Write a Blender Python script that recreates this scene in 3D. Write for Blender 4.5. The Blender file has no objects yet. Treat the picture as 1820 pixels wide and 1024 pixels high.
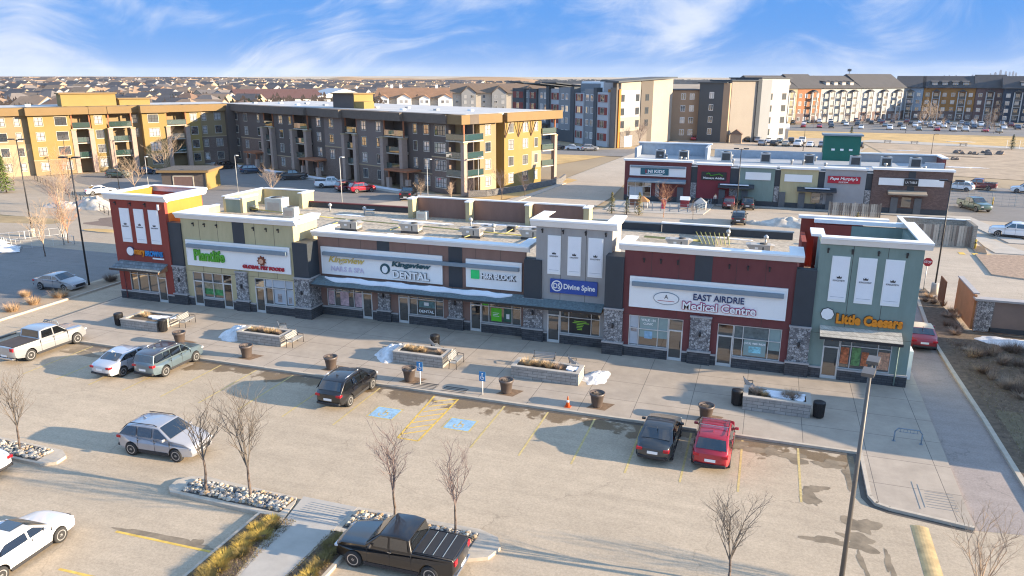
import bpy, bmesh, math, random
from mathutils import Vector, Matrix
R=math.radians
sc=bpy.context.scene; col=sc.collection
# ---------------- camera ----------------
CP,CY,CR=.273488,-.324945,.00206
F=Vector((math.sin(CY)*math.cos(CP),math.cos(CY)*math.cos(CP),-math.sin(CP)))
rt=Vector((math.cos(CY),-math.sin(CY),0)); up=rt.cross(F)
rt2=rt*math.cos(CR)+up*math.sin(CR); up2=up*math.cos(CR)-rt*math.sin(CR)
cd=bpy.data.cameras.new('camera'); cam=bpy.data.objects.new('camera',cd); col.objects.link(cam)
cam.matrix_world=Matrix(((rt2.x,up2.x,-F.x,0),(rt2.y,up2.y,-F.y,0),(rt2.z,up2.z,-F.z,18.5),(0,0,0,1)))
cd.sensor_width=36; cd.lens=1337.98/1820*36; cd.clip_end=40000; cd.clip_start=.5
sc.camera=cam
# ---------------- sun and sky ----------------
SUN=Vector((4.1,.33,1)).normalized(); EL=math.asin(SUN.z); AZ=math.atan2(SUN.x,SUN.y)
sd=bpy.data.lights.new('sun','SUN'); sd.energy=5.0; sd.angle=R(.5); sd.color=(1,.80,.56)
so=bpy.data.objects.new('sun',sd); col.objects.link(so); so.rotation_euler=SUN.to_track_quat('Z','Y').to_euler(); so.location=(60,0,60)
w=bpy.data.worlds.new('World'); sc.world=w; w.use_nodes=True
N=w.node_tree.nodes; Lk=w.node_tree.links; N.clear()
def nd(t,N=N,**k):
    n=N.new(t)
    for a,b in k.items(): setattr(n,a,b)
    return n
def mth(op,a,b=None,N=N,L=Lk,c=None):
    n=N.new('ShaderNodeMath'); n.operation=op
    for i,x in enumerate((a,b,c)):
        if x is None: continue
        if isinstance(x,(int,float)): n.inputs[i].default_value=x
        else: L.new(x,n.inputs[i])
    return n.outputs[0]
sky=nd('ShaderNodeTexSky',sky_type='NISHITA',sun_disc=False,sun_elevation=EL,sun_rotation=AZ,altitude=1100,air_density=1.0,dust_density=.6,ozone_density=2.5)
tc=nd('ShaderNodeTexCoord'); sx=nd('ShaderNodeSeparateXYZ'); Lk.new(tc.outputs['Generated'],sx.inputs[0])
elv=mth('ARCSINE',sx.outputs[2]); azm=mth('ARCTAN2',sx.outputs[0],sx.outputs[1])
def noise(u,v,scale,detail=8,dist=0,rough=.55,w3=0):
    c=nd('ShaderNodeCombineXYZ'); Lk.new(u,c.inputs[0]); Lk.new(v,c.inputs[1]); c.inputs[2].default_value=w3
    n=nd('ShaderNodeTexNoise'); n.inputs['Scale'].default_value=scale; n.inputs['Detail'].default_value=detail; n.inputs['Roughness'].default_value=rough; n.inputs['Distortion'].default_value=dist
    Lk.new(c.outputs[0],n.inputs['Vector']); return n.outputs['Fac']
def ramp(x,a,b,N=N,L=Lk):
    m=N.new('ShaderNodeMapRange'); m.interpolation_type='SMOOTHSTEP'; L.new(x,m.inputs[0]); m.inputs[1].default_value=a; m.inputs[2].default_value=b; return m.outputs[0]
wp=mth('SUBTRACT',noise(azm,mth('MULTIPLY',elv,1.5),3.0,2,0,.5,8.3),.5)      # slow bend of the streaks
ub=mth('MULTIPLY_ADD',elv,.45,c=azm)
vb=mth('ADD',mth('MULTIPLY_ADD',azm,-.33,c=elv),mth('MULTIPLY',wp,.30))
c1=noise(mth('MULTIPLY',ub,3.2),mth('MULTIPLY',vb,12.0),1.0,9,.6,.62,1.7)
c2=noise(mth('MULTIPLY',ub,9.0),mth('MULTIPLY',vb,22.0),1.0,8,.7,.66,6.2)
big=noise(azm,mth('MULTIPLY',elv,2.0),5.2,3,.3,.5,4.4)
cl=mth('ADD',mth('MULTIPLY',c1,.72),mth('MULTIPLY',c2,.28))
cl=mth('ADD',cl,mth('MULTIPLY',mth('SUBTRACT',big,.5),.75))
cl=mth('POWER',ramp(cl,.40,.74),1.0)
cl=mth('MULTIPLY',cl,.95)
low=mth('POWER',2.718,mth('MULTIPLY',elv,-60.0))           # pale band near the horizon
low2=mth('SUBTRACT',1,ramp(elv,.12,.42,N,Lk)) # deeper blue of the lower sky
def mixc(f,a,b):
    m=nd('ShaderNodeMix',data_type='RGBA')
    (Lk.new(f,m.inputs[0]) if not isinstance(f,(int,float)) else setattr(m.inputs[0],'default_value',f))
    for i,x in ((6,a),(7,b)):
        if isinstance(x,tuple): m.inputs[i].default_value=(*x,1)
        else: Lk.new(x,m.inputs[i])
    return m.outputs[2]
SK=.15
skc=nd('ShaderNodeVectorMath',operation='MULTIPLY'); Lk.new(sky.outputs[0],skc.inputs[0]); skc.inputs[1].default_value=(1.3,1.40,1.38)
K=1/SK
s1=mixc(mth('MULTIPLY',low2,.97),skc.outputs[0],(.026*K,.108*K,.30*K))
s2=mixc(mth('MULTIPLY',low,.72),s1,(.20*K,.27*K,.36*K))
s3=mixc(cl,s2,(.28*K,.31*K,.37*K))
bg=nd('ShaderNodeBackground'); bg.inputs[1].default_value=SK; Lk.new(s3,bg.inputs[0])
ow=nd('ShaderNodeOutputWorld'); Lk.new(bg.outputs[0],ow.inputs[0])
sc.cycles.pixel_filter_type='BLACKMAN_HARRIS'; sc.cycles.filter_width=1.15
vs=sc.view_settings; vs.view_transform='Standard'; vs.look='None'; vs.exposure=1.48; vs.gamma=1
# ---------------- materials ----------------
MC={}
def newmat(name):
    m=bpy.data.materials.new(name); m.use_nodes=True; nt=m.node_tree; return m,nt,nt.nodes['Principled BSDF']
def var(nt,col,amp,scale,detail=6,coord='Object',stretch=None):
    t=nt.nodes.new('ShaderNodeTexCoord'); v=t.outputs[coord]
    if stretch:
        mp=nt.nodes.new('ShaderNodeMapping'); mp.inputs['Scale'].default_value=stretch; nt.links.new(v,mp.inputs[0]); v=mp.outputs[0]
    n=nt.nodes.new('ShaderNodeTexNoise'); n.inputs['Scale'].default_value=scale; n.inputs['Detail'].default_value=detail; n.inputs['Roughness'].default_value=.65
    nt.links.new(v,n.inputs['Vector'])
    m=nt.nodes.new('ShaderNodeMix'); m.data_type='RGBA'
    mr=nt.nodes.new('ShaderNodeMapRange'); mr.inputs[1].default_value=.3; mr.inputs[2].default_value=.7; nt.links.new(n.outputs['Fac'],mr.inputs[0]); nt.links.new(mr.outputs[0],m.inputs[0])
    m.inputs[6].default_value=(*[c*(1-amp) for c in col],1); m.inputs[7].default_value=(*[min(1,c*(1+amp)) for c in col],1)
    return v,m.outputs[2],n.outputs['Fac']
def mat(name,c,rough=.8,amp=.12,scale=1.5,metal=0,bump=0,coat=0,spec=.5,bs=40,stretch=None):
    if name in MC: return MC[name]
    m,nt,b=newmat(name); v,o,f=var(nt,c,amp,scale,stretch=stretch)
    nt.links.new(o,b.inputs['Base Color']); b.inputs['Roughness'].default_value=rough; b.inputs['Metallic'].default_value=metal
    b.inputs['Coat Weight'].default_value=coat; b.inputs['Coat Roughness'].default_value=.03; b.inputs['Specular IOR Level'].default_value=spec
    if bump:
        n=nt.nodes.new('ShaderNodeTexNoise'); n.inputs['Scale'].default_value=bs; n.inputs['Detail'].default_value=3; nt.links.new(v,n.inputs['Vector'])
        bp=nt.nodes.new('ShaderNodeBump'); bp.inputs['Strength'].default_value=bump; bp.inputs['Distance'].default_value=.02
        nt.links.new(n.outputs['Fac'],bp.inputs['Height']); nt.links.new(bp.outputs[0],b.inputs['Normal'])
    MC[name]=m; return m
def glassm(name,c=(.03,.035,.04),refl=.3,rough=.02,rnd=0,c2=(.5,.5,.48)):
    if name in MC: return MC[name]
    m,nt,b=newmat(name); b.inputs['Base Color'].default_value=(*c,1); b.inputs['Roughness'].default_value=rough; b.inputs['Specular IOR Level'].default_value=.8
    if rnd:
        oi=nt.nodes.new('ShaderNodeObjectInfo'); mr=ramp(oi.outputs['Random'],.35,.75,nt.nodes,nt.links)
        mx=nt.nodes.new('ShaderNodeMix'); mx.data_type='RGBA'; nt.links.new(mr,mx.inputs[0]); mx.inputs[6].default_value=(*c,1); mx.inputs[7].default_value=(*c2,1); nt.links.new(mx.outputs[2],b.inputs['Base Color'])
    g=nt.nodes.new('ShaderNodeBsdfGlossy'); g.inputs['Roughness'].default_value=.02; g.inputs[0].default_value=(.85,.85,.85,1)
    mx=nt.nodes.new('ShaderNodeMixShader'); mx.inputs[0].default_value=refl; nt.links.new(b.outputs[0],mx.inputs[1]); nt.links.new(g.outputs[0],mx.inputs[2]); nt.links.new(mx.outputs[0],nt.nodes['Material Output'].inputs[0])
    MC[name]=m; return m
def brickm(name,c1,c2,mortar,bw,rh,ms=.02,rough=.85,flat=False,amp=.2,offset=.5,bump=.4):
    if name in MC: return MC[name]
    m,nt,b=newmat(name); L=nt.links
    t=nt.nodes.new('ShaderNodeTexCoord'); v=t.outputs['Object']
    if not flat:
        s=nt.nodes.new('ShaderNodeSeparateXYZ'); L.new(v,s.inputs[0]); c=nt.nodes.new('ShaderNodeCombineXYZ')
        L.new(mth('ADD',s.outputs[0],s.outputs[1],nt.nodes,L),c.inputs[0]); L.new(s.outputs[2],c.inputs[1]); v=c.outputs[0]
    br=nt.nodes.new('ShaderNodeTexBrick'); br.offset=offset; L.new(v,br.inputs['Vector']); br.inputs['Scale'].default_value=1
    br.inputs['Color1'].default_value=(*c1,1); br.inputs['Color2'].default_value=(*c2,1); br.inputs['Mortar'].default_value=(*mortar,1)
    br.inputs['Brick Width'].default_value=bw; br.inputs['Row Height'].default_value=rh; br.inputs['Mortar Size'].default_value=ms; br.inputs['Mortar Smooth'].default_value=.1
    n=nt.nodes.new('ShaderNodeTexNoise'); n.inputs['Scale'].default_value=.7 if flat else 3; n.inputs['Detail'].default_value=7; n.inputs['Roughness'].default_value=.7; L.new(t.outputs['Object'],n.inputs['Vector'])
    mr=nt.nodes.new('ShaderNodeMapRange'); L.new(n.outputs['Fac'],mr.inputs[0]); mr.inputs[1].default_value=.3; mr.inputs[2].default_value=.7; mr.inputs[3].default_value=1-amp; mr.inputs[4].default_value=1+amp
    vm=nt.nodes.new('ShaderNodeVectorMath'); vm.operation='SCALE'; L.new(br.outputs['Color'],vm.inputs[0]); L.new(mr.outputs[0],vm.inputs['Scale']); L.new(vm.outputs[0],b.inputs['Base Color'])
    b.inputs['Roughness'].default_value=rough
    bp=nt.nodes.new('ShaderNodeBump'); bp.inputs['Strength'].default_value=bump; bp.inputs['Distance'].default_value=-.02; L.new(br.outputs['Fac'],bp.inputs['Height']); L.new(bp.outputs[0],b.inputs['Normal'])
    MC[name]=m; return m
def stonem(name,ca,cb,scale,edge=.06,gap=(.05,.05,.05)):
    if name in MC: return MC[name]
    m,nt,b=newmat(name); L=nt.links; t=nt.nodes.new('ShaderNodeTexCoord')
    v1=nt.nodes.new('ShaderNodeTexVoronoi'); v1.feature='F1'; v1.inputs['Scale'].default_value=scale; L.new(t.outputs['Object'],v1.inputs['Vector'])
    v2=nt.nodes.new('ShaderNodeTexVoronoi'); v2.feature='DISTANCE_TO_EDGE'; v2.inputs['Scale'].default_value=scale; L.new(t.outputs['Object'],v2.inputs['Vector'])
    s=nt.nodes.new('ShaderNodeSeparateColor'); L.new(v1.outputs['Color'],s.inputs[0])
    m1=nt.nodes.new('ShaderNodeMix'); m1.data_type='RGBA'; L.new(s.outputs[0],m1.inputs[0]); m1.inputs[6].default_value=(*ca,1); m1.inputs[7].default_value=(*cb,1)
    m2=nt.nodes.new('ShaderNodeMix'); m2.data_type='RGBA'; L.new(ramp(v2.outputs['Distance'],0.01,edge,nt.nodes,L),m2.inputs[0]); m2.inputs[6].default_value=(*gap,1); L.new(m1.outputs[2],m2.inputs[7])
    L.new(m2.outputs[2],b.inputs['Base Color']); b.inputs['Roughness'].default_value=.85
    bp=nt.nodes.new('ShaderNodeBump'); bp.inputs['Distance'].default_value=.04; bp.inputs['Strength'].default_value=.8; L.new(v2.outputs['Distance'],bp.inputs['Height']); L.new(bp.outputs[0],b.inputs['Normal'])
    MC[name]=m; return m
def asphaltm(name,c,patch=True,wet=False):
    m,nt,b=newmat(name); L=nt.links; NN=nt.nodes
    v,o,f=var(nt,c,.10,.12,8)
    def nz(scale,detail=4,rough=.6,stretch=None):
        vv=v
        if stretch:
            mp=NN.new('ShaderNodeMapping'); mp.inputs['Scale'].default_value=stretch; L.new(v,mp.inputs[0]); vv=mp.outputs[0]
        n=NN.new('ShaderNodeTexNoise'); n.inputs['Scale'].default_value=scale; n.inputs['Detail'].default_value=detail; n.inputs['Roughness'].default_value=rough; L.new(vv,n.inputs['Vector']); return n.outputs['Fac']
    def mul(col_,fac,lo,hi):
        mr=NN.new('ShaderNodeMapRange'); L.new(fac,mr.inputs[0]); mr.inputs[1].default_value=.25; mr.inputs[2].default_value=.75; mr.inputs[3].default_value=lo; mr.inputs[4].default_value=hi
        vm=NN.new('ShaderNodeVectorMath'); vm.operation='SCALE'; L.new(col_,vm.inputs[0]); L.new(mr.outputs[0],vm.inputs['Scale']); return vm.outputs[0]
    o=mul(o,nz(9,6,.85),.70,1.28); o=mul(o,nz(1.3,7,.75),.90,1.09); o=mul(o,nz(.35,6,.75,(1.0,6.0,1)),.93,1.05); o=mul(o,nz(1.0,4,.6,(.12,1.6,1)),.92,1.06)
    # hairline cracks: the edges of very large voronoi cells, broken up by noise
    wv=NN.new('ShaderNodeVectorMath'); wv.operation='ADD'; nc=NN.new('ShaderNodeTexNoise'); nc.inputs['Scale'].default_value=.6; nc.inputs['Detail'].default_value=5; L.new(v,nc.inputs['Vector'])
    sc_=NN.new('ShaderNodeVectorMath'); sc_.operation='SCALE'; L.new(nc.outputs['Color'],sc_.inputs[0]); sc_.inputs['Scale'].default_value=2.2
    L.new(v,wv.inputs[0]); L.new(sc_.outputs[0],wv.inputs[1])
    vo=NN.new('ShaderNodeTexVoronoi'); vo.feature='DISTANCE_TO_EDGE'; vo.inputs['Scale'].default_value=.085; L.new(wv.outputs[0],vo.inputs['Vector'])
    cr=ramp(vo.outputs['Distance'],.0005,.0035,NN,L)
    g=ramp(nz(.25,3),.42,.56,NN,L); cr=mth('MAXIMUM',cr,mth('SUBTRACT',1,g,NN,L),NN,L)
    def darken(col_,k,fac,tint=(1,1,1)):
        mx=NN.new('ShaderNodeMix'); mx.data_type='RGBA'; L.new(fac,mx.inputs[0]); L.new(col_,mx.inputs[6])
        vm=NN.new('ShaderNodeVectorMath'); vm.operation='MULTIPLY'; L.new(col_,vm.inputs[0]); vm.inputs[1].default_value=[k*t for t in tint]; L.new(vm.outputs[0],mx.inputs[7]); return mx.outputs[2]
    o=darken(o,.80,mth('SUBTRACT',1,cr,NN,L))
    rgh=.9
    if wet:   # melt water stains along the front kerb (y about 38)
        s=NN.new('ShaderNodeSeparateXYZ'); L.new(v,s.inputs[0])
        band=mth('MULTIPLY',ramp(s.outputs[1],36.0,38.1,NN,L),mth('SUBTRACT',1,ramp(s.outputs[1],38.9,39.2,NN,L),NN,L),NN,L)
        xr=mth('MULTIPLY',ramp(s.outputs[0],-47,-44,NN,L),mth('SUBTRACT',1,ramp(s.outputs[0],5.4,6.2,NN,L),NN,L),NN,L)
        pt=mth('ADD',nz(.55,5,.6),mth('MULTIPLY',band,.30,NN,L),NN,L)
        wm=mth('MULTIPLY',mth('MULTIPLY',ramp(pt,.70,.76,NN,L),ramp(band,.02,.15,NN,L),NN,L),xr,NN,L)
        o=darken(o,.45,wm,(1,.88,.72))
        mr=NN.new('ShaderNodeMapRange'); L.new(wm,mr.inputs[0]); mr.inputs[3].default_value=.9; mr.inputs[4].default_value=.45; L.new(mr.outputs[0],b.inputs['Roughness'])
        # small scattered stains
        sp=ramp(nz(.42,4,.75,(1.0,.8,1)),.725,.74,NN,L)
        o=darken(o,.6,sp,(1,.92,.82))
    else: b.inputs['Roughness'].default_value=rgh
    L.new(o,b.inputs['Base Color']); b.inputs['Specular IOR Level'].default_value=.3
    n=NN.new('ShaderNodeTexNoise'); n.inputs['Scale'].default_value=60; L.new(v,n.inputs['Vector']); bp=NN.new('ShaderNodeBump'); bp.inputs['Strength'].default_value=.25; bp.inputs['Distance'].default_value=.01; L.new(n.outputs['Fac'],bp.inputs['Height']); L.new(bp.outputs[0],b.inputs['Normal'])
    return m
A_LOT=asphaltm('asphalt_lot',(.465,.378,.275),wet=True)
A_REAR=asphaltm('concrete_road',(.46,.385,.30))
A_FAR=asphaltm('asphalt_far',(.22,.205,.19))
PAVE=brickm('paving',(.40,.335,.265),(.375,.315,.25),(.15,.13,.11),3.05,2.75,.018,.85,True,.15,0,.1)
CONC=mat('concrete',(.42,.385,.335),.9,.12,.8,bump=.1)
KERB=mat('kerb_concrete',(.46,.40,.32),.9,.15,2)
GRASS=mat('dry_grass',(.34,.25,.13),1,.35,.25,bump=.5,bs=6)
GRASS2=mat('golden_grass',(.50,.33,.13),1,.25,.2,bump=.4,bs=6)
MULCH=mat('mulch',(.13,.095,.065),1,.45,3,bump=.8,bs=12)
DIRT=mat('dirt_gravel',(.38,.29,.20),1,.25,.3,bump=.6,bs=8)
SNOW=mat('snow',(.80,.82,.86),.7,.06,2,bump=.5,bs=8)
YEL=mat('yellow_paint',(.66,.44,.09),.8,.3,3)
YELW=mat('worn_yellow_paint',(.52,.40,.17),.85,.25,6)
BLU=mat('blue_paint',(.26,.42,.56),.8,.25,5)
WHT=mat('white_trim',(.82,.82,.80),.6,.05,.6)
WHT2=mat('white_panel',(.82,.82,.80),.5,.04,.4)
GTR=mat('grey_trim',(.20,.25,.29),.6,.08,1)
DARKP=mat('charcoal_panel',(.033,.042,.052),.6,.12,.6)
STN=stonem('stone_veneer',(.13,.125,.13),(.46,.45,.44),6.5,.08)
BASE=brickm('dark_block',(.045,.047,.052),(.075,.075,.08),(.02,.02,.02),.6,.155,.012,.8,amp=.3)
CAP=mat('stone_cap',(.38,.36,.35),.8,.1,2)
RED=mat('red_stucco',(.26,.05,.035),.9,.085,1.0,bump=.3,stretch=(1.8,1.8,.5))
ORG=mat('sunlit_red_stucco',(.62,.20,.035),.9,.085,1.0,bump=.3,stretch=(1.8,1.8,.5))  # sunlit look of the red tower's sun-facing sides, put into the colour
BEI=mat('beige_stucco',(.46,.40,.235),.9,.085,1.0,bump=.3,stretch=(1.8,1.8,.5))
BRN=mat('brown_stucco',(.235,.14,.11),.9,.085,1.0,bump=.3,stretch=(1.8,1.8,.5))
GRY=mat('grey_stucco',(.34,.325,.31),.9,.085,1.0,bump=.3,stretch=(1.8,1.8,.5))
MAR=mat('maroon_stucco',(.155,.045,.045),.9,.085,1.0,bump=.3,stretch=(1.8,1.8,.5))
GRN=mat('sage_stucco',(.20,.265,.235),.9,.085,1.0,bump=.3,stretch=(1.8,1.8,.5))
SHIN=brickm('shingles',(.16,.19,.20),(.24,.27,.28),(.09,.10,.11),.33,.16,.012,.9,amp=.25)
SHIN2=brickm('tan_shingles',(.42,.40,.34),(.52,.49,.42),(.25,.24,.21),.33,.16,.012,.9,amp=.2)
ALU=mat('aluminium_frame',(.62,.62,.60),.45,.05,1,metal=.3)
GLS=glassm('shop_glass',(.022,.022,.022),.17)
GLSA=glassm('apartment_glass',(.04,.05,.06),.28,.03,1,(.55,.55,.54))
GLG=glassm('green_balcony_glass',(.035,.075,.065),.22)
BLK=mat('black_metal',(.02,.02,.022),.5,.1,2)
WOOD=mat('timber',(.30,.15,.075),.8,.2,2)
GRAV=mat('roof_gravel',(.42,.36,.28),1,.42,3.5,bump=.9,bs=25)
MEMB=mat('roof_membrane',(.50,.49,.47),.8,.12,.3)
GALV=mat('galvanised',(.42,.43,.43),.5,.12,2,metal=.4)
BARK=mat('bark',(.14,.105,.085),.9,.25,6)
TWIG=mat('twigs',(.16,.135,.11),.9,.2,4)
# ---------------- mesh builder ----------------
class MB:
    def __init__(s): s.v=[];s.f=[];s.mi=[];s.ms=[];s.sm=[]
    def k(s,m):
        if m not in s.ms: s.ms.append(m)
        return s.ms.index(m)
    def add(s,vs,fs,m,smooth=False):
        b=len(s.v); s.v+=[tuple(p) for p in vs]; k=s.k(m)
        for f in fs: s.f.append([b+i for i in f]); s.mi.append(k); s.sm.append(smooth)
        return s
    def box(s,x0,x1,y0,y1,z0,z1,m):
        return s.add([(x,y,z) for z in (z0,z1) for y in (y0,y1) for x in (x0,x1)],[(0,2,3,1),(4,5,7,6),(0,1,5,4),(2,6,7,3),(0,4,6,2),(1,3,7,5)],m)
    def cb(s,c,d,m): return s.box(c[0]-d[0]/2,c[0]+d[0]/2,c[1]-d[1]/2,c[1]+d[1]/2,c[2]-d[2]/2,c[2]+d[2]/2,m)
    def quad(s,a,b,c,d,m): return s.add([a,b,c,d],[(0,1,2,3)],m)
    def prism(s,p,z0,z1,m,top=None):
        n=len(p); s.add([(x,y,z0) for x,y in p]+[(x,y,z1) for x,y in p],[tuple(range(n))[::-1]]+[(i,(i+1)%n,n+(i+1)%n,n+i) for i in range(n)],m)
        return s.add([(x,y,z1) for x,y in p],[tuple(range(n))],top or m)
    def prismY(s,p,y0,y1,m):
        n=len(p); return s.add([(x,y0,z) for x,z in p]+[(x,y1,z) for x,z in p],[tuple(range(n)),tuple(range(n,2*n))[::-1]]+[(i,(i+1)%n,n+(i+1)%n,n+i) for i in range(n)],m)
    def prismX(s,p,x0,x1,m):
        n=len(p); return s.add([(x0,y,z) for y,z in p]+[(x1,y,z) for y,z in p],[tuple(range(n)),tuple(range(n,2*n))[::-1]]+[(i,(i+1)%n,n+(i+1)%n,n+i) for i in range(n)],m)
    def tube(s,p0,p1,r0,r1=None,m=None,n=6,cap=True):
        r1=r0 if r1 is None else r1; p0=Vector(p0);p1=Vector(p1); d=(p1-p0)
        if d.length<1e-6: return s
        d.normalize(); a=d.orthogonal().normalized(); b=d.cross(a)
        vs=[p+(a*math.cos(t)+b*math.sin(t))*r for p,r in ((p0,r0),(p1,r1)) for t in [2*math.pi*i/n for i in range(n)]]
        fs=[(i,(i+1)%n,n+(i+1)%n,n+i) for i in range(n)]
        if cap: fs+=[tuple(range(n))[::-1],tuple(range(n,2*n))]
        return s.add(vs,fs,m,n>5)
    def path(s,ps,r,m,n=6):
        for a,b in zip(ps,ps[1:]): s.tube(a,b,r,r,m,n)
        return s
    def lathe(s,c,prof,m,n=20,ax='z'):
        def P(r,h,t):
            a,b=r*math.cos(t),r*math.sin(t)
            q={'z':(a,b,h),'y':(a,h,b),'x':(h,a,b)}[ax]; return (c[0]+q[0],c[1]+q[1],c[2]+q[2])
        vs=[P(r,h,2*math.pi*i/n) for r,h in prof for i in range(n)]; k=len(prof)
        fs=[(j*n+i,j*n+(i+1)%n,(j+1)*n+(i+1)%n,(j+1)*n+i) for j in range(k-1) for i in range(n)]+[tuple(range(n))[::-1],tuple(range((k-1)*n,k*n))]
        return s.add(vs,fs,m,True)
    def rock(s,c,r,m,rd,fl=.7):
        vs=[];
        for ph,rr in ((-.9,.5),(-.1,1),(.75,.62)):
            for i in range(6):
                t=i*math.pi/3+rd.uniform(-.25,.25)+ph; q=r*rr*rd.uniform(.8,1.15); vs.append((c[0]+q*math.cos(t),c[1]+q*math.sin(t),c[2]+r*fl*ph))
        vs.append((c[0],c[1],c[2]+r*fl))
        fs=[(j*6+i,j*6+(i+1)%6,j*6+6+(i+1)%6,j*6+6+i) for j in (0,1) for i in range(6)]+[(12+i,12+(i+1)%6,18) for i in range(6)]
        return s.add(vs,fs,m)
    def mesh(s,name,recalc=True):
        me=bpy.data.meshes.new(name); me.from_pydata(s.v,[],s.f)
        for m in s.ms: me.materials.append(m)
        me.polygons.foreach_set('material_index',s.mi); me.polygons.foreach_set('use_smooth',s.sm)
        if recalc:
            bm=bmesh.new(); bm.from_mesh(me); bmesh.ops.recalc_face_normals(bm,faces=bm.faces); bm.to_mesh(me); bm.free()
        me.update(); return me
    def build(s,name,parent=None,world=False,loc=None,label=None,recalc=True,bevel=0):
        o=bpy.data.objects.new(name,s.mesh(name,recalc)); col.objects.link(o)
        if parent is not None:
            o.parent=parent
            if world: o.location=-Vector(parent.location)
        if loc is not None: o.location=loc
        if label: o['label']=label
        if bevel:
            bv=o.modifiers.new('bevel','BEVEL'); bv.width=bevel; bv.segments=2; bv.limit_method='ANGLE'
        return o
def tag(o,label=None,cat=None,group=None,kind=None):
    if label: o['label']=label
    if cat: o['category']=cat
    if group: o['group']=group
    if kind: o['kind']=kind
    return o
def thing(name,label,cat,loc=(0,0,0),rz=0,group=None):
    o=bpy.data.objects.new(name,None); col.objects.link(o); o.location=loc; o.rotation_euler=(0,0,rz); o.empty_display_size=.3
    return tag(o,label,cat,group)
def inst(src,parent=None,loc=(0,0,0),rz=0,name=None):
    o=bpy.data.objects.new(name or src.name.split('.')[0],src if isinstance(src,bpy.types.Mesh) else src.data); col.objects.link(o); o.parent=parent; o.location=loc; o.rotation_euler=(0,0,rz); return o
def dup(root,loc,rz,label=None,group=None,cat=None):
    def cp(o,par):
        c=o.copy(); col.objects.link(c); c.parent=par
        for ch in list(o.children): cp(ch,c)
        return c
    r=cp(root,None); r.location=loc; r.rotation_euler=(0,0,rz)
    return tag(r,label,cat,group)
def struct(name,mb,**k): return tag(mb.build(name,**k),kind='structure')
def sheet(name,pts,z,m,kind='structure'): return tag(MB().add([(x,y,z) for x,y in pts],[tuple(range(len(pts)))],m).build(name),kind=kind)
def slab(name,pts,z1,m,h=.13,kind='structure',top=None): return tag(MB().prism(pts,z1-h,z1,m,top).build(name),kind=kind)
def blob(cx,cy,rx,ry,seed,n=28,amp=.22,rot=0):
    rd=random.Random(seed); ph=[rd.uniform(0,6.28) for _ in range(4)]; out=[]
    for i in range(n):
        t=2*math.pi*i/n; q=1+amp*(math.sin(2*t+ph[0])+.7*math.sin(3*t+ph[1])+.5*math.sin(5*t+ph[2])+.3*math.sin(9*t+ph[3]))
        x,y=rx*q*math.cos(t),ry*q*math.sin(t); out.append((cx+x*math.cos(rot)-y*math.sin(rot),cy+x*math.sin(rot)+y*math.cos(rot)))
    return out
def textmesh(body,x0,x1,z0,z1,y,m,bold=0,ext=.04,shear=0,name='lettering'):
    cu=bpy.data.curves.new('t','FONT'); cu.body=body; cu.extrude=ext/2; cu.offset=bold; cu.shear=shear; cu.resolution_u=3; cu.align_x='LEFT'
    o=bpy.data.objects.new('t',cu); col.objects.link(o); bpy.context.view_layer.update()
    me=bpy.data.meshes.new_from_object(o.evaluated_get(bpy.context.evaluated_depsgraph_get())); bpy.data.objects.remove(o); bpy.data.curves.remove(cu)
    xs=[v.co.x for v in me.vertices]; ys=[v.co.y for v in me.vertices]; a,b,c,d=min(xs),max(xs),min(ys),max(ys)
    for v in me.vertices:
        p=v.co.copy(); v.co=(x0+(p.x-a)/(b-a)*(x1-x0), y-p.z, z0+(p.y-c)/(d-c)*(z1-z0))
    me.materials.clear(); me.materials.append(m); me.name=name; return me
def text(parent,body,x0,x1,z0,z1,y,m,world=True,**k):
    me=textmesh(body,x0,x1,z0,z1,y,m,**k); o=bpy.data.objects.new('lettering',me); col.objects.link(o); o.parent=parent
    if world and parent.parent is None: o.location=-Vector(parent.location)
    return o
# ---------------- ground ----------------
rd=random.Random(7)
gm=MB()
ring=[0,60,150,400,900,1800,3000,4500,6400]; n=48
gm.add([(0,0,-.22)]+[(r*math.cos(2*math.pi*i/n),r*math.sin(2*math.pi*i/n),-.22) for r in ring[1:] for i in range(n)],
 [(0,1+i,1+(i+1)%n) for i in range(n)]+[(1+j*n+i,1+(j+1)*n+i,1+(j+1)*n+(i+1)%n,1+j*n+(i+1)%n) for j in range(len(ring)-2) for i in range(n)],mat('prairie_ground',(.36,.27,.165),1,.4,.006))
struct('ground',gm)
sheet('parking_lot',[(-130,-20),(60,-20),(60,69),(-130,69)],-.13,A_LOT)
sheet('rear_parking_lot',[(-60,69),(60,69),(60,116),(-18,116),(-24,106),(-60,106)],-.13,A_REAR)
sheet('right_lane',[(9.72,33.0),(12.95,33.5),(12.75,42),(12.5,60),(13.4,73),(10.2,69),(10.1,52),(9.93,43)],-.121,asphaltm('asphalt_lane',(.33,.28,.25)))
sheet('west_road',[(-130,38),(-59.3,38),(-59.3,62.5),(-130,62.5)],-.127,asphaltm('asphalt_slate',(.23,.215,.20)))
sheet('left_road',[(-140,62),(-60.5,62),(-60.5,90),(-140,112)],-.122,asphaltm('asphalt_pale',(.40,.33,.25)))
sheet('asphalt_patch',blob(-73,77.5,11,4.6,4,40,.2,.1),-.116,asphaltm('asphalt_brown',(.20,.15,.12)))
sheet('road_verge',[(-130,73),(-98,70.5),(-88,72.5),(-87,75.5),(-100,75.5),(-130,80)],-.112,GRASS)
slab('road_island',blob(-77.5,71.0,2.8,.9,3,24,.08),0.0,KERB,.13,top=GRASS2)
sheet('apartment_parking_lot',[(-60,90.5),(-60,96),(-51,109),(-70,118),(-112,137),(-129,112),(-118,104),(-98,96),(-88,90.5)],-.116,A_FAR)
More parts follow.
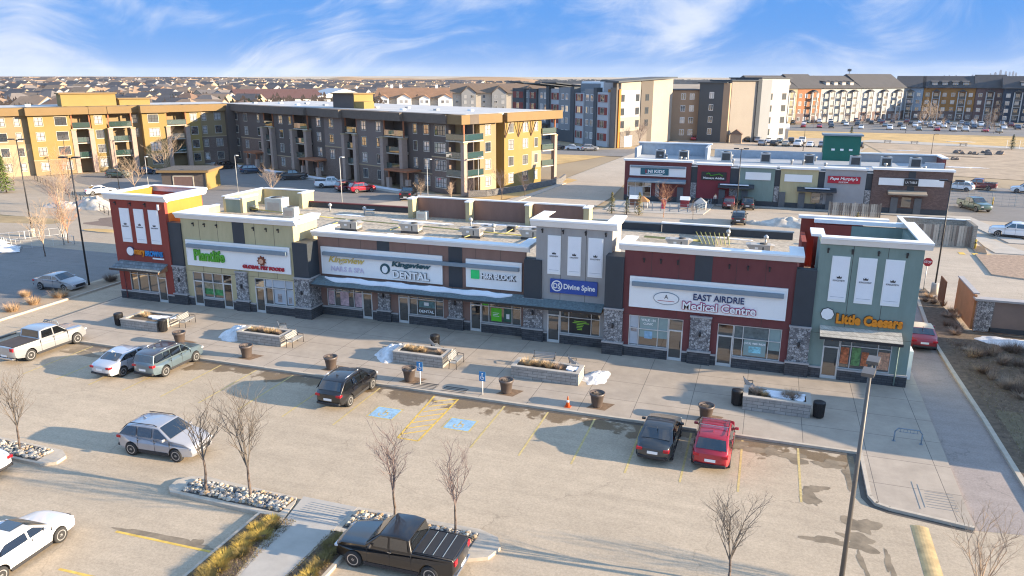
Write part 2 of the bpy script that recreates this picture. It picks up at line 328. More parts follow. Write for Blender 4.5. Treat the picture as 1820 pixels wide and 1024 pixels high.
sheet('side_road',[(-40.6,88),(-38.6,110),(-36.7,133),(-33.5,182),(-27,250),(-14,250),(-22,182),(-24.6,141),(-23.3,120),(-24,105),(-18,104),(-18,88)],-.122,A_REAR)
sheet('hotel_road',[(-75,184),(-33,184),(-27,196),(-26,212),(-32,206),(-44,200),(-75,222)],-.126,A_FAR)
sheet('hotel_parking_lot',[(-24,212),(20,205),(26,232),(22,262),(-26,262)],-.126,A_REAR)
sheet('far_parking_lot',[(2,298),(110,290),(130,350),(104,374),(60,392),(36,372),(6,330)],-.126,A_FAR)
sheet('playing_field',[(2,262),(120,238),(120,290),(2,298)],-.15,GRASS2)
sheet('field_path',[(24,252),(66,240),(70,246),(30,262)],-.12,CONC)
sheet('gravel_field',[(30,170),(110,150),(115,236),(26,250)],-.16,DIRT)
sheet('corner_lawn',[(-44.9,160),(-37,186),(-35.5,206),(-60,190),(-62,165)],-.14,GRASS2)
sheet('fenced_lot',[(24,116),(70,112),(70,150),(26,153)],-.12,A_FAR)
# front plaza of the shops
pz=[(-52.28,38.75),(5.75,38.75),(5.72,34.4),(5.95,33.8),(6.5,33.55),(9.75,33.0),(9.93,43),(10.1,52),(10.2,69),(-52.28,69)]
slab('plaza_pavement',pz,0,CONC,top=PAVE)
kb=MB(); ps=pz[:6]
for a,b in zip(ps,ps[1:]):
    a,b=Vector((*a,0)),Vector((*b,0)); d=(b-a).normalized(); nrm=Vector((-d.y,d.x,0)); 
    kb.add([(p.x,p.y,z) for z in (-.13,.012) for p in (a-nrm*.02,b-nrm*.02,b+nrm*.16,a+nrm*.16)],[(0,3,2,1),(4,5,6,7),(0,1,5,4),(1,2,6,5),(2,3,7,6),(3,0,4,7)],KERB)
struct('plaza_kerb',kb)
sheet('gutter_damp_shade',[(-47,38.47),(5.45,38.47),(5.42,34.3),(5.72,33.6),(6.4,33.28),(9.7,32.75),(9.7,33.0),(6.5,33.52),(5.95,33.78),(5.7,34.4),(5.73,38.74),(-47,38.74)],-.1235,mat('damp_shade_gutter',(.10,.085,.07),.7,.3,1.2))  # damp gutter and the kerb's shadow line, painted together as one dark strip
rp=MB()
for i in range(7): rp.box(8.1+.02*i,9.4,34.2+.24*i,34.214+.24*i,.004,.010,GTR)
rp.box(8.02,8.035,34.1,36.2,.004,.010,GTR); rp.box(7.8,7.815,33.9,36.4,.004,.010,GTR)
for x0,y0 in ((-16.2,38.9),(-18.2,38.95)):
    for i in range(5): rp.box(x0-1.6+.02*i,x0,y0+.2*i,y0+.22*i+.02,.004,.01,BLK)
struct('ramp_grooves',rp)
# side lanes
slab('lane_kerb',[(12.75,33.5),(13.0,33.5),(12.95,45),(12.8,53),(12.75,60),(13.7,73.3),(13.45,73.5),(12.5,60),(12.55,53),(12.7,45)],.02,KERB,.15)
slab('garden_bed',[(13.0,33),(30,33),(30,61),(15.3,62.5),(15,70),(14.6,75),(13.7,73.3),(12.76,60),(12.82,53),(12.96,45)],-.02,MULCH,.1)
sheet('bed_lawn',[(13.6,33),(30,33),(30,46),(13.7,47)],-.012,mat('olive_turf',(.16,.13,.08),1,.3,1,bump=.6,bs=20))
slab('west_kerb',[(-56.4,28),(-56.2,28),(-56.2,56),(-56.4,56)],.03,KERB,.16)
slab('west_bed',[(-59.2,28),(-56.42,28),(-56.42,55.5),(-58.4,56)],-.02,DIRT,.1)
slab('west_joint',[(-52.42,20),(-52.30,20),(-52.30,69),(-52.42,69)],.0,mat('gutter',(.12,.11,.10),.9),.12)
# islands
def island(name,poly,kz=.03): return slab(name,poly,kz,KERB,.16)
island('stone_island',[(-19.0,25.75),(-24.2,25.95),(-24.9,25.7),(-25.3,25.2),(-25.2,24.6),(-24.8,24.25),(-19.9,24.15),(-19.9,19),(-17.5,19),(-18.8,25.3)])
island('stone_island',[(-15.95,25.95),(-10.2,26.1),(-9.3,25.8),(-8.95,25.2),(-9.2,24.4),(-10,24.0),(-14.7,24.0),(-14.7,19),(-16.2,19)])
island('stone_island',[(-45,25.9),(-33,25.75),(-32.3,25.35),(-32.2,24.7),(-32.8,24.3),(-45,24.2)])
slab('crossing_path',[(-18.75,25.9),(-15.95,25.9),(-16.25,19),(-17.6,19)],.036,KERB,.16,top=CONC)
pg=MB()
for i in range(9): y=24.3+i*.16; pg.box(-18.4+.03*i,-16.1,y,y+.02,.038,.046,GTR)
struct('path_grooves',pg)
sheet('shrub_bed',[(-19.75,19),(-17.75,19),(-18.7,24.1),(-19.75,24.1)],.036,MULCH)
sheet('shrub_bed',[(-16.15,19),(-14.85,19),(-14.85,24),(-15.95,24)],.036,MULCH)
def pebbles(poly,nn,seed,label):
    r=random.Random(seed); xs=[p[0] for p in poly]; ys=[p[1] for p in poly]; m=MB(); ms=[mat('pebble_%s'%k,c,.85,.15,5) for k,c in (('pale',(.50,.45,.37)),('grey',(.26,.26,.26)),('tan',(.42,.30,.18)),('dark',(.12,.12,.12)))]
    m.add([(x,y,.034) for x,y in poly],[tuple(range(len(poly)))],mat('pebble_soil',(.10,.09,.08),1))
    for _ in range(nn):
        x,y=r.uniform(min(xs)+.1,max(xs)-.1),r.uniform(min(ys)+.1,max(ys)-.1); q=r.uniform(.05,.11)*(1.5 if r.random()<.15 else 1); m.rock((x,y,.04+q*.4),q,r.choice(ms+ms[:1]),r)
    tag(m.build('river_stones',label=label),kind='stuff')
pebbles([(-24.4,24.45),(-19.0,24.4),(-18.95,25.6),(-24.2,25.65)],780,1,'pale river stones filling the island beside the shrub bed')
pebbles([(-15.8,24.3),(-10.1,24.3),(-10.1,25.75),(-15.8,25.75)],880,2,'pale river stones filling the island behind the dark pickup')
pebbles([(-45,24.45),(-33.2,24.45),(-33.4,25.6),(-45,25.6)],1200,3,'pale river stones filling the island at the left edge')
# paint on the lot
def line(p,q,wd,m,z=-.125,mb=None):
    a,b=Vector((*p,z)),Vector((*q,z)); d=(b-a).normalized(); nn=Vector((-d.y,d.x,0))*wd/2; t=mb or MB()
    t.add([a-nn,b-nn,b+nn,a+nn],[(0,1,2,3)],m); return t
st=MB()
for x in (-44.6,-41.8,-39.1,-36.4,-33.5,-30.7,-27.9,-24.9,-23.5+1.9,-13.5+.1,-10.75,-8.0,-5.3,-2.65,.02,2.8): line((x,33.0),(x,38.6),.11,YELW,mb=st)
struct('stall_lines',st)
hx=MB()
for p,q in (((-17.9,38.5),(-17.5,32.8)),((-16.35,38.6),(-16.3,32.8)),((-17.5,32.8),(-16.3,32.8))): line(p,q,.12,YEL,mb=hx)
for i in range(7): y=33.2+i*.75; line((-17.55-.06*(y-33)/5,y),(-16.38,y+.9 if y<37.6 else 38.5),.11,YEL,mb=hx)
struct('hatched_bay',hx)
for cx in (-19.6,-14.95):
    a=MB(); a.add([(cx-.85,34.6,-.124),(cx+.85,34.6,-.124),(cx+.85,36.1,-.124),(cx-.85,36.1,-.124)],[(0,1,2,3)],YELW)
    a.add([(cx-.74,34.7,-.12),(cx+.74,34.7,-.12),(cx+.74,36.0,-.12),(cx-.74,36.0,-.12)],[(0,1,2,3)],BLU)
    for i in range(16):   # wheelchair symbol
        t0,t1=[2.6+5.0*k/16 for k in (i,i+1)]; a.add([(cx-.02+r*math.cos(t),35.15+r*math.sin(t),-.116) for r,t in ((.3,t0),(.3,t1),(.23,t1),(.23,t0))],[(0,1,2,3)],YELW)
    line((cx-.05,35.15),(cx-.05,35.75),.08,YELW,-.116,a); line((cx-.05,35.45),(cx+.25,35.4),.07,YELW,-.116,a)
    struct('accessible_marking',a)
s2=MB(); line((-24.87,21.16),(-20.1,21.28),.13,YEL,mb=s2); line((-24.95,18.45),(-21,18.6),.13,YEL,mb=s2); struct('bay_lines',s2)
hm=MB(); nn=14
hm.add([(7.15+.7*j/6+.012*(y_-27),y_,-.125+.05*math.sin(math.pi*j/6)) for y_ in (27.5,32.6) for j in range(7)],[(j,j+1,j+8,j+7) for j in range(6)],mat('speed_hump_paint',(.46,.34,.17),.95,.35,1.6)); struct('speed_hump',hm)
WET=mat('wet_stain',(.23,.18,.12),.75,.35,1.5); 
def stain(cx,cy,rx,ry,sd,rot=0,amp=.3): tag(MB().add([(x,y,-.1275+.00012*sd-(.004 if 0 else 0)) for x,y in blob(cx,cy,rx,ry,sd,36,amp,rot)],[tuple(range(36))],WET).build('puddle'),label='thin meltwater stain drying on the asphalt',kind='stuff')
for a in ((-22.6,21.45,2.0,.22,3,.02,.22),(-20.9,21.5,.45,.3,9),(5.0,30.6,.8,.5,5,-.3),(5.2,31.9,.6,.7,8),(3.9,30.2,1.1,.28,11,.1),(6.0,29.2,.14,1.1,12),(5.0,28.9,.12,1.0,17,.1),(3.2,33.6,.35,.8,14,.5),(3.5,34.5,.5,.3,15),(-44.2,37.2,1.4,.5,16),(1.2,37.6,.7,.5,18),(2.6,37.3,.8,.45,19),(4.3,37.2,.8,.4,20),(-.3,37.8,.6,.5,21),(5.2,36.4,.4,1.2,23)): stain(*a)
# ---------------- the shopping strip ----------------
ST=thing('shopping_strip','long single storey strip of shops with coloured stucco fronts, white cornices and two end towers','building',(-21,48.85,0))
def B(name,mb,label=None,parent=None): return mb.build(name,parent or ST,world=parent is None,label=label)
def wallopen(x0,x1,z0,z1,ops,y,th,m,mb=None):
    mb=mb or MB(); xs=sorted({x0,x1,*[o[0] for o in ops],*[o[1] for o in ops]})
    for a,b in zip(xs,xs[1:]):
        cuts=sorted([(o[2],o[3]) for o in ops if o[0]<=a+1e-4 and o[1]>=b-1e-4]); z=z0
        for c,d in cuts:
            if c>z+1e-3: mb.box(a,b,y,y+th,z,c,m)
            z=max(z,d)
        if z1>z+1e-3: mb.box(a,b,y,y+th,z,z1,m)
    return mb
POST={}
def window(x0,x1,z0,z1,y,cols,rows,posters=(),dv=None):
    f=MB(); t=.045
    for x in [x0+t/2,x1-t/2]+[x0+(x1-x0)*c for c in cols]: f.box(x-t/2,x+t/2,y+.02,y+.10,z0,z1,ALU)
    for z in [z0+t/2,z1-t/2]+list(rows): f.box(x0+t,x1-t,y+.024,y+.097,z-t/2,z+t/2,ALU)
    o=B('window',MB().box(x0+.01,x1-.01,y+.12,y+.14,z0+.01,z1-.01,GLS)); B('frame',f,parent=o)
    for pi_,(a,b,c,d,m,nm) in enumerate(posters): B(nm,MB().box(x0+(x1-x0)*a,x0+(x1-x0)*b,y+.108-.006*pi_,y+.117,z0+(z1-z0)*c,z0+(z1-z0)*d,m),parent=o)
    return o
def door(x0,x1,y,zt=2.15,ztr=2.9,lab=None):
    d=MB(); t=.085
    for x in (x0+t/2,x1-t/2): d.box(x-t/2,x+t/2,y+.0,y+.09,.01,zt,ALU)
    d.box(x0+t,x1-t,y+.003,y+.088,zt-t,zt,ALU); d.box(x0+t,x1-t,y+.003,y+.088,.01,.2,ALU)
    d.box(x0,x1,y+.03,y+.09,ztr-.05,ztr,ALU)
    for x in (x0+.02,x1-.02): d.box(x-.02,x+.02,y+.03,y+.09,zt,ztr-.05,ALU)
    d.box(x0+t,x1-t,y+.05,y+.06,.2,zt-t,GLS); d.box(x0+.04,x1-.04,y+.07,y+.08,zt,ztr-.05,GLS)
    o=B('door',d,lab); B('handle',MB().tube((x1-.16,y-.04,.9),(x1-.16,y-.04,1.4),.018,m=BLK),parent=o)
def base(x0,x1,y,h=.66,pr=.07):
    B('base_course',MB().box(x0,x1,y-pr,y+.003,0,h,BASE)); B('sill',MB().box(x0-.01,x1+.01,y-pr-.05,y+.004,h,h+.11,CAP))
def pillar(x0,x1,y,zs=3.33,pr=.16,depth=0,mat_=None):
    B('pillar_base',MB().box(x0-.08,x1+.08,y-pr-.09,y+depth,0,.84,BASE)); B('pillar_cap',MB().box(x0-.11,x1+.11,y-pr-.13,y+depth-.001,.84,.95,CAP))
    B('stone_pillar',MB().box(x0,x1,y-pr,y+depth,.95,zs-.1,STN)); B('pillar_cap',MB().box(x0-.05,x1+.05,y-pr-.05,y+depth-.001,zs-.1,zs,CAP))
    B('lantern',MB().lathe(((x0+x1)/2,y-pr-.09,1.95),[(.03,0),(.075,.05),(.075,.3),(.03,.38)],BLK,8))
def cornice(x0,x1,y,z0,z1,dep,left=True,right=True,back=False,th=.5,m=None):
    # moulded white cap along the front and, where asked, along the returns
    m=m or WHT; prof=[(0,z0),(-.12,z0+.02),(-.18,z0+.12),(-.30,z1-.16),(-.38,z1-.12),(-.38,z1),(th,z1),(th,z1-.05),(0,z1-.05)]
    xl=x0-.38 if left else x0; xr=x1+.38 if right else x1; c=MB()
    c.prismX([(y+a,b) for a,b in prof],xl,xr,m)
    if right: c.prismY([(x1-a,b+.003) for a,b in prof],y+.1,y+dep,m)
    if left: c.prismY([(x0+a,b+.003) for a,b in prof],y+.1,y+dep,m)
    if back: c.prismX([(y+dep-a,b+.006) for a,b in prof],x0,x1,m)
    B('cornice',c)
def lamps(xs,y,z):
    for x in xs: B('wall_lamp',MB().box(x-.05,x+.05,y-.02,y,z-.1,z+.22,BLK).box(x-.06,x+.06,y-.16,y-.02,z+.1,z+.2,BLK))
def banner(x0,x1,z0,z1,y):
    o=thing('hanging_banner','',"banner",((x0+x1)/2,y,z0)); f=MB()
    f.box(x0,x1,y-.05,y,z0,z1,WHT); fo=f.build('frame',o,True); m=MB().box(x0+.07,x1-.07,y-.07,y-.05,z0+.16,z1-.07,mat('banner_cloth',(.80,.81,.83),.7,.03)); m.build('cloth',o,True)
    lm=MB(); cx=(x0+x1)/2; zc=(z0+z1)/2+.05; w_=.13
    lm.prismY([(cx-w_,zc),(cx+w_,zc),(cx+w_*1.15,zc+.14),(cx+w_*.5,zc+.07),(cx,zc+.18),(cx-w_*.5,zc+.07),(cx-w_*1.15,zc+.14)],y-.085,y-.07,BLK)
    lm.build('crown_emblem',o,True); text(o,'KINGSVIEW',x0+.17,x1-.17,zc-.19,zc-.08,y-.078,BLK,ext=.01)
    l=MB().box(x0+.12,x1-.12,y-.078,y-.07,z0+.3,z0+.315,GTR); l.build('printed_line',o,True); return o
def body(x0,x1,y,d,z,m): B('wall',MB().box(x0,x1,y,y+d,0,z,m))
DI=mat('shop_interior',(.05,.045,.04),.9)
def unit(x0,x1,y,ztop,m,ops,th=.3,label=None): 
    mb=wallopen(x0,x1,0,ztop,ops,y,th,m); jm=mat('control_joint',(.06,.05,.045),.9); n_=max(2,round((x1-x0)/1.9))
    for i in range(1,n_): xx=x0+(x1-x0)*i/n_; mb.box(xx-.014,xx+.014,y-.004,y+.01,2.96,ztop-.05,jm)
    mb.box(x0+.02,x1-.02,y-.0035,y+.01,2.98,3.0,jm); B('wall',mb,label) 
# --- core block and roof
cr=MB(); cr.box(-51.6,8.9,49.4,66,0,5.35,mat('side_stucco',(.22,.13,.10),.9)); 
# the openings look into a dark shop floor, so the core starts well behind the fronts
cr=MB(); cr.box(-51.6,8.9,51.6,66,0,5.35,mat('side_stucco',(.22,.13,.10),.9)); B('rear_block',cr)
B('roof',MB().prism([(-51.5,49.2),(-33.2,49.2),(-33.2,50.55),(-9.4,50.55),(-9.4,49.2),(8.8,49.2),(8.8,66.6),(-51.5,66.6)],5.36,5.5,GRAV))

# left tower
Y=48.62
ops=[(-50.9,-47.98,.77,2.9),(-47.98,-47.05,0,2.9)]
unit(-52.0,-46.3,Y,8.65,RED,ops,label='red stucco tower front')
B('wall',MB().box(-52.0,-51.7,Y+.3,53.4,0,8.64,RED)); B('wall',MB().box(-46.6,-46.3,Y+.3,53.0,5.4,8.64,ORG),label='red tower side wall, sunlit orange put into its colour'); B('wall',MB().box(-51.7,-46.6,53.1,53.4,5.0,8.64,RED))
B('wall',MB().box(-51.69,-51.60,Y+.31,53.09,6.5,9.02,ORG),label='inner parapet face coloured sunlit orange')
B('tower_roof',MB().box(-51.69,-46.61,Y+.31,53.09,6.9,7.0,MEMB))
cornice(-52.0,-46.3,Y,8.6,9.15,4.8,back=True,th=.31); base(-52.03,-47.99,Y); base(-47.03,-46.3,Y)
window(-50.9,-47.98,.77,2.9,Y,(.28,.66),(2.25,)); door(-47.98,-47.05,Y,lab='glass door under the shingled canopy')
for a,b in ((-51.06,-50.05),(-49.56,-48.55),(-48.05,-47.01)): BN=banner(a,b,5.03,7.9,Y); BN['label']={-51.06:'white crown banner on the red tower, nearest its outer corner',-49.56:'middle white crown banner on the red tower',-48.05:'white crown banner on the red tower, beside the dark panel'}[a]; BN['group']='crown banners on the towers'
def canopy(x0,x1,y,zb,zf,out,m=None,lab=None,n=None):
    c=MB(); m=m or SHIN; c.prismX([(y,zb),(y-out,zf),(y-out,zf-.1),(y,zb-.1)],x0,x1,m); o=B('canopy',c,lab)
    g=MB(); g.box(x0-.02,x1+.02,y-out-.08,y-out-.002,zf-.14,zf+.02,BLK); B('gutter',g,parent=o)
    n=n or max(3,int((x1-x0)/.62)); s=MB()
    for i in range(n+1): x=x0+.1+(x1-x0-.2)*i/n; s.prismX([(y-.01,zb-.11),(y-out+.04,zf-.11),(y-out+.04,zf-.2),(y-.01,zb-.62)],x-.045,x+.045,WOOD)
    B('bracket',s,parent=o); s=None; return o
canopy(-51.75,-46.7,Y,3.4,2.95,1.15,lab='small shingled canopy on the red tower')
B('downpipe',MB().path([(-51.55,Y-1.1,2.85),(-51.35,Y-.14,2.5),(-51.3,Y-.14,.1)],.04,MAR))
lamps((-51.4,-49.8,-48.3),Y,8.2); B('floodlight',MB().box(-47.0,-46.85,Y-.12,Y,7.95,8.4,WHT))
# dark pier
B('dark_panel',MB().box(-46.3,-45.05,48.72,49.3,3.33,6.95,DARKP)); pillar(-46.3,-45.08,48.85,pr=.2,depth=.3); body(-46.29,-45.06,48.88,.4,3.3,DARKP)
# beige unit
Y=48.85
ops=[(-44.45,-43.52,0,2.9),(-43.52,-41.5,.77,2.9),(-41.5,-40.6,0,2.9),(-38.35,-37.46,0,2.9),(-37.46,-34.75,.77,2.9)]
unit(-45.05,-34.35,Y,7.4,BEI,ops,label='beige stucco shop front'); B('wall',MB().box(-34.65,-34.35,Y+.3,52.2,5.2,7.39,BEI)); B('wall',MB().box(-45.05,-44.75,Y+.3,51.2,5.4,7.39,BEI))
B('buttress',MB().box(-40.0,-39.6,Y+.3,50.9,5.4,7.2,BEI))
cornice(-45.05,-34.35,Y,7.35,7.85,3.4)
for a,b in ((-45.05,-44.47),(-43.5,-41.52),(-40.58,-38.37),(-37.44,-34.35)): base(a,b,Y)
B('dark_panel',MB().box(-40.0,-38.9,Y-.03,Y,5.58,7.36,DARKP)); lamps((-43.8,-42.7,-41.5,-38.0,-36.8,-35.7),Y,6.85)
door(-44.45,-43.52,Y,lab='glass door at the left of the beige front'); door(-41.5,-40.6,Y,lab='glass door beside the middle stone pillar'); door(-38.35,-37.46,Y,lab='glass door beside the pet pictures')
PG=mat('poster_green',(.05,.22,.07),.6,.7,3); PW=mat('frosted_film',(.42,.46,.50),.5,.08,1); PT=mat('poster_photo',(.32,.27,.25),.6,.8,4); PK=mat('poster_pink',(.52,.36,.38),.6,.45,5)
window(-43.5,-41.5,.77,2.9,Y,(.5,),(2.1,),[(.04,.96,.12,.38,PG,'poster'),(.04,.96,.36,.6,mat('poster_tan',(.30,.25,.16),.6,.5,3),'poster')])
window(-37.44,-34.75,.77,2.9,Y,(.28,.72),(2.15,),[(.3,.7,.05,.62,PW,'poster'),(.74,.96,.05,.62,PW,'poster'),(.03,.97,.68,.96,PW,'window_film'),(.42,.56,.12,.45,PT,'poster'),(.8,.9,.1,.35,PT,'poster')])
pillar(-40.05,-38.95,Y)
B('dark_panel',MB().box(-34.45,-33.1,48.7,50.4,3.33,6.1,DARKP)); pillar(-34.45,-33.08,48.85,pr=.25,depth=1.4)
# brown unit (recessed)
Y=50.2
ops=[(-32.55,-29.36,.77,2.65),(-29.36,-28.5,0,2.65),(-26.2,-25.33,0,2.65),(-25.33,-22.4,.77,2.65),(-20.22,-19.35,0,2.65),(-19.35,-16.2,.77,2.65)]
unit(-33.1,-15.9,Y,6.45,BRN,ops,label='brown stucco shop front'); cornice(-33.1,-15.95,Y,6.4,6.88,2.6)
for x in (-33.0,-27.6,-21.6): B('buttress',MB().box(x,x+.35,Y+.3,Y+1.5,5.4,6.6,BEI)); B('buttress_cap',MB().box(x-.06,x+.41,Y+.56,Y+1.6,6.6,6.7,WHT))
for a,b in ((-33.1,-29.38),(-28.48,-26.22),(-25.31,-20.24),(-19.33,-15.9)): base(a,b,Y)
for a,b,c,d in ((-27.85,-26.8,5.6,6.41),(-21.9,-20.8,3.3,6.41)): B('dark_panel',MB().box(a,b,Y-.03,Y,c,d,DARKP))
door(-29.36,-28.5,Y,2.1,2.65,'glass door beside the salon pictures'); door(-26.2,-25.33,Y,2.1,2.65,'glass door of the dental clinic'); door(-20.22,-19.35,Y,2.1,2.65,'glass door beside the bright green window poster')
window(-32.55,-29.38,.77,2.65,Y,(.21,.76),(2.05,),[(.02,.2,.05,.95,PK,'poster'),(.36,.6,.05,.66,PK,'poster'),(.78,.98,.05,.66,PK,'poster')])
w=window(-25.31,-22.4,.77,2.65,Y,(.24,.76),(2.05,),[(.27,.73,.34,.62,mat('poster_teal',(.10,.20,.20),.5,.5,4),'poster'),(.42,.56,.42,.56,WHT,'tooth_picture')])
text(w,'DENTAL',-24.5,-23.25,.98,1.2,Y+.10,WHT,bold=.02,ext=.01)
GR=mat('bright_green_sign',(.10,.52,.02),.5,.05); w=window(-19.33,-16.2,.77,2.65,Y,(.19,.77),(2.05,),[(.24,.5,.08,.62,GR,'poster'),(.56,.76,.1,.64,mat('poster_darkgreen',(.03,.10,.07),.5,.3,4),'poster'),(.62,.7,.22,.42,WHT,'poster_picture'),(.02,.17,.7,.8,GR,'sticker')])
for i in range(3): B('printed_text',MB().box(-18.45,-17.95-.1*(i%2),Y+.098,Y+.104,1.3+.12*i,1.34+.12*i,WHT),parent=w)
pillar(-27.9,-26.88,Y,2.9); pillar(-21.92,-20.8,Y,2.9); pillar(-15.85,-14.4,49.9,3.2,.3,.3)
B('dark_panel',MB().box(-15.8,-14.5,49.55,50.2,3.2,6.05,DARKP))
cn=canopy(-33.0,-9.95,49.9,3.3,2.88,1.2,mat('teal_shingles',(.13,.17,.18),.85,.35,6,bump=.4,bs=12),'long shingled canopy over the middle shops',34)
sp=[];
for i in range(41): x=-32.3+15.6*i/40; sp.append((x,49.72-.08*math.sin(i*.7)-.04*math.sin(i*2.1)))
for i in range(41): x=-16.7-15.6*i/40; e=min(1,min(i,40-i)/2.5); sp.append((x,49.62-(.04+.33*e)-.05*math.sin(i*.9)))
zr=lambda y:3.3-.42*(49.9-y)/1.2
tag(MB().add([(x,y,zr(y)+.01) for x,y in sp]+[(x,y,zr(y)+.10) for x,y in sp],[tuple(range(82)),tuple(range(82,164))]+[(i,(i+1)%82,82+(i+1)%82,82+i) for i in range(82)],SNOW).build('roof_snow'),label='long strip of snow lying on the middle canopy',kind='stuff')
# grey tower
Y=49.7
ops=[(-14.05,-13.14,0,2.65),(-13.14,-10.2,.77,2.65)]
unit(-14.95,-9.55,Y,8.5,GRY,ops,label='grey stucco tower front'); B('wall',MB().box(-9.85,-9.55,Y+.3,53,5.3,8.49,GRY)); B('wall',MB().box(-14.95,-14.65,Y+.3,52.8,5.3,8.49,GRY))
cornice(-14.95,-9.55,Y,8.45,9.0,3.2)
for a,b in ((-14.4,-14.07),(-13.12,-9.6)): base(a,b,Y)
door(-14.05,-13.14,Y,2.1,2.65,'glass door under the blue sign'); w=window(-13.12,-10.2,.77,2.65,Y,(.22,.78),(2.0,),[(.24,.76,.04,.62,BLK,'window_film')])
LG=mat('lime_text',(.30,.62,.05),.5,.05)
for i,(a,b) in enumerate(((-12.1,-11.2),(-12.2,-11.0),(-11.9,-11.4),(-11.9,-11.45),(-11.9,-11.5),(-11.85,-11.5))): B('printed_text',MB().box(a,b,Y+.097,Y+.103,1.72-.12*i,1.77-.12*i,LG),parent=w)
for a,b in ((-14.1,-13.15),(-12.65,-11.7),(-11.2,-10.15)): BN=banner(a,b,5.1,7.88,Y); BN['label']={-14.1:'leftmost white crown banner on the grey tower',-12.65:'middle white crown banner on the grey tower',-11.2:'rightmost white crown banner on the grey tower'}[a]; BN['group']='crown banners on the towers'
lamps((-14.5,-13.0,-11.4,-10.0),Y,8.1)
B('dark_panel',MB().box(-9.75,-8.5,48.66,50.2,3.33,6.95,DARKP)); pillar(-9.72,-8.45,48.85,pr=.22,depth=1.2)
# maroon unit
Y=48.85
ops=[(-8.04,-5.35,.77,2.93),(-5.35,-4.4,0,2.93),(-2.16,-1.16,0,2.93),(-1.16,1.82,.77,2.93)]
unit(-8.5,2.3,Y,7.45,MAR,ops,label='maroon stucco shop front'); B('wall',MB().box(-8.5,-8.2,Y+.3,51,5.3,7.44,MAR)); B('wall',MB().box(2.0,2.3,Y+.3,51,5.3,7.44,MAR)); cornice(-8.5,2.3,Y,7.42,7.92,2.4)
for a,b in ((-8.45,-5.37),(-4.38,-2.18),(-1.14,2.3)): base(a,b,Y)
B('dark_panel',MB().box(-3.9,-2.8,Y-.03,Y,5.6,7.43,DARKP)); lamps((-7.2,-6.1,-5.0,-1.75,-.6,.7),Y,6.75)
door(-5.35,-4.4,Y,2.15,2.93,'glass door left of the middle pillar of the maroon front'); door(-2.16,-1.16,Y,2.15,2.93,'glass door right of the middle pillar of the maroon front')
TL=mat('teal_film',(.24,.33,.32),.4,.1,2)
w=window(-8.02,-5.37,.77,2.93,Y,(.25,.74),(2.0,),[(.02,.23,.04,.97,PW,'poster'),(.27,.99,.3,.97,TL,'window_film'),(.4,.6,.26,.5,BLU,'poster'),(.05,.2,.45,.6,PT,'poster')])
text(w,'WALK - IN',-7.2,-6.25,2.55,2.72,Y+.09,WHT,bold=.02,ext=.01); text(w,'CLINIC',-7.05,-6.4,2.3,2.45,Y+.09,WHT,bold=.02,ext=.01)
w=window(-1.14,1.82,.77,2.93,Y,(.2,.74),(2.05,),[(.02,.98,.62,.97,mat('dark_film',(.12,.15,.15),.3,.4,3),'window_film'),(.23,.7,.06,.58,TL,'window_film'),(.75,.98,.3,.97,TL,'window_film'),(.34,.6,.16,.36,mat('cyan_poster',(.25,.55,.62),.5,.5,6),'poster')])
text(w,'(403) 980 9828',-.45,.9,1.65,1.82,Y+.09,WHT,bold=.02,ext=.01)
pillar(-3.93,-2.6,Y); B('dark_panel',MB().box(2.3,3.5,48.72,49.4,3.33,7.0,DARKP)); pillar(2.25,3.5,Y,pr=.2,depth=.4)
# sage tower at the right end
ops=[(4.34,5.3,0,2.75),(5.3,8.27,.77,2.75)]
unit(3.5,9.25,Y,8.75,GRN,ops,label='sage green stucco tower front'); B('wall',MB().box(8.95,9.25,Y+.3,55.6,0,8.74,GRN)); B('wall',MB().box(5.8,8.95,55.3,55.6,0,8.74,GRN)); B('wall',MB().box(3.5,5.8,55.28,55.6,0,8.74,RED),label='red part of the rear parapet'); B('wall',MB().box(3.5,3.8,Y+.3,51.6,5.3,8.74,GRN))
B('tower_roof',MB().box(3.8,8.94,Y+.31,55.29,7.5,7.6,MEMB))
cornice(3.5,9.25,Y,8.7,9.2,6.75,left=False,back=False,th=.34); B('cornice',MB().box(2.95,3.75,Y+.4,51.4,9.05,9.203,WHT))
B('cornice',MB().box(3.4,9.2,55.25,55.75,8.85,9.1,WHT))
B('wall',MB().box(2.6,6.6,56.3,56.6,5.3,8.95,RED).box(2.6,2.9,52.6,56.3,5.3,8.0,RED),label='red stucco parapet behind the sage tower'); B('cornice',MB().box(2.4,8.2,56.15,56.75,8.96,9.15,WHT))
base(3.55,4.32,Y); base(5.32,9.3,Y)
for a,b in ((4.26,5.28),(5.75,6.78),(7.24,8.29)): BN=banner(a,b,5.12,8.0,Y); BN['label']={4.26:'leftmost white crown banner on the sage tower',5.75:'middle white crown banner on the sage tower',7.24:'rightmost white crown banner on the sage tower'}[a]; BN['group']='crown banners on the towers'
lamps((3.98,5.35,6.8,8.35),Y,8.25)
door(4.34,5.3,Y,2.15,2.75,'glass door under the orange lettering'); PO=mat('orange_poster',(.45,.13,.05),.5,.7,6)
window(5.32,8.27,.77,2.75,Y,(.22,.74),(2.3,),[(.03,.19,.15,.7,PO,'poster'),(.25,.42,.12,.72,mat('green_poster',(.12,.25,.09),.5,.6,5),'poster'),(.44,.58,.14,.6,PO,'poster'),(.76,.98,.08,.66,mat('pizza_poster',(.58,.30,.18),.5,.6,9),'poster')])
canopy(4.0,8.65,Y,3.52,3.08,1.05,SHIN2,'tan shingled canopy on the sage tower'); B('downpipe',MB().path([(8.5,Y-1.05,3.0),(8.6,Y-.14,2.6),(8.6,Y-.14,.1)],.045,GRN))
B('utility_box',MB().box(9.28,9.75,50.3,53.4,0,1.9,WHT))
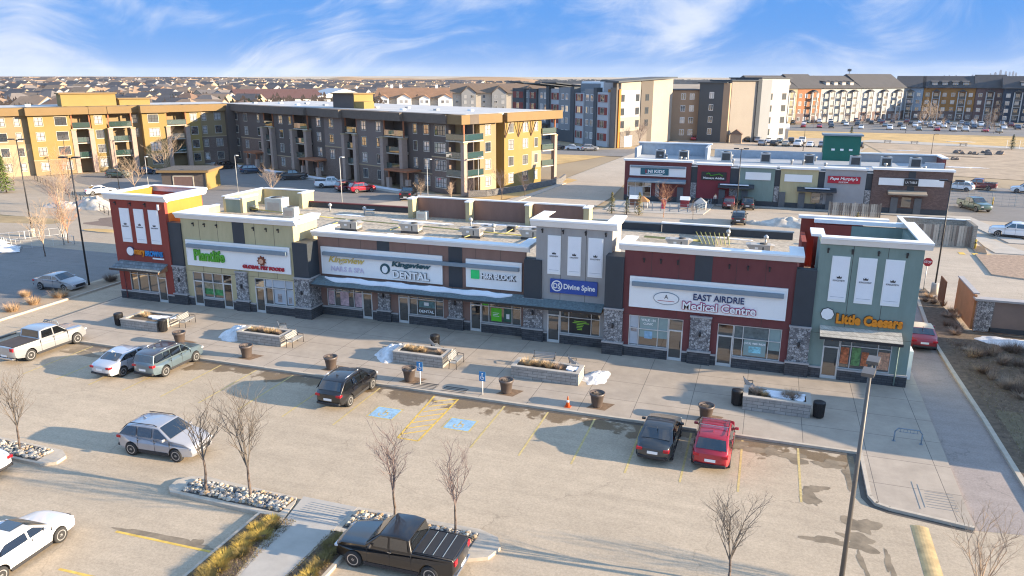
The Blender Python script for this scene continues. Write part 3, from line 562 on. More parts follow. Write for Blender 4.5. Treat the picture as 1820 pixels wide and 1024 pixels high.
# rear parapets
def para(x0,x1,y0,y1,z,m,cap=WHT,zb=5.3): B('parapet',MB().box(x0,x1,y0,y1,zb,z,m)); B('coping',MB().box(x0-.07,x1+.07,y0-.07,y1+.07,z,z+.11,cap))
para(-50.9,-50.6,61.2,67.5,7.0,BEI); para(-50.6,-45.0,67.2,67.5,7.0,BEI); para(-45.0,-44.6,65.4,67.5,7.0,BEI); para(-50.6,-48.9,61.2,61.5,6.8,GRN)
para(-48.9,-48.6,61.2,63.6,6.95,BEI)
para(-44.59,-32.2,66.6,66.8,6.0,DARKP,MAR)
para(-32.1,-31.6,64.2,65.3,7.3,BEI); para(-31.6,-15.0,65.3,65.6,7.35,BRN)
for x in (-26.2,-20.4): para(x,x+.4,64.2,65.27,7.3,BEI)
para(-15.0,-14.5,64.2,65.6,7.35,BEI)
para(-14.4,-8.3,65.4,65.6,6.15,DARKP,GTR); para(-8.2,-2.6,65.1,65.4,6.3,DARKP,WHT); para(-2.5,2.5,65.4,65.6,6.1,DARKP,GTR); para(-51.5,-51.2,53.5,61,6.2,BEI)
# ---------------- shop signs ----------------
def sign(label,x0,x1,z0,z1,y,m=WHT2,th=.12,cat='shop sign',frame=None):
    o=thing('shop_sign',label,cat,((x0+x1)/2,y,z0))
    MB().box(x0,x1,y-th,y-.002,z0,z1,m).build('sign_panel',o,True)
    if frame: f=MB(); [f.box(*b,frame) for b in ((x0-.07,x1+.07,y-th-.02,y-.003,z1,z1+.14),(x0-.07,x0,y-th-.02,y-.003,z0-.03,z1),(x1,x1+.07,y-th-.02,y-.003,z0-.03,z1),(x0,x1,y-th-.02,y-.003,z0-.03,z0))]; f.build('sign_frame',o,True)
    return o
def rail(o,x0,x1,z0,z1,y): MB().box(x0,x1,y-.34,y-.12,z0,z1,GTR).build('sign_rail',o,True)
def disc(o,cx,cz,r,y,m,nm='emblem',n=20,rz=None): rz=rz or r; MB().prismY([(cx+r*math.cos(2*math.pi*i/n),cz+rz*math.sin(2*math.pi*i/n)) for i in range(n)],y-.03,y,m).build(nm,o,True)
C_G=mat('sign_green',(.07,.33,.02),.5,.1); C_R=mat('sign_red',(.42,.012,.03),.5,.1); C_T=mat('sign_teal',(.015,.08,.10),.5,.1); C_O=mat('sign_orange',(.72,.24,.01),.5,.1); C_N=mat('sign_navy',(.015,.035,.12),.5,.1); C_B=mat('sign_blue',(.02,.07,.32),.5,.05); C_C=mat('sign_cyan',(.02,.24,.55),.5,.1); C_Y=mat('sign_gold',(.62,.45,.12),.5,.15); C_M=mat('sign_magenta',(.40,.03,.13),.5,.1)
o=thing('shop_sign','orange and blue lettering beside a white disc on the red tower','shop sign',(-49,48.6,3.7)); y=48.58
disc(o,-50.4,4.25,.42,y,C_N,'backing'); disc(o,-50.4,4.25,.36,y-.04,WHT); text(o,'mary',-49.95,-48.85,3.85,4.42,y-.05,C_O,bold=.03,ext=.08); text(o,'BROWNS',-48.8,-47.0,3.95,4.42,y-.05,C_C,bold=.03,ext=.08); MB().box(-48.1,-46.95,y-.06,y,3.74,3.86,WHT).build('tag_line',o,True)
y=48.83
o=sign('long white sign on the beige front with green and red lettering',-44.6,-34.8,3.52,5.5,y,frame=WHT); rail(o,-44.5,-34.95,5.02,5.32,y)
text(o,'Plantlife',-43.9,-40.9,3.95,4.9,y-.16,C_G,bold=.035,ext=.12); text(o,'GLOBAL PET FOODS',-39.2,-35.3,3.68,3.98,y-.16,C_R,bold=.05,ext=.12)
st_=MB(); st_.prismY([(-37.35+(.42 if i%2 else .28)*math.cos(math.pi*i/9),4.4+(.42 if i%2 else .28)*math.sin(math.pi*i/9)) for i in range(18)],y-.24,y-.12,mat('emblem_brown',(.20,.05,.02),.6,.5,6)); st_.build('emblem',o,True); disc(o,-37.35,4.38,.2,y-.25,mat('emblem_tan',(.62,.36,.24),.6,.3,6))
y=50.18
o=sign('long white sign on the brown front with gold, teal and white lettering',-32.7,-22.45,3.47,5.5,y,frame=WHT); rail(o,-32.55,-16.3,4.98,5.25,y)
text(o,'Kingsview',-32.1,-28.9,4.3,4.95,y-.16,C_Y,bold=.02,ext=.05,shear=.35); text(o,'NAILS & SPA',-31.9,-29.0,3.75,4.15,y-.16,mat('lilac_outline',(.62,.56,.68),.5,.05),bold=.01,ext=.05)
disc(o,-27.15,4.28,.42,y-.14,C_T); disc(o,-27.15,4.24,.25,y-.18,WHT,'tooth_emblem',10,.3)
text(o,'Kingsview',-26.55,-23.3,4.42,4.92,y-.16,C_T,bold=.035,ext=.1,shear=.15); text(o,'DENTAL',-26.5,-23.4,3.62,4.25,y-.2,mat('letter_shadow',(.10,.12,.13),.5),bold=.06,ext=.04); text(o,'DENTAL',-26.47,-23.43,3.65,4.22,y-.25,WHT,bold=.03,ext=.04)
o=sign('white sign on the brown front with a green square and white lettering',-20.4,-16.2,3.5,5.45,y,frame=WHT)
MB().box(-20.05,-19.4,y-.2,y-.12,4.15,4.8,mat('square_green',(.02,.62,.17),.5,.03)).build('green_square',o,True); text(o,'H&R BLOCK',-19.18,-16.5,4.17,4.6,y-.16,mat('letter_dark',(.08,.09,.10),.5),bold=.035,ext=.03); text(o,'H&R BLOCK',-19.25,-16.6,4.25,4.66,y-.23,mat('letter_white',(.85,.85,.85),.5,.02),bold=.02,ext=.04)
y=49.68
o=sign('blue sign with white lettering and ring emblem on the grey tower',-13.85,-10.45,3.78,4.78,y,C_B)
rg=MB()
for i in range(24):
    t0,t1=2*math.pi*i/24,2*math.pi*(i+1)/24; rg.add([(-13.35+r*math.cos(t),y-.14,4.3+r*math.sin(t)) for r,t in ((.4,t0),(.4,t1),(.32,t1),(.32,t0))],[(0,1,2,3)],WHT)
rg.build('ring_emblem',o,True); text(o,'DS',-13.6,-13.1,4.1,4.5,y-.14,WHT,bold=.02,ext=.02); text(o,'Divine Spine',-12.85,-10.6,4.0,4.5,y-.14,WHT,bold=.025,ext=.03)
y=48.83
o=sign('long white sign on the maroon front with navy and white lettering',-8.0,1.85,3.6,5.55,y,frame=WHT); rail(o,-7.9,1.7,5.08,5.36,y)
disc(o,-5.6,4.35,.85,y-.125,GTR,'oval_rim',28,.44); disc(o,-5.6,4.35,.8,y-.145,WHT,'oval',28,.39); text(o,'A',-5.72,-5.48,4.35,4.62,y-.19,BLK,ext=.01); MB().box(-6.15,-5.05,y-.19,y-.175,4.17,4.2,C_R).build('fine_print',o,True)
text(o,'EAST AIRDRIE',-3.85,-.65,4.42,4.85,y-.16,C_N,bold=.012,ext=.05); text(o,'Medical Centre',-4.55,.15,3.72,4.33,y-.18,C_M,bold=.075,ext=.06); text(o,'Medical Centre',-4.5,.1,3.76,4.29,y-.24,WHT,bold=.02,ext=.04)
o=thing('shop_sign','orange serif lettering beside a white plate on the sage tower','shop sign',(6.3,48.85,3.7))
disc(o,4.35,4.28,.42,y,BLK,'backing',8,.42); disc(o,4.35,4.28,.38,y-.04,WHT,'white_plate',8,.38)
DK=mat('orange_letter_shadow',(.12,.04,.01),.6); text(o,'Little Caesars',4.85,8.65,3.72,4.42,y-.05,DK,bold=.075,ext=.08); text(o,'Little Caesars',4.88,8.62,3.75,4.4,y-.13,C_O,bold=.05,ext=.06)
# ---------------- roof equipment ----------------
HV=mat('hvac_housing',(.46,.43,.38),.5,.12,1,metal=.2); DKG=mat('grille_dark',(.06,.06,.06),.7)
def hvac(x,y,z,s=1,rz=0,label='',grp='rooftop units on the shopping strip',m=HV):
    o=thing('rooftop_unit',label,'rooftop unit',(x,y,z),rz,grp)
    MB().box(-.95*s,.95*s,-.6*s,.6*s,.18,1.0*s,m).build('housing',o,bevel=.02)
    MB().add([(-.95*s,-.6*s,1.0*s),(-.95*s,.6*s,1.0*s),(-1.35*s,.5*s,.95*s),(-1.35*s,-.5*s,.95*s),(-.95*s,-.6*s,.45*s),(-.95*s,.6*s,.45*s)],[(0,1,2,3),(3,2,5,4),(0,3,4),(1,5,2)],m).build('intake_hood',o)
    MB().add([(.95*s,-.5*s,1.0*s),(.95*s,.5*s,1.0*s),(1.4*s,.4*s,.9*s),(1.4*s,-.4*s,.9*s),(.95*s,-.5*s,.5*s),(.95*s,.5*s,.5*s)],[(0,1,2,3),(3,2,5,4),(0,3,4),(1,5,2)],m).build('exhaust_hood',o)
    MB().box(-1.0*s,1.0*s,-.65*s,.65*s,0,.18,DKG).build('curb',o); MB().lathe((.3*s,0,1.0*s),[(.36*s,0),(.36*s,.06),(.1,.1)],DKG,14).build('fan_guard',o)
    MB().box(-.5*s,-.2*s,-.6*s-.01,-.6*s,.55*s,.75*s,WHT).box(.2*s,.32*s,-.6*s-.01,-.6*s,.3*s,.8*s,DKG).build('label_plate',o); return o
for x,y,s,l in ((-34.2,57.2,.82,'beige rooftop unit furthest left behind the brown shop front'),(-28.7,58.0,.82,'second beige rooftop unit from the left behind the brown shop front'),(-23.0,57.9,.82,'third beige rooftop unit from the left behind the brown shop front'),(-18.1,58.9,.82,'beige rooftop unit furthest right behind the brown shop front'),(-6.1,59.3,.78,'beige rooftop unit beside the yellow gas pipes'),(0,59.3,.78,'lone beige rooftop unit on the gravel behind the maroon front'),(2.9,51.9,.8,'rooftop unit squeezed against the sage tower')): hvac(x,y,5.5,s,.05,l)
for x,y,s,l in ((-45.7,62.7,1.35,'tall pale condenser on the roof behind the beige front'),(-42.8,60.8,.9,'low pale roof unit right of the tall condenser'),(-30.5,64.0,.7,'small grey box on the roof by the brown parapet')):
    o=thing('condenser',l,'condenser',(x,y,5.5),.05); MB().box(-.7*s,.7*s,-.5*s,.5*s,0,1.1*s,mat('pale_housing',(.52,.53,.47),.5,.1)).build('housing',o,bevel=.02); MB().lathe((0,0,1.1*s),[(.4*s,0),(.4*s,.05),(.1,.08)],DKG,14).build('fan_guard',o); MB().box(-.5*s,.5*s,-.5*s-.01,-.5*s,.2,.8*s,HV).build('panel',o)
def vent(x,y,l):
    o=thing('roof_vent',l,'roof vent',(x,y,5.5),0,'goose neck vents on the roof'); MB().tube((0,0,0),(0,0,.55),.08,m=GALV).build('pipe',o); MB().lathe((0,0,.5),[(.08,0),(.19,.08),(.19,.22),(.05,.36)],GALV,10).build('cap',o)
for p in ((-41.0,64.8),(-36.8,64.2),(-24.8,62.0),(-21.9,60.0),(-17.5,62.5),(-11.8,60.9),(-2.6,63.9),(.4,62.6)): vent(*p,'small galvanised vent standing on the gravel roof of the strip')
rq=random.Random(12)
for i in range(16):
    x,y=rq.uniform(-50,7),rq.uniform(53,64.5)
    if -33<x<-14 and y<59: y+=4
    o=thing('roof_hatch','small low box or curb among the gravel on the strip roof','roof box',(x,y,5.5),rq.uniform(0,.2),'small boxes on the strip roof'); s_=rq.uniform(.25,.5)
    MB().box(-s_,s_,-s_*.7,s_*.7,0,rq.uniform(.2,.5),rq.choice((GALV,HV,MEMB,DKG))).build('curb',o); MB().box(-s_-.04,s_+.04,-s_*.7-.04,s_*.7+.04,.5,.54,GALV).build('lid',o)
YP=mat('yellow_pipe',(.40,.37,.13),.5,.1)
g=MB(); g.path([(-50,62.5,5.75),(-38,60.6,5.75),(-14.7,58.3,5.75)],.06,YP); g.path([(-36.5,60.4,5.75),(-36.5,57.8,5.75)],.05,YP)
for x,y in ((-30.0,59.8),(-22.8,59.1),(-17.6,58.6)): g.path([(x,y,5.75),(x-.4,y-2.6,5.75)],.045,YP)
for x,y in ((-20.5,62.5),(-16.2,62.0)): g.path([(x,59,5.75),(x,y,5.75)],.045,YP)
tag(g.build('gas_pipes'),'yellow gas pipes running across the gravel roof behind the brown front','pipes')
g=MB(); g.path([(-9.2,61.5,5.75),(-4.6,61.2,5.75)],.05,YP); g.path([(-9.2,61.9,5.75),(-4.6,61.6,5.75)],.05,YP)
for i in range(8): g.path([(-4.4+.30*i,60.2,5.8),(-5.3+.38*i,64.9,5.8)],.045,YP)
tag(g.build('gas_pipes'),'bundle of parallel yellow pipes on the roof behind the maroon front','pipes')
rs=MB()
for i,(x,y,a,b) in enumerate(((-30,62.5,6,.6),(-22,63.6,7,.5),(-46.5,58,1.6,.8),(-38,63.5,3,.5),(-3,64.3,4,.5))): rs.prism(blob(x,y,a/2,b/2,i+30),5.5,5.55,SNOW)
tag(rs.build('roof_snow'),label='thin patches of snow left on the gravel roof',kind='stuff')
def boxunit(x,y,z,label):
    o=thing('condenser',label,'condenser',(x,y,z),0,'condensers on the second strip'); MB().box(-.75,.75,-.6,.6,.1,1.5,GALV).build('housing',o); MB().box(-.6,.6,-.63,-.6,.25,1.3,DKG).build('grille',o); MB().lathe((0,0,1.5),[(.45,0),(.45,.06),(.1,.08)],DKG,12).build('fan_guard',o); MB().box(-.8,.8,-.65,.65,0,.1,MEMB).build('curb',o); return o
# ---------------- plaza furniture ----------------
PB=brickm('planter_block',(.30,.285,.26),(.38,.355,.32),(.16,.15,.14),.62,.2,.014,.9,amp=.2)
STRAW=mat('dry_stalks',(.50,.36,.20),1,.3,8); STRAW2=mat('grey_stalks',(.36,.27,.20),1,.3,8)
def tuft(mb,x,y,z,r,h,nn,m,rd):
    for _ in range(nn):
        a=rd.uniform(0,6.28); q=r*rd.random()**.5*.5; x0,y0=x+q*math.cos(a),y+q*math.sin(a); l=rd.uniform(.35,.9); hh=h*rd.uniform(.5,1)*(1-.35*l)
        x1,y1=x+(q+r*l)*math.cos(a),y+(q+r*l)*math.sin(a); w_=.012; p=(-math.sin(a)*w_,math.cos(a)*w_)
        mb.add([(x0-p[0],y0-p[1],z),(x0+p[0],y0+p[1],z),(x1,y1,z+hh)],[(0,1,2)],m)
def bench(x,y,rz,label,z=0):
    o=thing('bench',label,'bench',(x,y,z),rz,'metal benches by the planters')
    s=MB(); [s.box(-.75,.75,-.2+.095*i,-.13+.095*i,.43,.46,GALV) for i in range(5)]; s.build('seat',o)
    s=MB(); [s.box(-.75,.75,.27+.03*i,.30+.03*i,.52+.095*i,.59+.095*i,GALV) for i in range(4)]; s.build('backrest',o)
    for sx in (-.7,.7): s=MB(); s.path([(sx,-.22,0),(sx,-.22,.62),(sx,.2,.66),(sx,.26,.45),(sx,.3,0)],.022,BLK); s.path([(sx,.26,.45),(sx,.4,.95)],.02,BLK); s.build('side_frame',o)
    return o
def planter(x0,x1,y0,y1,h,label,seed,tufts,snow=()):
    cx,cy=(x0+x1)/2,(y0+y1)/2; r=random.Random(seed); o=thing('planter',label,'planter',(cx,cy,0)); w_,d=(x1-x0)/2,(y1-y0)/2; t=.22
    m=MB(); [m.box(*b,0,h,PB) for b in ((-w_,w_,-d,-d+t),(-w_,w_,d-t,d),(-w_,-w_+t,-d+t,d-t),(w_-t,w_,-d+t,d-t))]; m.build('wall',o)
    m=MB(); [m.box(*b,h,h+.07,CONC) for b in ((-w_-.03,w_+.03,-d-.03,-d+t+.03),(-w_-.03,w_+.03,d-t-.03,d+.03),(-w_-.03,-w_+t+.03,-d+t+.03,d-t-.03),(w_-t-.03,w_+.03,-d+t+.03,d-t-.03))]; m.build('coping',o)
    MB().box(-w_+t,w_-t,-d+t,d-t,0,h-.06,MULCH).build('soil',o)
    for a,b,rr in tufts:
        p=thing('ornamental_grass','',"plant",(cx+a,cy+b,h-.06)); m=MB(); tuft(m,0,0,0,rr,rr*1.35,240,r.choice((STRAW,STRAW2)),r); mo=m.build('blades',p); p['label']=''; PL.append((p,label))
    for i,(a,b,ra,rb) in enumerate(snow): tag(MB().prism(blob(cx+a,cy+b,ra,rb,seed+i),h-.05,h+.05,SNOW).build('planter_snow'),label='last snow lying in the stone planter',kind='stuff')
PL=[]
planter(-45.75,-42.3,42.2,44.6,.62,'low stone planter in front of the red tower',1,[(-.6,.2,.5)],[(.9,.2,.9,.5)])
planter(-35.25,-31.6,42.4,44.0,.72,'stone planter in front of the beige shop, snow heaped at its left',2,[(-.9,0,.35),(-.3,.1,.4),(.3,0,.36),(.8,.1,.38),(-.6,.2,.3),(1.2,0,.3)])
planter(-22.7,-19.1,42.4,44.1,.72,'stone planter in front of the dental shop, snow heaped at its left',3,[(-1.0,.1,.4),(-.5,0,.4),(0,.1,.36),(1.3,0,.35)])
planter(-14.35,-9.95,42.45,44.0,.74,'long stone planter in front of the grey tower',4,[(-1.3,0,.5),(-.6,.1,.45),(.1,0,.45),(.7,0,.4),(-.2,.3,.35)],[(1.6,.1,.35,.4)])
planter(-.15,3.5,42.2,43.9,.78,'stone planter nearest the sage tower, between two black bins',5,[(-1.1,.1,.45),(.6,0,.5),(.95,.1,.5),(-.7,-.1,.3)],[(0,.2,.8,.5),(1.2,.1,.45,.5)])
for i,(p,l) in enumerate(PL):
    k=[q for q,_l in PL if _l==l]; n_=k.index(p)
    p['label']='tuft of dry ornamental grass number %d from the left in the %s'%(n_+1,l) if False else ('dry ornamental grass growing in the '+l); p['group']='grasses in the '+l
for a in ((-41.3,44.3,1.75,'bench at the right end of the planter before the red tower'),(-33.0,44.9,2.3,'bench behind the planter before the beige shop'),(-30.9,43.2,1.6,'bench at the right end of the planter before the beige shop'),(-20.6,45.0,2.3,'bench behind the planter before the dental shop'),(-18.4,43.2,1.6,'bench at the right end of the planter before the dental shop'),(-12.9,44.9,0.1,'bench behind the left half of the long planter'),(-10.6,44.8,2.2,'bench turned sideways behind the right half of the long planter'),(.4,44.6,2.0,'single dark bench behind the planter nearest the sage tower')): bench(*a)
POTM=mat('brown_pot',(.105,.082,.072),.45,.12,2)
def pot(x,y,label):
    o=thing('plant_pot',label,'plant pot',(x,y,0),0,'big brown plant pots along the kerb')
    MB().lathe((0,0,0),[(.27,0),(.30,.05),(.40,.72),(.45,.74),(.46,.88),(.40,.88),(.38,.75)],POTM,24).build('vessel',o); MB().lathe((0,0,.7),[(.37,0),(.37,.08),(.1,.12)],MULCH,12).build('soil',o)
    m=MB(); tuft(m,0,0,.78,.26,.16,60,STRAW2,random.Random(x)); m.build('dead_stems',o)
    tag(MB().add([(a,b,.004) for a,b in ((x-.15,y+.65),(x+.95,y+.6),(x+.55,y-.45),(x-.55,y-.4))],[(0,1,2,3)],mat('tree_pit_soil',(.20,.13,.08),1,.3,4)).build('tree_pit'),kind='structure')
for x,y,l in ((-38.9,40.75,'brown plant pot behind the blue grey wagon, first from the left'),(-32.6,40.0,'second brown plant pot from the left'),(-26.0,40.0,'third brown plant pot from the left, behind the black crossover'),(-20.25,39.85,'brown plant pot left of the first blue parking sign'),(-13.85,40.05,'brown plant pot right of the second blue parking sign'),(-8.2,39.9,'brown plant pot beside the orange cone'),(-2.05,40.2,'brown plant pot behind the dark sedan and the red crossover')): pot(x,y,l)
def bin_(x,y,label,m=BLK):
    o=thing('litter_bin',label,'litter bin',(x,y,0),0,'round black litter bins'); b=MB().lathe((0,0,.04),[(.25,0),(.28,.03),(.31,.8),(.33,.84),(.33,.9),(.27,.92)],m,20)
    for i in range(20): t=2*math.pi*i/20; b.tube((.29*math.cos(t),.29*math.sin(t),.08),(.325*math.cos(t),.325*math.sin(t),.85),.012,m=m,n=4)
    b.build('drum',o); MB().lathe((0,0,.9),[(.33,0),(.33,.04),(.18,.1),(.16,.1)],m,20).build('lid',o)
for a in ((-46.3,42.6,'black litter bin at the left end of the planter before the red tower'),(-41.95,42.45,'black litter bin at the front right corner of the planter before the red tower'),(-21.2,45.9,'dark litter bin standing behind the planter before the dental shop'),(-.5,42.75,'black litter bin left of the planter nearest the sage tower'),(3.95,42.5,'black litter bin right of the planter nearest the sage tower')): bin_(*a)
SB=mat('sign_face_blue',(.04,.22,.48),.5,.03)
def adasign(x,y,label):
    o=thing('parking_sign',label,'parking sign',(x,y,0),0,'blue wheelchair parking signs'); MB().tube((0,0,0),(0,0,1.45),.035,m=WHT).build('post',o); MB().box(-.2,.2,-.05,-.03,.9,1.5,SB).build('plate',o)
    m=MB(); m.lathe((0,-.055,1.38),[(.045,0),(.045,.01)],WHT,10,'y'); 
    for i in range(12): t0,t1=2.4+4.4*i/12,2.4+4.4*(i+1)/12; m.add([(r*math.cos(t),-.056,1.12+r*math.sin(t)) for r,t in ((.13,t0),(.13,t1),(.09,t1),(.09,t0))],[(0,1,2,3)],WHT)
    m.box(-.03,.02,-.06,-.052,1.12,1.34,WHT).box(.0,.12,-.0605,-.052,1.14,1.18,WHT); m.build('wheelchair_symbol',o)
adasign(-19.35,39.55,'blue wheelchair parking sign beside the fourth brown pot'); adasign(-15.1,39.3,'blue wheelchair parking sign left of the fifth brown pot')
def rack(x,y,rz,label):
    o=thing('bike_rack',label,'bike rack',(x,y,0),rz); m=MB(); m.path([(-.65,0,0),(-.65,0,.55),(-.5,0,.75),(.5,0,.75),(.65,0,.55),(.65,0,0)],.035,GTR); m.build('hoop',o); m=MB(); m.path([(-.45,0,.56),(.45,0,.56)],.015,GTR)
    for i in range(6): m.tube((-.4+.16*i,0,.56),(-.4+.16*i,0,.74),.012,m=GTR)
    m.build('bars',o); m=MB(); m.box(-.73,-.57,-.08,.08,0,.02,GTR).box(.57,.73,-.08,.08,0,.02,GTR); m.build('foot_plate',o)
rack(8.25,40.75,0,'grey bike rack on the pavement near the lane at the right'); rack(-50.3,40.1,.1,'bike rack behind the silver pickup')
o=thing('traffic_cone','small orange traffic cone on the kerb beside a brown pot','traffic cone',(-9.8,39.3,0)); MB().lathe((0,0,.02),[(.13,0),(.03,.62),(.02,.64)],mat('cone_orange',(.60,.10,.02),.5,.05),14).build('cone',o); MB().box(-.18,.18,-.18,.18,0,.03,mat('cone_orange',(0,0,0))).build('foot',o); MB().lathe((0,0,.3),[(.088,0),(.066,.13)],WHT,14).build('band',o)
from mathutils import noise as mnoise
def snowpile(cx,cy,rx,ry,h,seed,label,z=0,m=None):
    m=m or SNOWD; mb=MB(); K_,Nn=14,44; vs=[(cx,cy,z+h)]; base_=blob(0,0,rx,ry,seed,Nn,.13)
    for k in range(1,K_+1):
        q=k/K_
        for i,(x,y) in enumerate(base_):
            X,Y_=x*q,y*q; nv=mnoise.fractal(Vector((X*1.6+seed,Y_*1.6,seed*1.3)),.9,2.1,4); n2=mnoise.noise(Vector((X*6,Y_*6,seed)))
            hh=h*(1-q**1.7)*(1+.28*nv)+.025*n2*(q<.97); vs.append((cx+X*(1+.08*nv),cy+Y_*(1+.08*nv),z-.03+max(0,hh)))
    mb.add(vs,[(0,1+i,1+(i+1)%Nn) for i in range(Nn)]+[(1+j*Nn+i,1+(j+1)*Nn+i,1+(j+1)*Nn+(i+1)%Nn,1+j*Nn+(i+1)%Nn) for j in range(K_-1) for i in range(Nn)],m,True)
    tag(mb.build('snow_pile'),label=label,kind='stuff')
SNOWD=mat('old_snow',(.66,.66,.66),.85,.3,1.8,bump=.9,bs=14)
snowpile(-35.9,43.6,1.5,1.5,.75,4,'heap of melting snow at the left of a planter'); snowpile(-23.4,43.7,1.3,1.4,.75,6,'heap of melting snow at the left of a planter'); snowpile(-9.2,44.2,.85,1.5,.2,14,'heap of melting snow at the right of the long planter')
DS=mat('dirty_snow',(.52,.48,.42),.9,.4,.8,bump=.7,bs=4)
for a in ((-80.5,59.3,3.0,1.8,.5,3),(-84,61,2.6,1.6,.5,5),(17.9,60.4,2.2,1.3,.25,7),(21.5,60,2.5,1.1,.2,8)): snowpile(*a,'patch of old snow lying on the bare bed',-.02)
for a in ((-97.5,83.2,3.4,1.6,.9,3),(-93.5,84.6,4.6,2.0,1.6,5),(-89,86,3,1.6,1.0,6),(3.2,103.2,3.6,1.8,1.1,11),(-1.0,103.6,1.6,.8,.4,12),(7.5,107,3,1,.4,13)): snowpile(*a,'dirty heap of ploughed snow beside the road',-.13,DS)
# ---------------- lamp posts, signs ----------------
def lamp(x,y,h,label,heads=1,rz=0,base_=False,z=-.13,r=.08,c=None):
    c=c or BLK; o=thing('street_lamp',label,'street lamp',(x,y,z),rz)
    MB().tube((0,0,.0),(0,0,h),r,r*.6,c,10).build('pole',o); MB().lathe((0,0,0),[(.3,0),(.3,1.0),(.26,1.02)] if base_ else [(.2,0),(.2,.06),(.12,.1)],CONC if base_ else c,16).build('footing',o)
    for s in ((1,-1) if heads==2 else (1,)):
        m=MB(); m.tube((0,0,h-.12),(.42*s,0,h),.03,m=c); m.box(min(.3*s,.95*s),max(.3*s,.95*s),-.19,.19,h-.02,h+.10,c).build('lamp_head',o)
        MB().box(min(.38*s,.85*s),max(.38*s,.85*s),-.13,.13,h-.045,h-.021,mat('lens',(.5,.5,.48),.3)).build('lens',o)
    return o
lamp(3.85,26.0,9.35,'tall lamp post rising in front of the sage tower at the right',2,1.35,r=.1,base_=True,c=mat('bronze_metal',(.11,.10,.09),.45,.1))
lamp(-58.25,50.9,11.7,'tall black lamp post beside the silver sedan at the left',2,.2,r=.09); lamp(-83.0,65.8,11.5,'black lamp post on a concrete footing left of the snow patches',2,.3,True,r=.09)
lamp(15.1,73.4,10.1,'black lamp post behind the red stop sign',2,0,r=.08,base_=True); lamp(-3.45,104.3,9.6,'black lamp post in front of the sage unit of the second strip',2,0,r=.08)
LP2=mat('pale_pole',(.40,.40,.39),.5)
for a in ((-99.3,101.3,5.6,'pale lamp post left of the garage'),(-83.9,104.8,6.0,'pale lamp post right of the garage'),(-58.3,95.4,7.5,'pale lamp post between the red crossover and the black pickup'),(-49.0,104.9,6.6,'pale lamp post before the corner balconies'),(-43.8,113,6.4,'pale lamp post beside the corner balconies'),(-118,112,7,'dark lamp post before the yellow apartment block'),(-121,105,8,'dark lamp post at the foot of the yellow apartment block'),(-96,92,9,'dark lamp post beside the white hatchback')): lamp(*a[:3],a[3],1,-.4,r=.07,c=LP2 if 'pale' in a[3] else BLK)
for x,y,h,l in ((8.5,215,9,'lamp post in the car park behind the second strip'),(45,300,10,'lamp post at the near edge of the far car park'),(75,305,10,'lamp post towards the right of the far car park'),(36,200,6,'thin dark post standing in the dirt field')): lamp(x,y,h,l)
o=thing('stop_sign','red octagonal stop sign on a post behind the sage tower','stop sign',(14.35,74.0,-.13)); MB().tube((0,0,0),(0,0,2.6),.04,m=GALV).build('post',o)
MB().prismY([(.4*math.cos(math.pi*(i+.5)/4),2.75+.4*math.sin(math.pi*(i+.5)/4)) for i in range(8)],-.06,-.04,mat('sign_stop_red',(.45,.02,.03),.5,.02)).build('plate',o); text(o,'STOP',-.29,.29,2.63,2.87,-.07,WHT,world=False,bold=.02,ext=.01)
# ---------------- vehicles ----------------
GC=glassm('car_glass',(.008,.010,.012),.12); TY=mat('tyre',(.03,.03,.03),.85,.2,4); RIM=mat('alloy',(.50,.50,.50),.35,.1,3,metal=.6); PLB=mat('black_plastic',(.025,.025,.028),.7,.1,3); TLR=mat('tail_light',(.45,.01,.02),.25,.1,4); HLW=mat('head_light',(.65,.66,.68),.15,.1,4); CHR=mat('chrome',(.6,.6,.6),.15,.02,1,metal=.9)
def paint(name,c,metal=.25): return mat('paint_'+name,c,.32,.03,1,metal=metal,coat=1)
PROF={'sedan':dict(L=4.7,W=1.82,zb=.98,wr=.335,ax=(-1.38,1.36),top=[(-2.33,.36),(-2.36,.62),(-2.31,.90),(-2.18,.99),(-1.68,1.05),(-.95,1.39),(-.4,1.47),(.2,1.45),(1.02,1.02),(1.85,.88),(2.18,.76),(2.33,.55),(2.3,.3)],rw=(4,5),ro=7,ws=8),
'suv':dict(L=4.6,W=1.86,zb=1.08,wr=.36,ax=(-1.36,1.33),top=[(-2.24,.42),(-2.31,.65),(-2.28,1.0),(-2.16,1.12),(-1.66,1.59),(-1.3,1.67),(-.5,1.71),(.30,1.67),(1.08,1.16),(1.9,1.05),(2.2,.86),(2.3,.5),(2.25,.34)],rw=(3,4),ro=7,ws=8),
'wagon':dict(L=4.7,W=1.86,zb=1.1,wr=.37,ax=(-1.38,1.40),top=[(-2.32,.42),(-2.36,.65),(-2.33,1.02),(-2.28,1.12),(-2.08,1.62),(-1.8,1.69),(-.6,1.73),(.3,1.69),(1.05,1.14),(2.0,1.04),(2.28,.86),(2.34,.5),(2.28,.36)],rw=(3,4),ro=7,ws=8),
'pickup':dict(L=5.8,W=1.98,zb=1.24,wr=.41,ax=(-1.75,1.88),top=[(-2.88,.55),(-2.92,.75),(-2.9,1.2),(-2.86,1.26),(-.92,1.26),(-.80,1.82),(-.3,1.91),(.55,1.86),(1.3,1.26),(2.55,1.16),(2.83,.95),(2.9,.6),(2.85,.42)],rw=(4,5),ro=7,ws=8)}
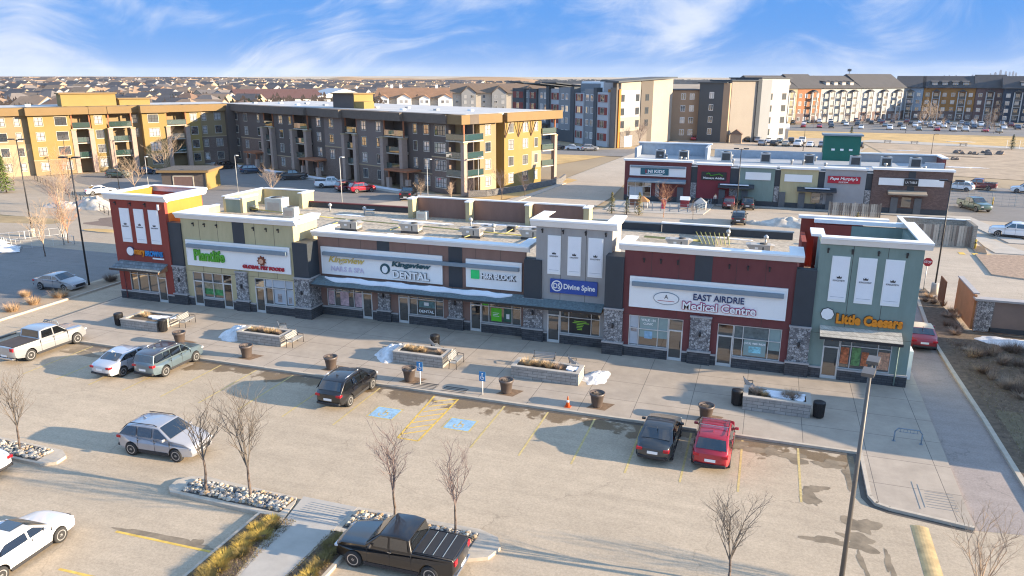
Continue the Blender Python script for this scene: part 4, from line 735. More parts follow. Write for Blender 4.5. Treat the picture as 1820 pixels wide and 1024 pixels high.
def carmesh(kind,pm,sill=None,simple=False,roofm=None,hoodm=None):
    P=PROF[kind]; H=max(z for _,z in P['top']); W=P['W']/2; zb=P['zb']; top=P['top']; a0,a1=P['ax']; wr=P['wr']; sill=sill or pm
    def arch(ax): 
        R_=wr+.07; return [(ax+R_*math.cos(t),wr+R_*math.sin(t)) for t in [math.pi*k/8-.1*(k==0)+.1*(k==8) for k in range(9)]]
    zs=.26 if kind=='sedan' else .34
    if kind=='pickup': zs=.46
    bot=[(top[-1][0]-.1,zs)]+arch(a1)+[((a0+a1)/2+.6,zs-.02),((a0+a1)/2-.6,zs-.02)]+arch(a0)+[(top[0][0]+.08,zs+.02)]
    ring=top+bot; nr=len(ring); nt=len(top)
    def wid(z): return W*(1-(.15 if kind=='pickup' else .22)*max(0,z-zb)/(H-zb+.001)*.95) if z>zb else W*(1-.05*max(0,(.55-z)/.55)-.03*max(0,(z-.8)/(zb-.8)))
    S=[-1,-.965,-.86,-.5,0,.5,.86,.965,1]; mb=MB(); vs=[]
    for s in S:
        e={1:.045,.965:.012,.86:.0,.5:-.012,0:-.02}[abs(s)]
        for i,(x,z) in enumerate(ring):
            xx=x*(1-.045*abs(s)**5) if abs(x)>1.5 else x*(1-.01*abs(s)**4); zz=z-(e if i<nt and z>.7 else 0)
            tp=1-.16*max(0,(abs(x)-P['L']*.33)/(P['L']*.17))**2*(1 if kind!='pickup' or x>0 else .25); vs.append((xx,s*wid(zz if z>zb else z)*tp,zz))
    b=0; ms=[]; fs={}
    def put(f,m): fs.setdefault(m.name,(m,[]))[1].append(f)
    for j in range(len(S)-1):
        for i in range(nr):
            i2=(i+1)%nr; m=pm
            if i>=nt-1: m=PLB
            if roofm and P['rw'][1]<=i<P['ro']: m=roofm
            if hoodm and P['ws']<=i<P['ws']+2: m=hoodm
            put((j*nr+i,j*nr+i2,(j+1)*nr+i2,(j+1)*nr+i),m)
    rb,wsb=P['rw'][0],P['ws']
    for j in (0,len(S)-1):
        o=j*nr; up=[o+i for i in range(rb,wsb+1)]; lo=[o+i for i in range(wsb,nr)]+[o+i for i in range(0,rb+1)]
        put(tuple(up),pm); put(tuple(lo),pm)
    k0=len(mb.v); mb.v+=vs
    for m,fl in fs.values():
        k=mb.k(m)
        for f in fl: mb.f.append([k0+q for q in f]); mb.mi.append(k); mb.sm.append(len(f)==4)
    parts={'body':mb}
    def lerp(p,q,t): return (p[0]+(q[0]-p[0])*t,p[1]+(q[1]-p[1])*t)
    def glass(p,q,t0,t1,wf=.86):
        a,c=lerp(p,q,t0),lerp(p,q,t1); d=Vector((c[0]-a[0],c[1]-a[1])); nn=Vector((-d.y,d.x)).normalized()*.018
        if nn.y<0: nn=-nn
        v=[]
        for (x,z) in (a,c):
            for s in (-1,-.5,0,.5,1): v.append((x+nn.x,s*wf*wid(z),z+nn.y+(.012 if abs(s)<1 else 0)))
        return MB().add(v,[(i,i+1,i+6,i+5) for i in range(4)],GC,True)
    parts['windshield']=glass(top[P['ws']],top[P['ro']],.06,.93,.88)
    parts['rear_window']=glass(top[rb],top[P['rw'][1]],.12,.93,.82)
    x_r=lambda z: top[rb][0]+(top[rb+1][0]-top[rb][0])*min(1,(z-top[rb][1])/(top[rb+1][1]-top[rb][1]))
    x_f=lambda z: top[wsb][0]+(top[P['ro']][0]-top[wsb][0])*min(1,(z-top[wsb][1])/(top[P['ro']][1]-top[wsb][1]))
    z0,z1=zb+.06,H-.13; cuts={'sedan':[-.02],'suv':[.02,-.92],'wagon':[.15,-.75,-1.32],'pickup':[.12]}[kind]
    edges=[1]+cuts+[-1]
    for sgn in (-1,1):
        for q in range(len(edges)-1):
            f0=x_f(z0)-.16 if q==0 else edges[q]-.05; f1=x_f(z1)-.10 if q==0 else edges[q]-.05
            if q==len(edges)-2: r0,r1=x_r(z0)+.14,x_r(z1)+.12
            else: r0=r1=edges[q+1]+.05
            if f1<r1+.05: r1=f1-.05
            pr=lambda x,z:(x,sgn*(wid(z)+.012),z)
            parts.setdefault('side_window',[]).append(MB().add([pr(f0,z0),pr(f1,z1),pr(r1,z1),pr(r0,z0)],[(0,1,2,3)],GC))
    whl=[]
    for ax in (a0,a1):
        for s in (-1,1):
            y=s*(W-.10); t=MB(); t.lathe((0,0,0),[(wr*.62,-.12),(wr*.93,-.12),(wr,-.08),(wr,.08),(wr*.93,.12),(wr*.62,.12)],TY,22,'y')
            rm=MB(); yo=s*.10; rm.lathe((0,yo*.5,0),[(wr*.62,-.01),(wr*.62,.01)],PLB,20,'y'); rm.lathe((0,yo,0),[(wr*.14,-.02),(wr*.14,.02)],RIM,10,'y')
            for k in range(10): 
                an=2*math.pi*k/10; rm.tube((math.cos(an)*.03,yo,math.sin(an)*.03),(math.cos(an)*wr*.6,yo,math.sin(an)*wr*.6),.022 if k%2 else .03,.02,RIM,4)
            for k in range(20): t0,t1=2*math.pi*k/20,2*math.pi*(k+1)/20; rm.add([(r*math.cos(t_),yo+s*.022,r*math.sin(t_)) for r,t_ in ((wr*.66,t0),(wr*.66,t1),(wr*.56,t1),(wr*.56,t0))],[(0,1,2,3)],RIM)
            whl.append(((ax,y,wr),t,rm))
    return P,parts,whl,wid,H,W
def car(kind,label,pm,x,y,rz,z=-.13,cat='car',group=None,roofm=None,hoodm=None,rails=False,cover=None,sunroof=False,bars=False,name=None):
    P,parts,whl,wid,H,W=carmesh(kind,pm,roofm=roofm,hoodm=hoodm); L=P['L']/2; zb=P['zb']; top=P['top']
    o=thing(name or {'sedan':'parked_car','suv':'parked_suv','wagon':'parked_suv','pickup':'pickup_truck'}[kind],label,cat,(x,y,z),rz,group)
    bo=parts['body'].build('body',o,bevel=.045); parts['windshield'].build('windshield',o); parts['rear_window'].build('rear_window',o)
    for m in parts['side_window']: m.build('side_window',o)
    for l,t,rm in whl:
        w_=t.build('wheel',o,loc=l); rm.build('rim',w_)
    tz=zb-.16; xr=top[1][0]
    for s in (-1,1):
        a=MB(); hh=.12 if kind!='pickup' else .2; a.box(xr+.03,xr+.35,s*W*.93-.08,s*W*.93+.04*1,tz-hh/2,tz+hh,TLR) if s>0 else a.box(xr+.03,xr+.35,s*W*.93-.04,s*W*.93+.08,tz-hh/2,tz+hh,TLR); 
        a=MB(); a.cb((xr+.16,s*(W*.73),tz),(.26,.30,hh*1.2),TLR); a.build('taillight',o,bevel=.02)
        a=MB(); a.cb((top[-3][0]-.16,s*W*.68,top[-3][1]-.09),(.36,.36,.12),HLW); a.build('headlight',o,bevel=.03)
        a=MB(); xm=top[P['ws']][0]-.32; a.cb((xm,s*(W+.10),zb+.08),(.12,.2,.13),PLB if kind=='pickup' else pm); a.build('mirror',o,bevel=.03)
        for xh in ((.25,-.72) if kind!='pickup' else (.25,)): MB().cb((xh-.15,s*(wid(zb-.12)+.012),zb-.12),(.2,.03,.03),CHR if kind=='pickup' else pm).build('door_handle',o)
        for xh in ((.12,-.95,1.12) if kind!='pickup' else (.12,-.88,1.2)): pass
        if rails: MB().path([(top[P['ro']][0]-.1,s*wid(H)*.93,H-.02),(0,s*wid(H)*.93,H+.05),(-1.4,s*wid(H)*.93,H+.02)],.022,CHR if rails==2 else PLB).build('roof_rail',o)
    MB().box(-.045+.12,-.0+.12,-W-.006,-W-.001,.4,.41,PLB)
    MB().box(L-.10,L-.015,-.5,.5,.42,.66,PLB).build('grille',o); MB().box(-L-.015,-L+.05,-.26,.26,.62 if kind!='pickup' else .56,.76 if kind!='pickup' else .7,WHT).build('license_plate',o)
    MB().box(-L-.02,-L+.2,-W*.8,W*.8,.36,.5,PLB if kind!='pickup' else CHR).build('bumper',o,bevel=.03)
    for s in (-1,1): MB().box(P['ax'][0]+P['wr']+.1,P['ax'][1]-P['wr']-.1,min(s*W*.9,s*(W+.005)),max(s*W*.9,s*(W+.005)),.2 if kind=='sedan' else .28,.34 if kind=='sedan' else .44,PLB).build('side_skirt',o)
    seam=MB(); 
    for s in (-1,1):
        for xs in ({'sedan':(1.0,.12,-.95),'suv':(1.0,.1,-.9),'wagon':(.95,.15,-.8),'pickup':(1.2,.12,-.9)}[kind]): seam.box(xs-.008,xs+.008,min(s*W*.95,s*(W+.004)),max(s*W*.95,s*(W+.004)),.45,zb-.03,PLB)
    seam.build('door_seam',o)
    if sunroof: MB().box(-.35,.25,-.4,.4,H-.02,H+.035,GC).build('sunroof',o,bevel=.01)
    if bars:
        for xb in (.1,-.7): MB().box(xb-.03,xb+.03,-wid(H)*.95,wid(H)*.95,H+.08,H+.12,CHR).build('roof_bar',o)
    if kind!='pickup': MB().add([(-1.0,-.02,H),(-1.25,0,H),(-1.0,.02,H),(-1.22,0,H+.14)],[(0,1,3),(1,2,3),(0,2,3)],pm).build('antenna',o)
    if kind=='pickup':
        MB().box(-2.78,-1.0,-W*.84,W*.84,1.262,1.30,cover or PLB).build('bed_cover',o)
        if cover is None or cover is PLB:
            rb=MB(); [rb.box(xx-.015,xx+.015,-W*.83,W*.83,1.30,1.312,GTR) for xx in (-2.3,-1.85,-1.4)]; rb.build('cover_seam',o)
        for s in (-1,1): MB().tube((-2.86,s*W*.9,1.29),(-.95,s*W*.9,1.29),.03,m=PLB).build('bed_rail',o)
    return o
H90=math.pi/2
SIL=paint('silver',(.40,.41,.42),.5); SILV=paint('silver_grey',(.36,.37,.40),.35); WHP=paint('white',(.78,.79,.80),0); BLKP=paint('black',(.006,.006,.008),0); BLG=paint('blue_grey',(.13,.18,.21),.4); REDP=paint('red',(.38,.012,.03)); DGR=paint('dark_grey',(.035,.042,.048)); MARP=paint('maroon',(.14,.02,.03)); DBL=paint('dark_blue',(.02,.05,.10)); DGN=paint('dark_green',(.06,.10,.08)); TAN=paint('tan',(.45,.38,.28))
car('pickup','silver pickup with a dark bed cover parked at the far left of the front row',SIL,-47.1,36.75,H90-.03,cat='pickup truck',cover=mat('dark_tarp',(.06,.05,.05),.9,.2,1))
car('sedan','white silver sedan parked close beside the blue grey wagon',paint('pale_silver',(.50,.52,.56),.3),-38.95,36.2,H90-.03)
car('wagon','blue grey wagon with roof rails and a dark roof, second row spot from the pots',BLG,-36.4,37.05,H90,cat='suv',roofm=paint('charcoal',(.06,.06,.07)),rails=2)
car('suv','black crossover parked left of the blue wheelchair bays',BLKP,-22.85,36.85,H90,cat='suv',rails=2)
car('sedan','dark grey sedan parked left of the red crossover',DGR,-4.1,36.55,H90-.03)
car('suv','red crossover with roof bars beside the dark grey sedan',REDP,-1.35,36.6,H90-.02,cat='suv',rails=1,bars=True)
car('suv','silver crossover driving across the lot behind the bare island trees',SILV,-28.1,27.65,.05,cat='suv',rails=1,name='moving_suv')
car('sedan','white sedan with a sunroof at the bottom left corner',WHP,-27.2,18.45,H90+.05,sunroof=True)
car('sedan','white hatchback cut by the left edge beside the stone island',WHP,-35.9,22.7,math.pi+.05)
car('pickup','black pickup with a folding bed cover parked before the path, bottom of the picture',BLKP,-12.4,23.2,math.pi+.02,cat='pickup truck').scale=(.9,.92,.9)
car('sedan','silver sedan parked alone in the shade left of the red tower',SIL,-59.95,49.4,.03)
car('sedan','dark red car with sun glare painted on its roof in the lane behind the sage tower',paint('lane_red',(.30,.02,.03)),11.55,58.8,H90,roofm=mat('roof_glare',(.62,.56,.42),.6))  # pale roof colour stands in for sun glare
a62=1.13
car('pickup','white pickup parked before the grey apartment wing',WHP,-71.8,114.4,a62-.6,cat='pickup truck')
car('wagon','red suv just left of the brighter red crossover',MARP,-66.9,111.8,a62,cat='suv'); car('suv','bright red crossover parked before the grey apartment wing',REDP,-64.0,111.2,a62-.2,cat='suv')
car('pickup','black pickup facing away beside the pale lamp post, right of the red crossovers',BLKP,-53.6,107.6,a62+.7,cat='pickup truck'); car('pickup','black pickup left of the white pickup',BLKP,-84.3,121.0,a62-.5,cat='pickup truck'); car('suv','dark blue crossover right of the garage roof',DBL,-97.5,126.6,a62-.35,cat='suv')
car('suv','dark suv in deep shade behind the garage',BLKP,-107.3,131,a62,cat='suv'); car('sedan','blue car before the yellow balconies',DBL,-115.8,118.7,.35); car('suv','dark green suv before the yellow balconies',DGN,-116.9,112.4,.25,cat='suv')
car('sedan','white hatchback on the road left of the red tower',WHP,-103,94.9,1.0)
car('pickup','white pickup at the right edge beside the timber enclosure',WHP,29.2,104.3,2.9,cat='pickup truck'); car('pickup','dark green pickup beside the chain fence',DGN,29.2,125.3,-1.2,cat='pickup truck')
car('suv','white suv just right of the brown brick unit',WHP,31.4,146.5,2.7,cat='suv'); car('pickup','maroon pickup behind the chain fence',MARP,34.8,149.5,2.8,cat='pickup truck'); car('wagon','white van behind the chain fence near the right edge',WHP,41.5,147,2.9,cat='suv')
car('wagon','maroon suv parked nose in at the second strip',MARP,-4.9,115.6,H90+.03,cat='suv'); car('suv','dark grey suv parked nose in beside the maroon one',DGR,-2.25,115.7,H90,cat='suv'); car('suv','dark car at the near kerb behind the strip roof',DGR,-3.0,103.2,H90,cat='suv')
car('suv','dark grey suv, leftmost of the three at the hotel lawn',DGR,-53.6,196.4,.5,cat='suv'); car('sedan','white car in the middle of the three at the hotel lawn',WHP,-49,196.2,.1); car('suv','silver suv, rightmost of the three at the hotel lawn',SIL,-44.6,196.2,.4,cat='suv')
# small far cars: one mesh each
def farcar(kind,pm):
    P,parts,whl,wid,H,W=carmesh(kind,pm); mb=MB()
    def ap(q,l=(0,0,0)):
        b=len(mb.v); mb.v+=[(v[0]+l[0],v[1]+l[1],v[2]+l[2]) for v in q.v]
        for f,mi,s in zip(q.f,q.mi,q.sm): mb.f.append([b+i for i in f]); mb.mi.append(mb.k(q.ms[mi])); mb.sm.append(s)
    ap(parts['body']); ap(parts['windshield']); ap(parts['rear_window']); [ap(q) for q in parts['side_window']]; [ap(t,l) for l,t,rm in whl]
    return mb.mesh('parked_car')
FC=[(farcar(k,p),k,n_) for k,p,n_ in (('sedan',WHP,'white car'),('suv',SILV,'grey crossover'),('suv',BLKP,'black crossover'),('sedan',REDP,'red car'),('wagon',DBL,'blue suv'),('pickup',WHP,'white pickup'),('sedan',BLG,'pale blue car'),('pickup',MARP,'maroon pickup'),('sedan',TAN,'tan car'))]
rc=random.Random(5)
def fcar(i,x,y,rz,where,grp):
    me,k,n_=FC[i]; o=bpy.data.objects.new('parked_car',me); col.objects.link(o); o.location=(x,y,-.13); o.rotation_euler=(0,0,rz); tag(o,'%s parked %s'%(n_,where),'car',grp)
for i in range(11): fcar([3,0,1,3,0,2,1,0,6,2,5][i],-22+3.1*i,240+rc.uniform(-.4,.4),1.5+rc.uniform(-.05,.05),'in the row below the dark hotel tower','cars in the row below the hotel towers')
for i in range(9): fcar([1,2,8,5,0,1,8,0,2][i],-2+3.2*i,229+rc.uniform(-.4,.4),1.4,'in the row behind the white roofed second strip','cars in the row behind the second strip')
for r_,(y0,n_) in enumerate(((318,14),(338,17),(352,18),(366,13))):
    for i in range(n_):
        if rc.random()<.12: continue
        x=(12,8,14,34)[r_]+5.0*i+rc.uniform(-.6,.6); fcar(rc.randrange(9),x,y0+rc.uniform(-1,1)-x*.05,H90-.1+rc.choice((0,math.pi)),'in the %s row of the car park below the coloured apartments'%('nearest','second','third','rearmost')[r_],'cars below the coloured apartments, row %d'%(r_+1))
# ---------------- trees and shrubs ----------------
def treemesh(seed,h,spread=.5,trunk=.3,dens=1.0,r0=.055,m=None,tm=None,ups=.75,thin=1.0):
    rd=random.Random(seed); tk=MB(); cr_=MB(); m=m or TWIG; tm=tm or BARK; hb=h*trunk
    p=Vector((0,0,0)); pts=[p]
    for i in range(4): p=p+Vector((rd.uniform(-.04,.04),rd.uniform(-.04,.04),hb/4)); pts.append(p)
    for i,(a,b) in enumerate(zip(pts,pts[1:])): tk.tube(a,b,r0*(1.15-.1*i),r0*(1.05-.1*i),tm,7)
    def grow(p,d,l,r,dep):
        segs=3; q=p
        for i in range(segs):
            d=(d+Vector((rd.uniform(-.16,.16),rd.uniform(-.16,.16),rd.uniform(-.02,.14)))).normalized(); q2=q+d*l/segs; ra,rb_=r*(1-i/segs*.5),r*(1-(i+1)/segs*.5)
            cr_.tube(q,q2,max(ra,.0036*thin),max(rb_,.003*thin),m if dep>0 else tm,4 if dep>1 else 5,False)
            if dep<4:
                for _ in range(2 if rd.random()<.55*dens else 1):
                    if dep==3 and rd.random()<.25: continue
                    a=rd.uniform(0,6.28); s=rd.uniform(.45,.85); nd_=(d*ups+Vector((math.cos(a)*s,math.sin(a)*s,rd.uniform(0,.35)))).normalized(); grow(q2,nd_,l*rd.uniform(.42,.66),r*.5,dep+1)
            q=q2
    top=pts[-1]; k=5
    grow(top,Vector((rd.uniform(-.1,.1),rd.uniform(-.1,.1),1)),(h-hb)*.62,r0*.7,1)
    for i in range(k): a=6.28*i/k+rd.uniform(-.4,.4); grow(top-Vector((0,0,hb*rd.uniform(0,.12))),Vector((math.cos(a)*spread,math.sin(a)*spread,1)).normalized(),(h-hb)*rd.uniform(.48,.62),r0*.5,1)
    return tk.mesh('trunk',False),cr_.mesh('crown',False)
def tree(ms,x,y,label,grp=None,z=0,rz=0,s=1,cat='tree',nm='bare_tree'):
    o=thing(nm,label,cat,(x,y,z),rz,grp); o.scale=(s,s,s); a=inst(ms[0],o,name='trunk'); b=inst(ms[1],o,name='crown'); return o
PT_=mat('pink_twigs',(.21,.16,.145),.9,.2,3); OT=mat('orange_twigs',(.50,.26,.14),.9,.2,3); PTW=mat('straw_twigs',(.40,.30,.21),.9,.2,3)
for i,(x,y,h,l,m) in enumerate(((-34.8,24.9,4.4,'bare young tree on the stone island at the left edge',TWIG),(-23.25,24.85,4.7,'bare tree on the island directly right of the silver crossover',TWIG),(-21.0,25.1,5.1,'bare tree on the island just left of the path',TWIG),(-13.75,25.15,5.1,'bare tree between the path and the black pickup cab',PT_),(-10.95,25.1,4.3,'bare tree at the right end of the island behind the black pickup',PT_),(-.05,26.0,3.9,'lone bare tree at the bottom right of the lot',TWIG),(8.6,27.4,3.9,'bare tree cut by the bottom right corner',PTW))): tree(treemesh(100+i,h,(.30,.36,.24,.28,.32,.34,.4)[i],(.34,.36,.30,.34,.40,.27,.2)[i],(.72,.6,.8,.7,.62,.9,.75)[i],(.055,.06,.065,.058,.05,.055,.06)[i],m),x,y,l,z=.03 if i<5 else -.13)
TA=treemesh(11,4.5,.5,.25,.8,.05,PTW,thin=1.7); TB_=treemesh(12,5,.3,.25,.7,.05,OT,OT,thin=1.6); TC=treemesh(13,5,.55,.25,.8,.06,PT_,thin=1.9); TD=treemesh(14,9,.7,.15,.9,.1,PTW,thin=3)
for ms,x,y,s,l in ((TA,-72.5,58.5,1.4,'pale bare tree beside the snow patches at the left edge'),(TA,-75.5,63.5,1.3,'pale bare tree left of the tall black lamp'),(TB_,-76,64.5,1.2,'slim orange tinted bare tree behind the white rails'),(TC,-97.5,84.0,1.1,'low dark bare tree by the ploughed snow'),(TC,-93.5,78.5,1.3,'crooked dark bare tree beside the left road'),(TD,-101,100,.72,'wide bare tree below the yellow balconies'),(TD,-112,119,1.05,'big rounded bare tree left of the garage'),(TD,-78,106,.55,'bushy bare tree behind the beige shop roof'),(TA,-90,76,1.7,'tall pale bare tree at the left edge behind the rails'),(TD,-126,98,.8,'bare tree at the foot of the yellow block'),(TB_,-112,96,1.6,'orange tinted bare tree before the yellow block'),(TD,-120,104,.7,'grey bare tree before the yellow block'),
 (TC,-39.3,111.5,1.1,'pink tinted bare tree at the corner of the apartment block'),(TC,-44,109.5,.9,'pink bare shrub below the corner balconies'),(TC,-36.6,115,.9,'small bare tree beside the side road'),(TA,-46,107,.7,'pale bare shrub beside the corner lawn'),(TA,-51,106.5,.8,'pale bare shrub near the black pickup'),(TB_,-13,104,1.05,'slim bare tree before the playground'),(TA,-9,103.5,.6,'small bare tree on the verge behind the strip'),(TA,-3.5,104,.6,'small bare tree left of the lamp post'),(TC,-34,211,1.6,'bare tree before the grey hotel wing')): tree(ms,x,y,l,z=-.13,rz=rc.uniform(0,6),s=s*.92)
for i in range(22):
    x=rc.uniform(8,118); y=rc.choice((298,312,332,346))-x*.08+rc.uniform(-2,2); tree(rc.choice((TA,TC,TD)),x,y,'small bare tree in the verges of the far car park','bare trees round the far car park',z=-.13,rz=rc.uniform(0,6),s=rc.uniform(.9,1.3))
LEAF=mat('spruce_needles',(.07,.085,.035),1,.4,3)
def spruce(x,y,h,label,seed,m=LEAF,grp=None):
    r=random.Random(seed); o=thing('spruce_tree',label,'tree',(x,y,-.13),0,grp); MB().tube((0,0,0),(0,0,h*.95),.09,.02,BARK,6).build('trunk',o); mb=MB()
    for _ in range(int(260*min(2.5,h/2.5))):
        z=h*r.uniform(.06,1)**1.0; R_=(1-z/h)**.8*h*.24+.05; a=r.uniform(0,6.28); q=R_*r.uniform(.3,1.05); c=Vector((q*math.cos(a),q*math.sin(a),z)); d=Vector((math.cos(a),math.sin(a),-.25))*h*.055*r.uniform(.7,1.4); s=Vector((-math.sin(a),math.cos(a),r.uniform(-.3,.3)))*h*.022
        mb.add([c-s,c+d,c+s,c-d*.5+Vector((0,0,h*.02))],[(0,1,2,3)],m)
    mb.build('crown',o,recalc=False)
YG=mat('yellow_green_needles',(.20,.17,.055),1,.3,3); GG=mat('fresh_green_needles',(.13,.17,.04),1,.3,3)
spruce(-119,91,6.0,'tall green spruce at the left edge before the yellow block',1,GG); spruce(-126,95,5.0,'dense green spruce left of the bare trees',2,GG)
for i,(x,y,h,l) in enumerate(((-20.4,104.8,3.0,'little spruce beside the playground, leftmost'),(-18.2,104.5,2.4,'little spruce beside the playground, middle one'),(-16.5,104.6,3.2,'little spruce beside the playground, rightmost'))): spruce(x,y,h,l,5+i,YG)
for i,(x,y,h,l) in enumerate(((86,262,5,'lone dark spruce in the golden field'),(62,238,4,'small dark spruce near the white fence'),(24,262,4,'dark shrub beside the green box'))): spruce(x,y,h,l,15+i)
spruce(11.5,104.5,2.0,'tiny yellow green spruce by the timber fence',31,YG)
def shrub(x,y,r,h,label,m,grp=None,n_=420,z=0,seed=None):
    o=thing('dry_shrub',label,'shrub',(x,y,z),0,grp); mb=MB(); tuft(mb,0,0,0,r,h,n_,m,random.Random(seed or x*7+y)); mb.build('twigs',o)
SH=mat('shrub_straw',(.46,.31,.18),1,.3,6); SHD=mat('shrub_brown',(.17,.12,.09),1,.3,6)
for x,y,r,l in ((-57.4,42.6,.8,'straw shrub in the west bed, furthest from the silver sedan'),(-57.5,44.6,.7,'straw shrub in the west bed, second from the near end'),(-57.3,47.0,1.0,'straw shrub in the west bed, next to the silver sedan'),(-57.4,52.6,.8,'dark shrub just right of the tall black lamp'),(-57.2,55.0,.6,'dark shrub beside the red tower corner')): shrub(x,y,r,1.0,l,SHD if 'dark' in l else SH)
shrub(-60.2,46.1,.6,.8,'straw shrub before the front wheel of the silver sedan',SH)
r=random.Random(3)
for i in range(30):
    y=r.uniform(50,72); x=13.2+ (.8 if y>62 else 1.5)+r.uniform(-.2,1.6)*(1 if y>62 else 1.8)
    if 60<y<64 and x>15: x=14.5
    shrub(x,y,r.uniform(.35,.7),r.uniform(.4,.8),'dry straw clump in the bed beside the right lane',r.choice((SH,STRAW2,SHD)),'dry clumps in the right lane bed',160)
for i in range(16): shrub(r.uniform(14.5,20),r.uniform(48,59.5),r.uniform(.5,.9),r.uniform(.5,1.0),'brown bush in the mulch before the brown wall',r.choice((SHD,SHD,STRAW2)),'bushes before the brown wall',200)
YS=mat('yellow_shrub',(.42,.30,.07),1,.35,5); YS2=mat('olive_shrub',(.22,.17,.06),1,.3,5)
for i in range(13): t=i/12; shrub(-19.25+.75*r.random()+.2*(1-t)*0,19.6+4.1*t,r.uniform(.38,.52),.36,'low yellow green shrub in the long bed left of the path',r.choice((YS,YS,YS2)),'low yellow shrubs left of the path',420)
for i in range(9): t=i/8; shrub(-15.55+.4*r.random(),19.6+3.9*t,r.uniform(.34,.46),.34,'low yellow green shrub in the bed between the path and the black pickup',r.choice((YS,YS2)),'low yellow shrubs right of the path',380)
gs=MB()
for _ in range(5200): 
    x,y=(r.uniform(-19.7,-17.9),r.uniform(19,24.1)) if r.random()<.6 else (r.uniform(-16.1,-14.9),r.uniform(19,24)); tuft(gs,x,y,.04,.07,.07,2,r.choice((YS2,SHD)),r)
for _ in range(9000):
    x,y=r.uniform(13.4,20),r.uniform(34,60); tuft(gs,x,y,-.01,.12,.10,2,r.choice((SHD,YS2,SHD,STRAW2)),r)
tag(gs.build('ground_cover'),label='dry ground cover in the planting beds',kind='stuff')
# ---------------- background buildings ----------------
def frame_root(name,label,cat,p0,p1,z=-.13,group=None):
    a,b=Vector(p0),Vector(p1); d=b-a; o=thing(name,label,cat,(p0[0],p0[1],z),math.atan2(d.y,d.x),group); return o,d.length
def winmesh(w,h,nx,ny,fm,gm,dep=.06,trim=None,t=.06):
    m=MB(); m.box(-w/2,w/2,-.02,.0,-h/2,h/2,gm)
    for i in range(nx+1): x=-w/2+w*i/nx; m.box(x-t/2,x+t/2,-dep,-.0,-h/2-t/2,h/2+t/2,fm)
    for i in range(ny+1): z=-h/2+h*i/ny; m.box(-w/2+t/2,w/2-t/2,-dep+.004,-.0,z-t/2,z+t/2,fm)
    if trim:
        for a in ((-w/2-.12,w/2+.12,-.05,0,-h/2-.18,-h/2-.05),(-w/2-.1,w/2+.1,-.05,0,h/2+.05,h/2+.13),(-w/2-.12,-w/2-.04,-.045,0,-h/2-.05,h/2+.05),(w/2+.04,w/2+.12,-.045,0,-h/2-.05,h/2+.05)): m.box(*a,trim)
    return m.mesh('window')
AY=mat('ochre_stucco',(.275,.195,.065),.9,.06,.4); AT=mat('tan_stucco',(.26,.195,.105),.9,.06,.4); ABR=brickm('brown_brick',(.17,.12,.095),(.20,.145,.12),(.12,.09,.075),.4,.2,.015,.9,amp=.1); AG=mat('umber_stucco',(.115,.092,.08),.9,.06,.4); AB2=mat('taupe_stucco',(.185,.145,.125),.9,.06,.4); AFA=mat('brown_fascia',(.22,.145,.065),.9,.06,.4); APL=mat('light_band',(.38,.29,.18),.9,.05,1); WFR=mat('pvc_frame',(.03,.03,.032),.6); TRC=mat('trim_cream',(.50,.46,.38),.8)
AW={'w':winmesh(1.25,1.45,2,2,WFR,GLSA,trim=TRC),'n':winmesh(.8,1.4,1,2,WFR,GLSA,trim=TRC),'W':winmesh(2.5,1.5,4,2,WFR,GLSA,trim=TRC),'T':winmesh(1.9,1.5,3,2,WFR,GLSA,trim=TRC)}
BDm=winmesh(1.7,2.1,2,1,WHT,GLSA)
FZ=[1.7,4.55,7.4,10.2]
COLM=mat('brick_column',(.36,.27,.22),.9,.1,2); POSTM=mat('red_post',(.34,.13,.06),.8,.1,2)
def apt_facade(root,bays,wins,balcs,L,D,cols,H=12.8,fas=1.45,over=.9,side=True):
    # bays: (s0,s1,out,[(z0,z1,mat)...]); balcs: (s0,s1,out)
    m=MB(); m.box(0,L,2.1,D,0,H-fas,cols['core']); m.build('wall',root)
    for s0,s1,out,bands in bays:
        for z0,z1,mm in bands: MB().box(s0,s1,-out,2.098,z0,z1,mm).build('wall',root)
        for z0,z1,mm in bands[:-1]: MB().box(s0-.03,s1+.03,-out-.05,2.0,z1-.1,z1+.1,APL).build('band',root)
        MB().box(s0-over*.35,s1+over*.35,-out-over,3.0,H-fas,H,cols['fas']).build('fascia',root)
    for k,s,zs,off in wins:
        for z in zs: inst(AW[k],root,(s,-off,z),name='window')
    for s0,s1,out in balcs:
        MB().box(s0-.1,s1+.1,-out-over*.8,2.0,H-fas+.03,H-.03,cols['fas']).build('fascia',root)
        for fi,z in enumerate((3.0,5.85,8.7)):
            b=MB().box(s0,s1,-out,2.05,z-.18,z,TRC).build('balcony',root); MB().box(s0+.05,s1-.05,-out+.02,-out+.05,z+.12,z+1.05,GLG).build('glass_railing',b)
            r_=MB(); r_.box(s0,s1,-out,-out+.06,z+1.05,z+1.11,WFR); r_.box(s0,s0+.05,-out,-out+.06,z,z+1.05,WFR).box(s1-.05,s1,-out,-out+.06,z,z+1.05,WFR); r_.build('handrail',b)
            inst(BDm,b,((s0+s1)/2+.2,2.04,z+1.1),name='balcony_door')
            if fi!=1: MB().cb((s0+.7,.6,z+.45),(.5,.5,.9),mat('patio_chair',(.25,.10,.08),.8)).build('patio_chair',b)
        inst(BDm,root,((s0+s1)/2+.2,2.06,1.15),name='balcony_door')
        for s in (s0,s1): MB().box(s-.42,s+.42,-out-.7,-out+.5,0,8.5,COLM).box(s-.5,s+.5,-out-.78,-out+.57,8.3,8.55,APL).build('column',root); MB().box(s-.11,s+.11,-out+.05,-out+.25,8.5,H-fas,POSTM).build('post',root)
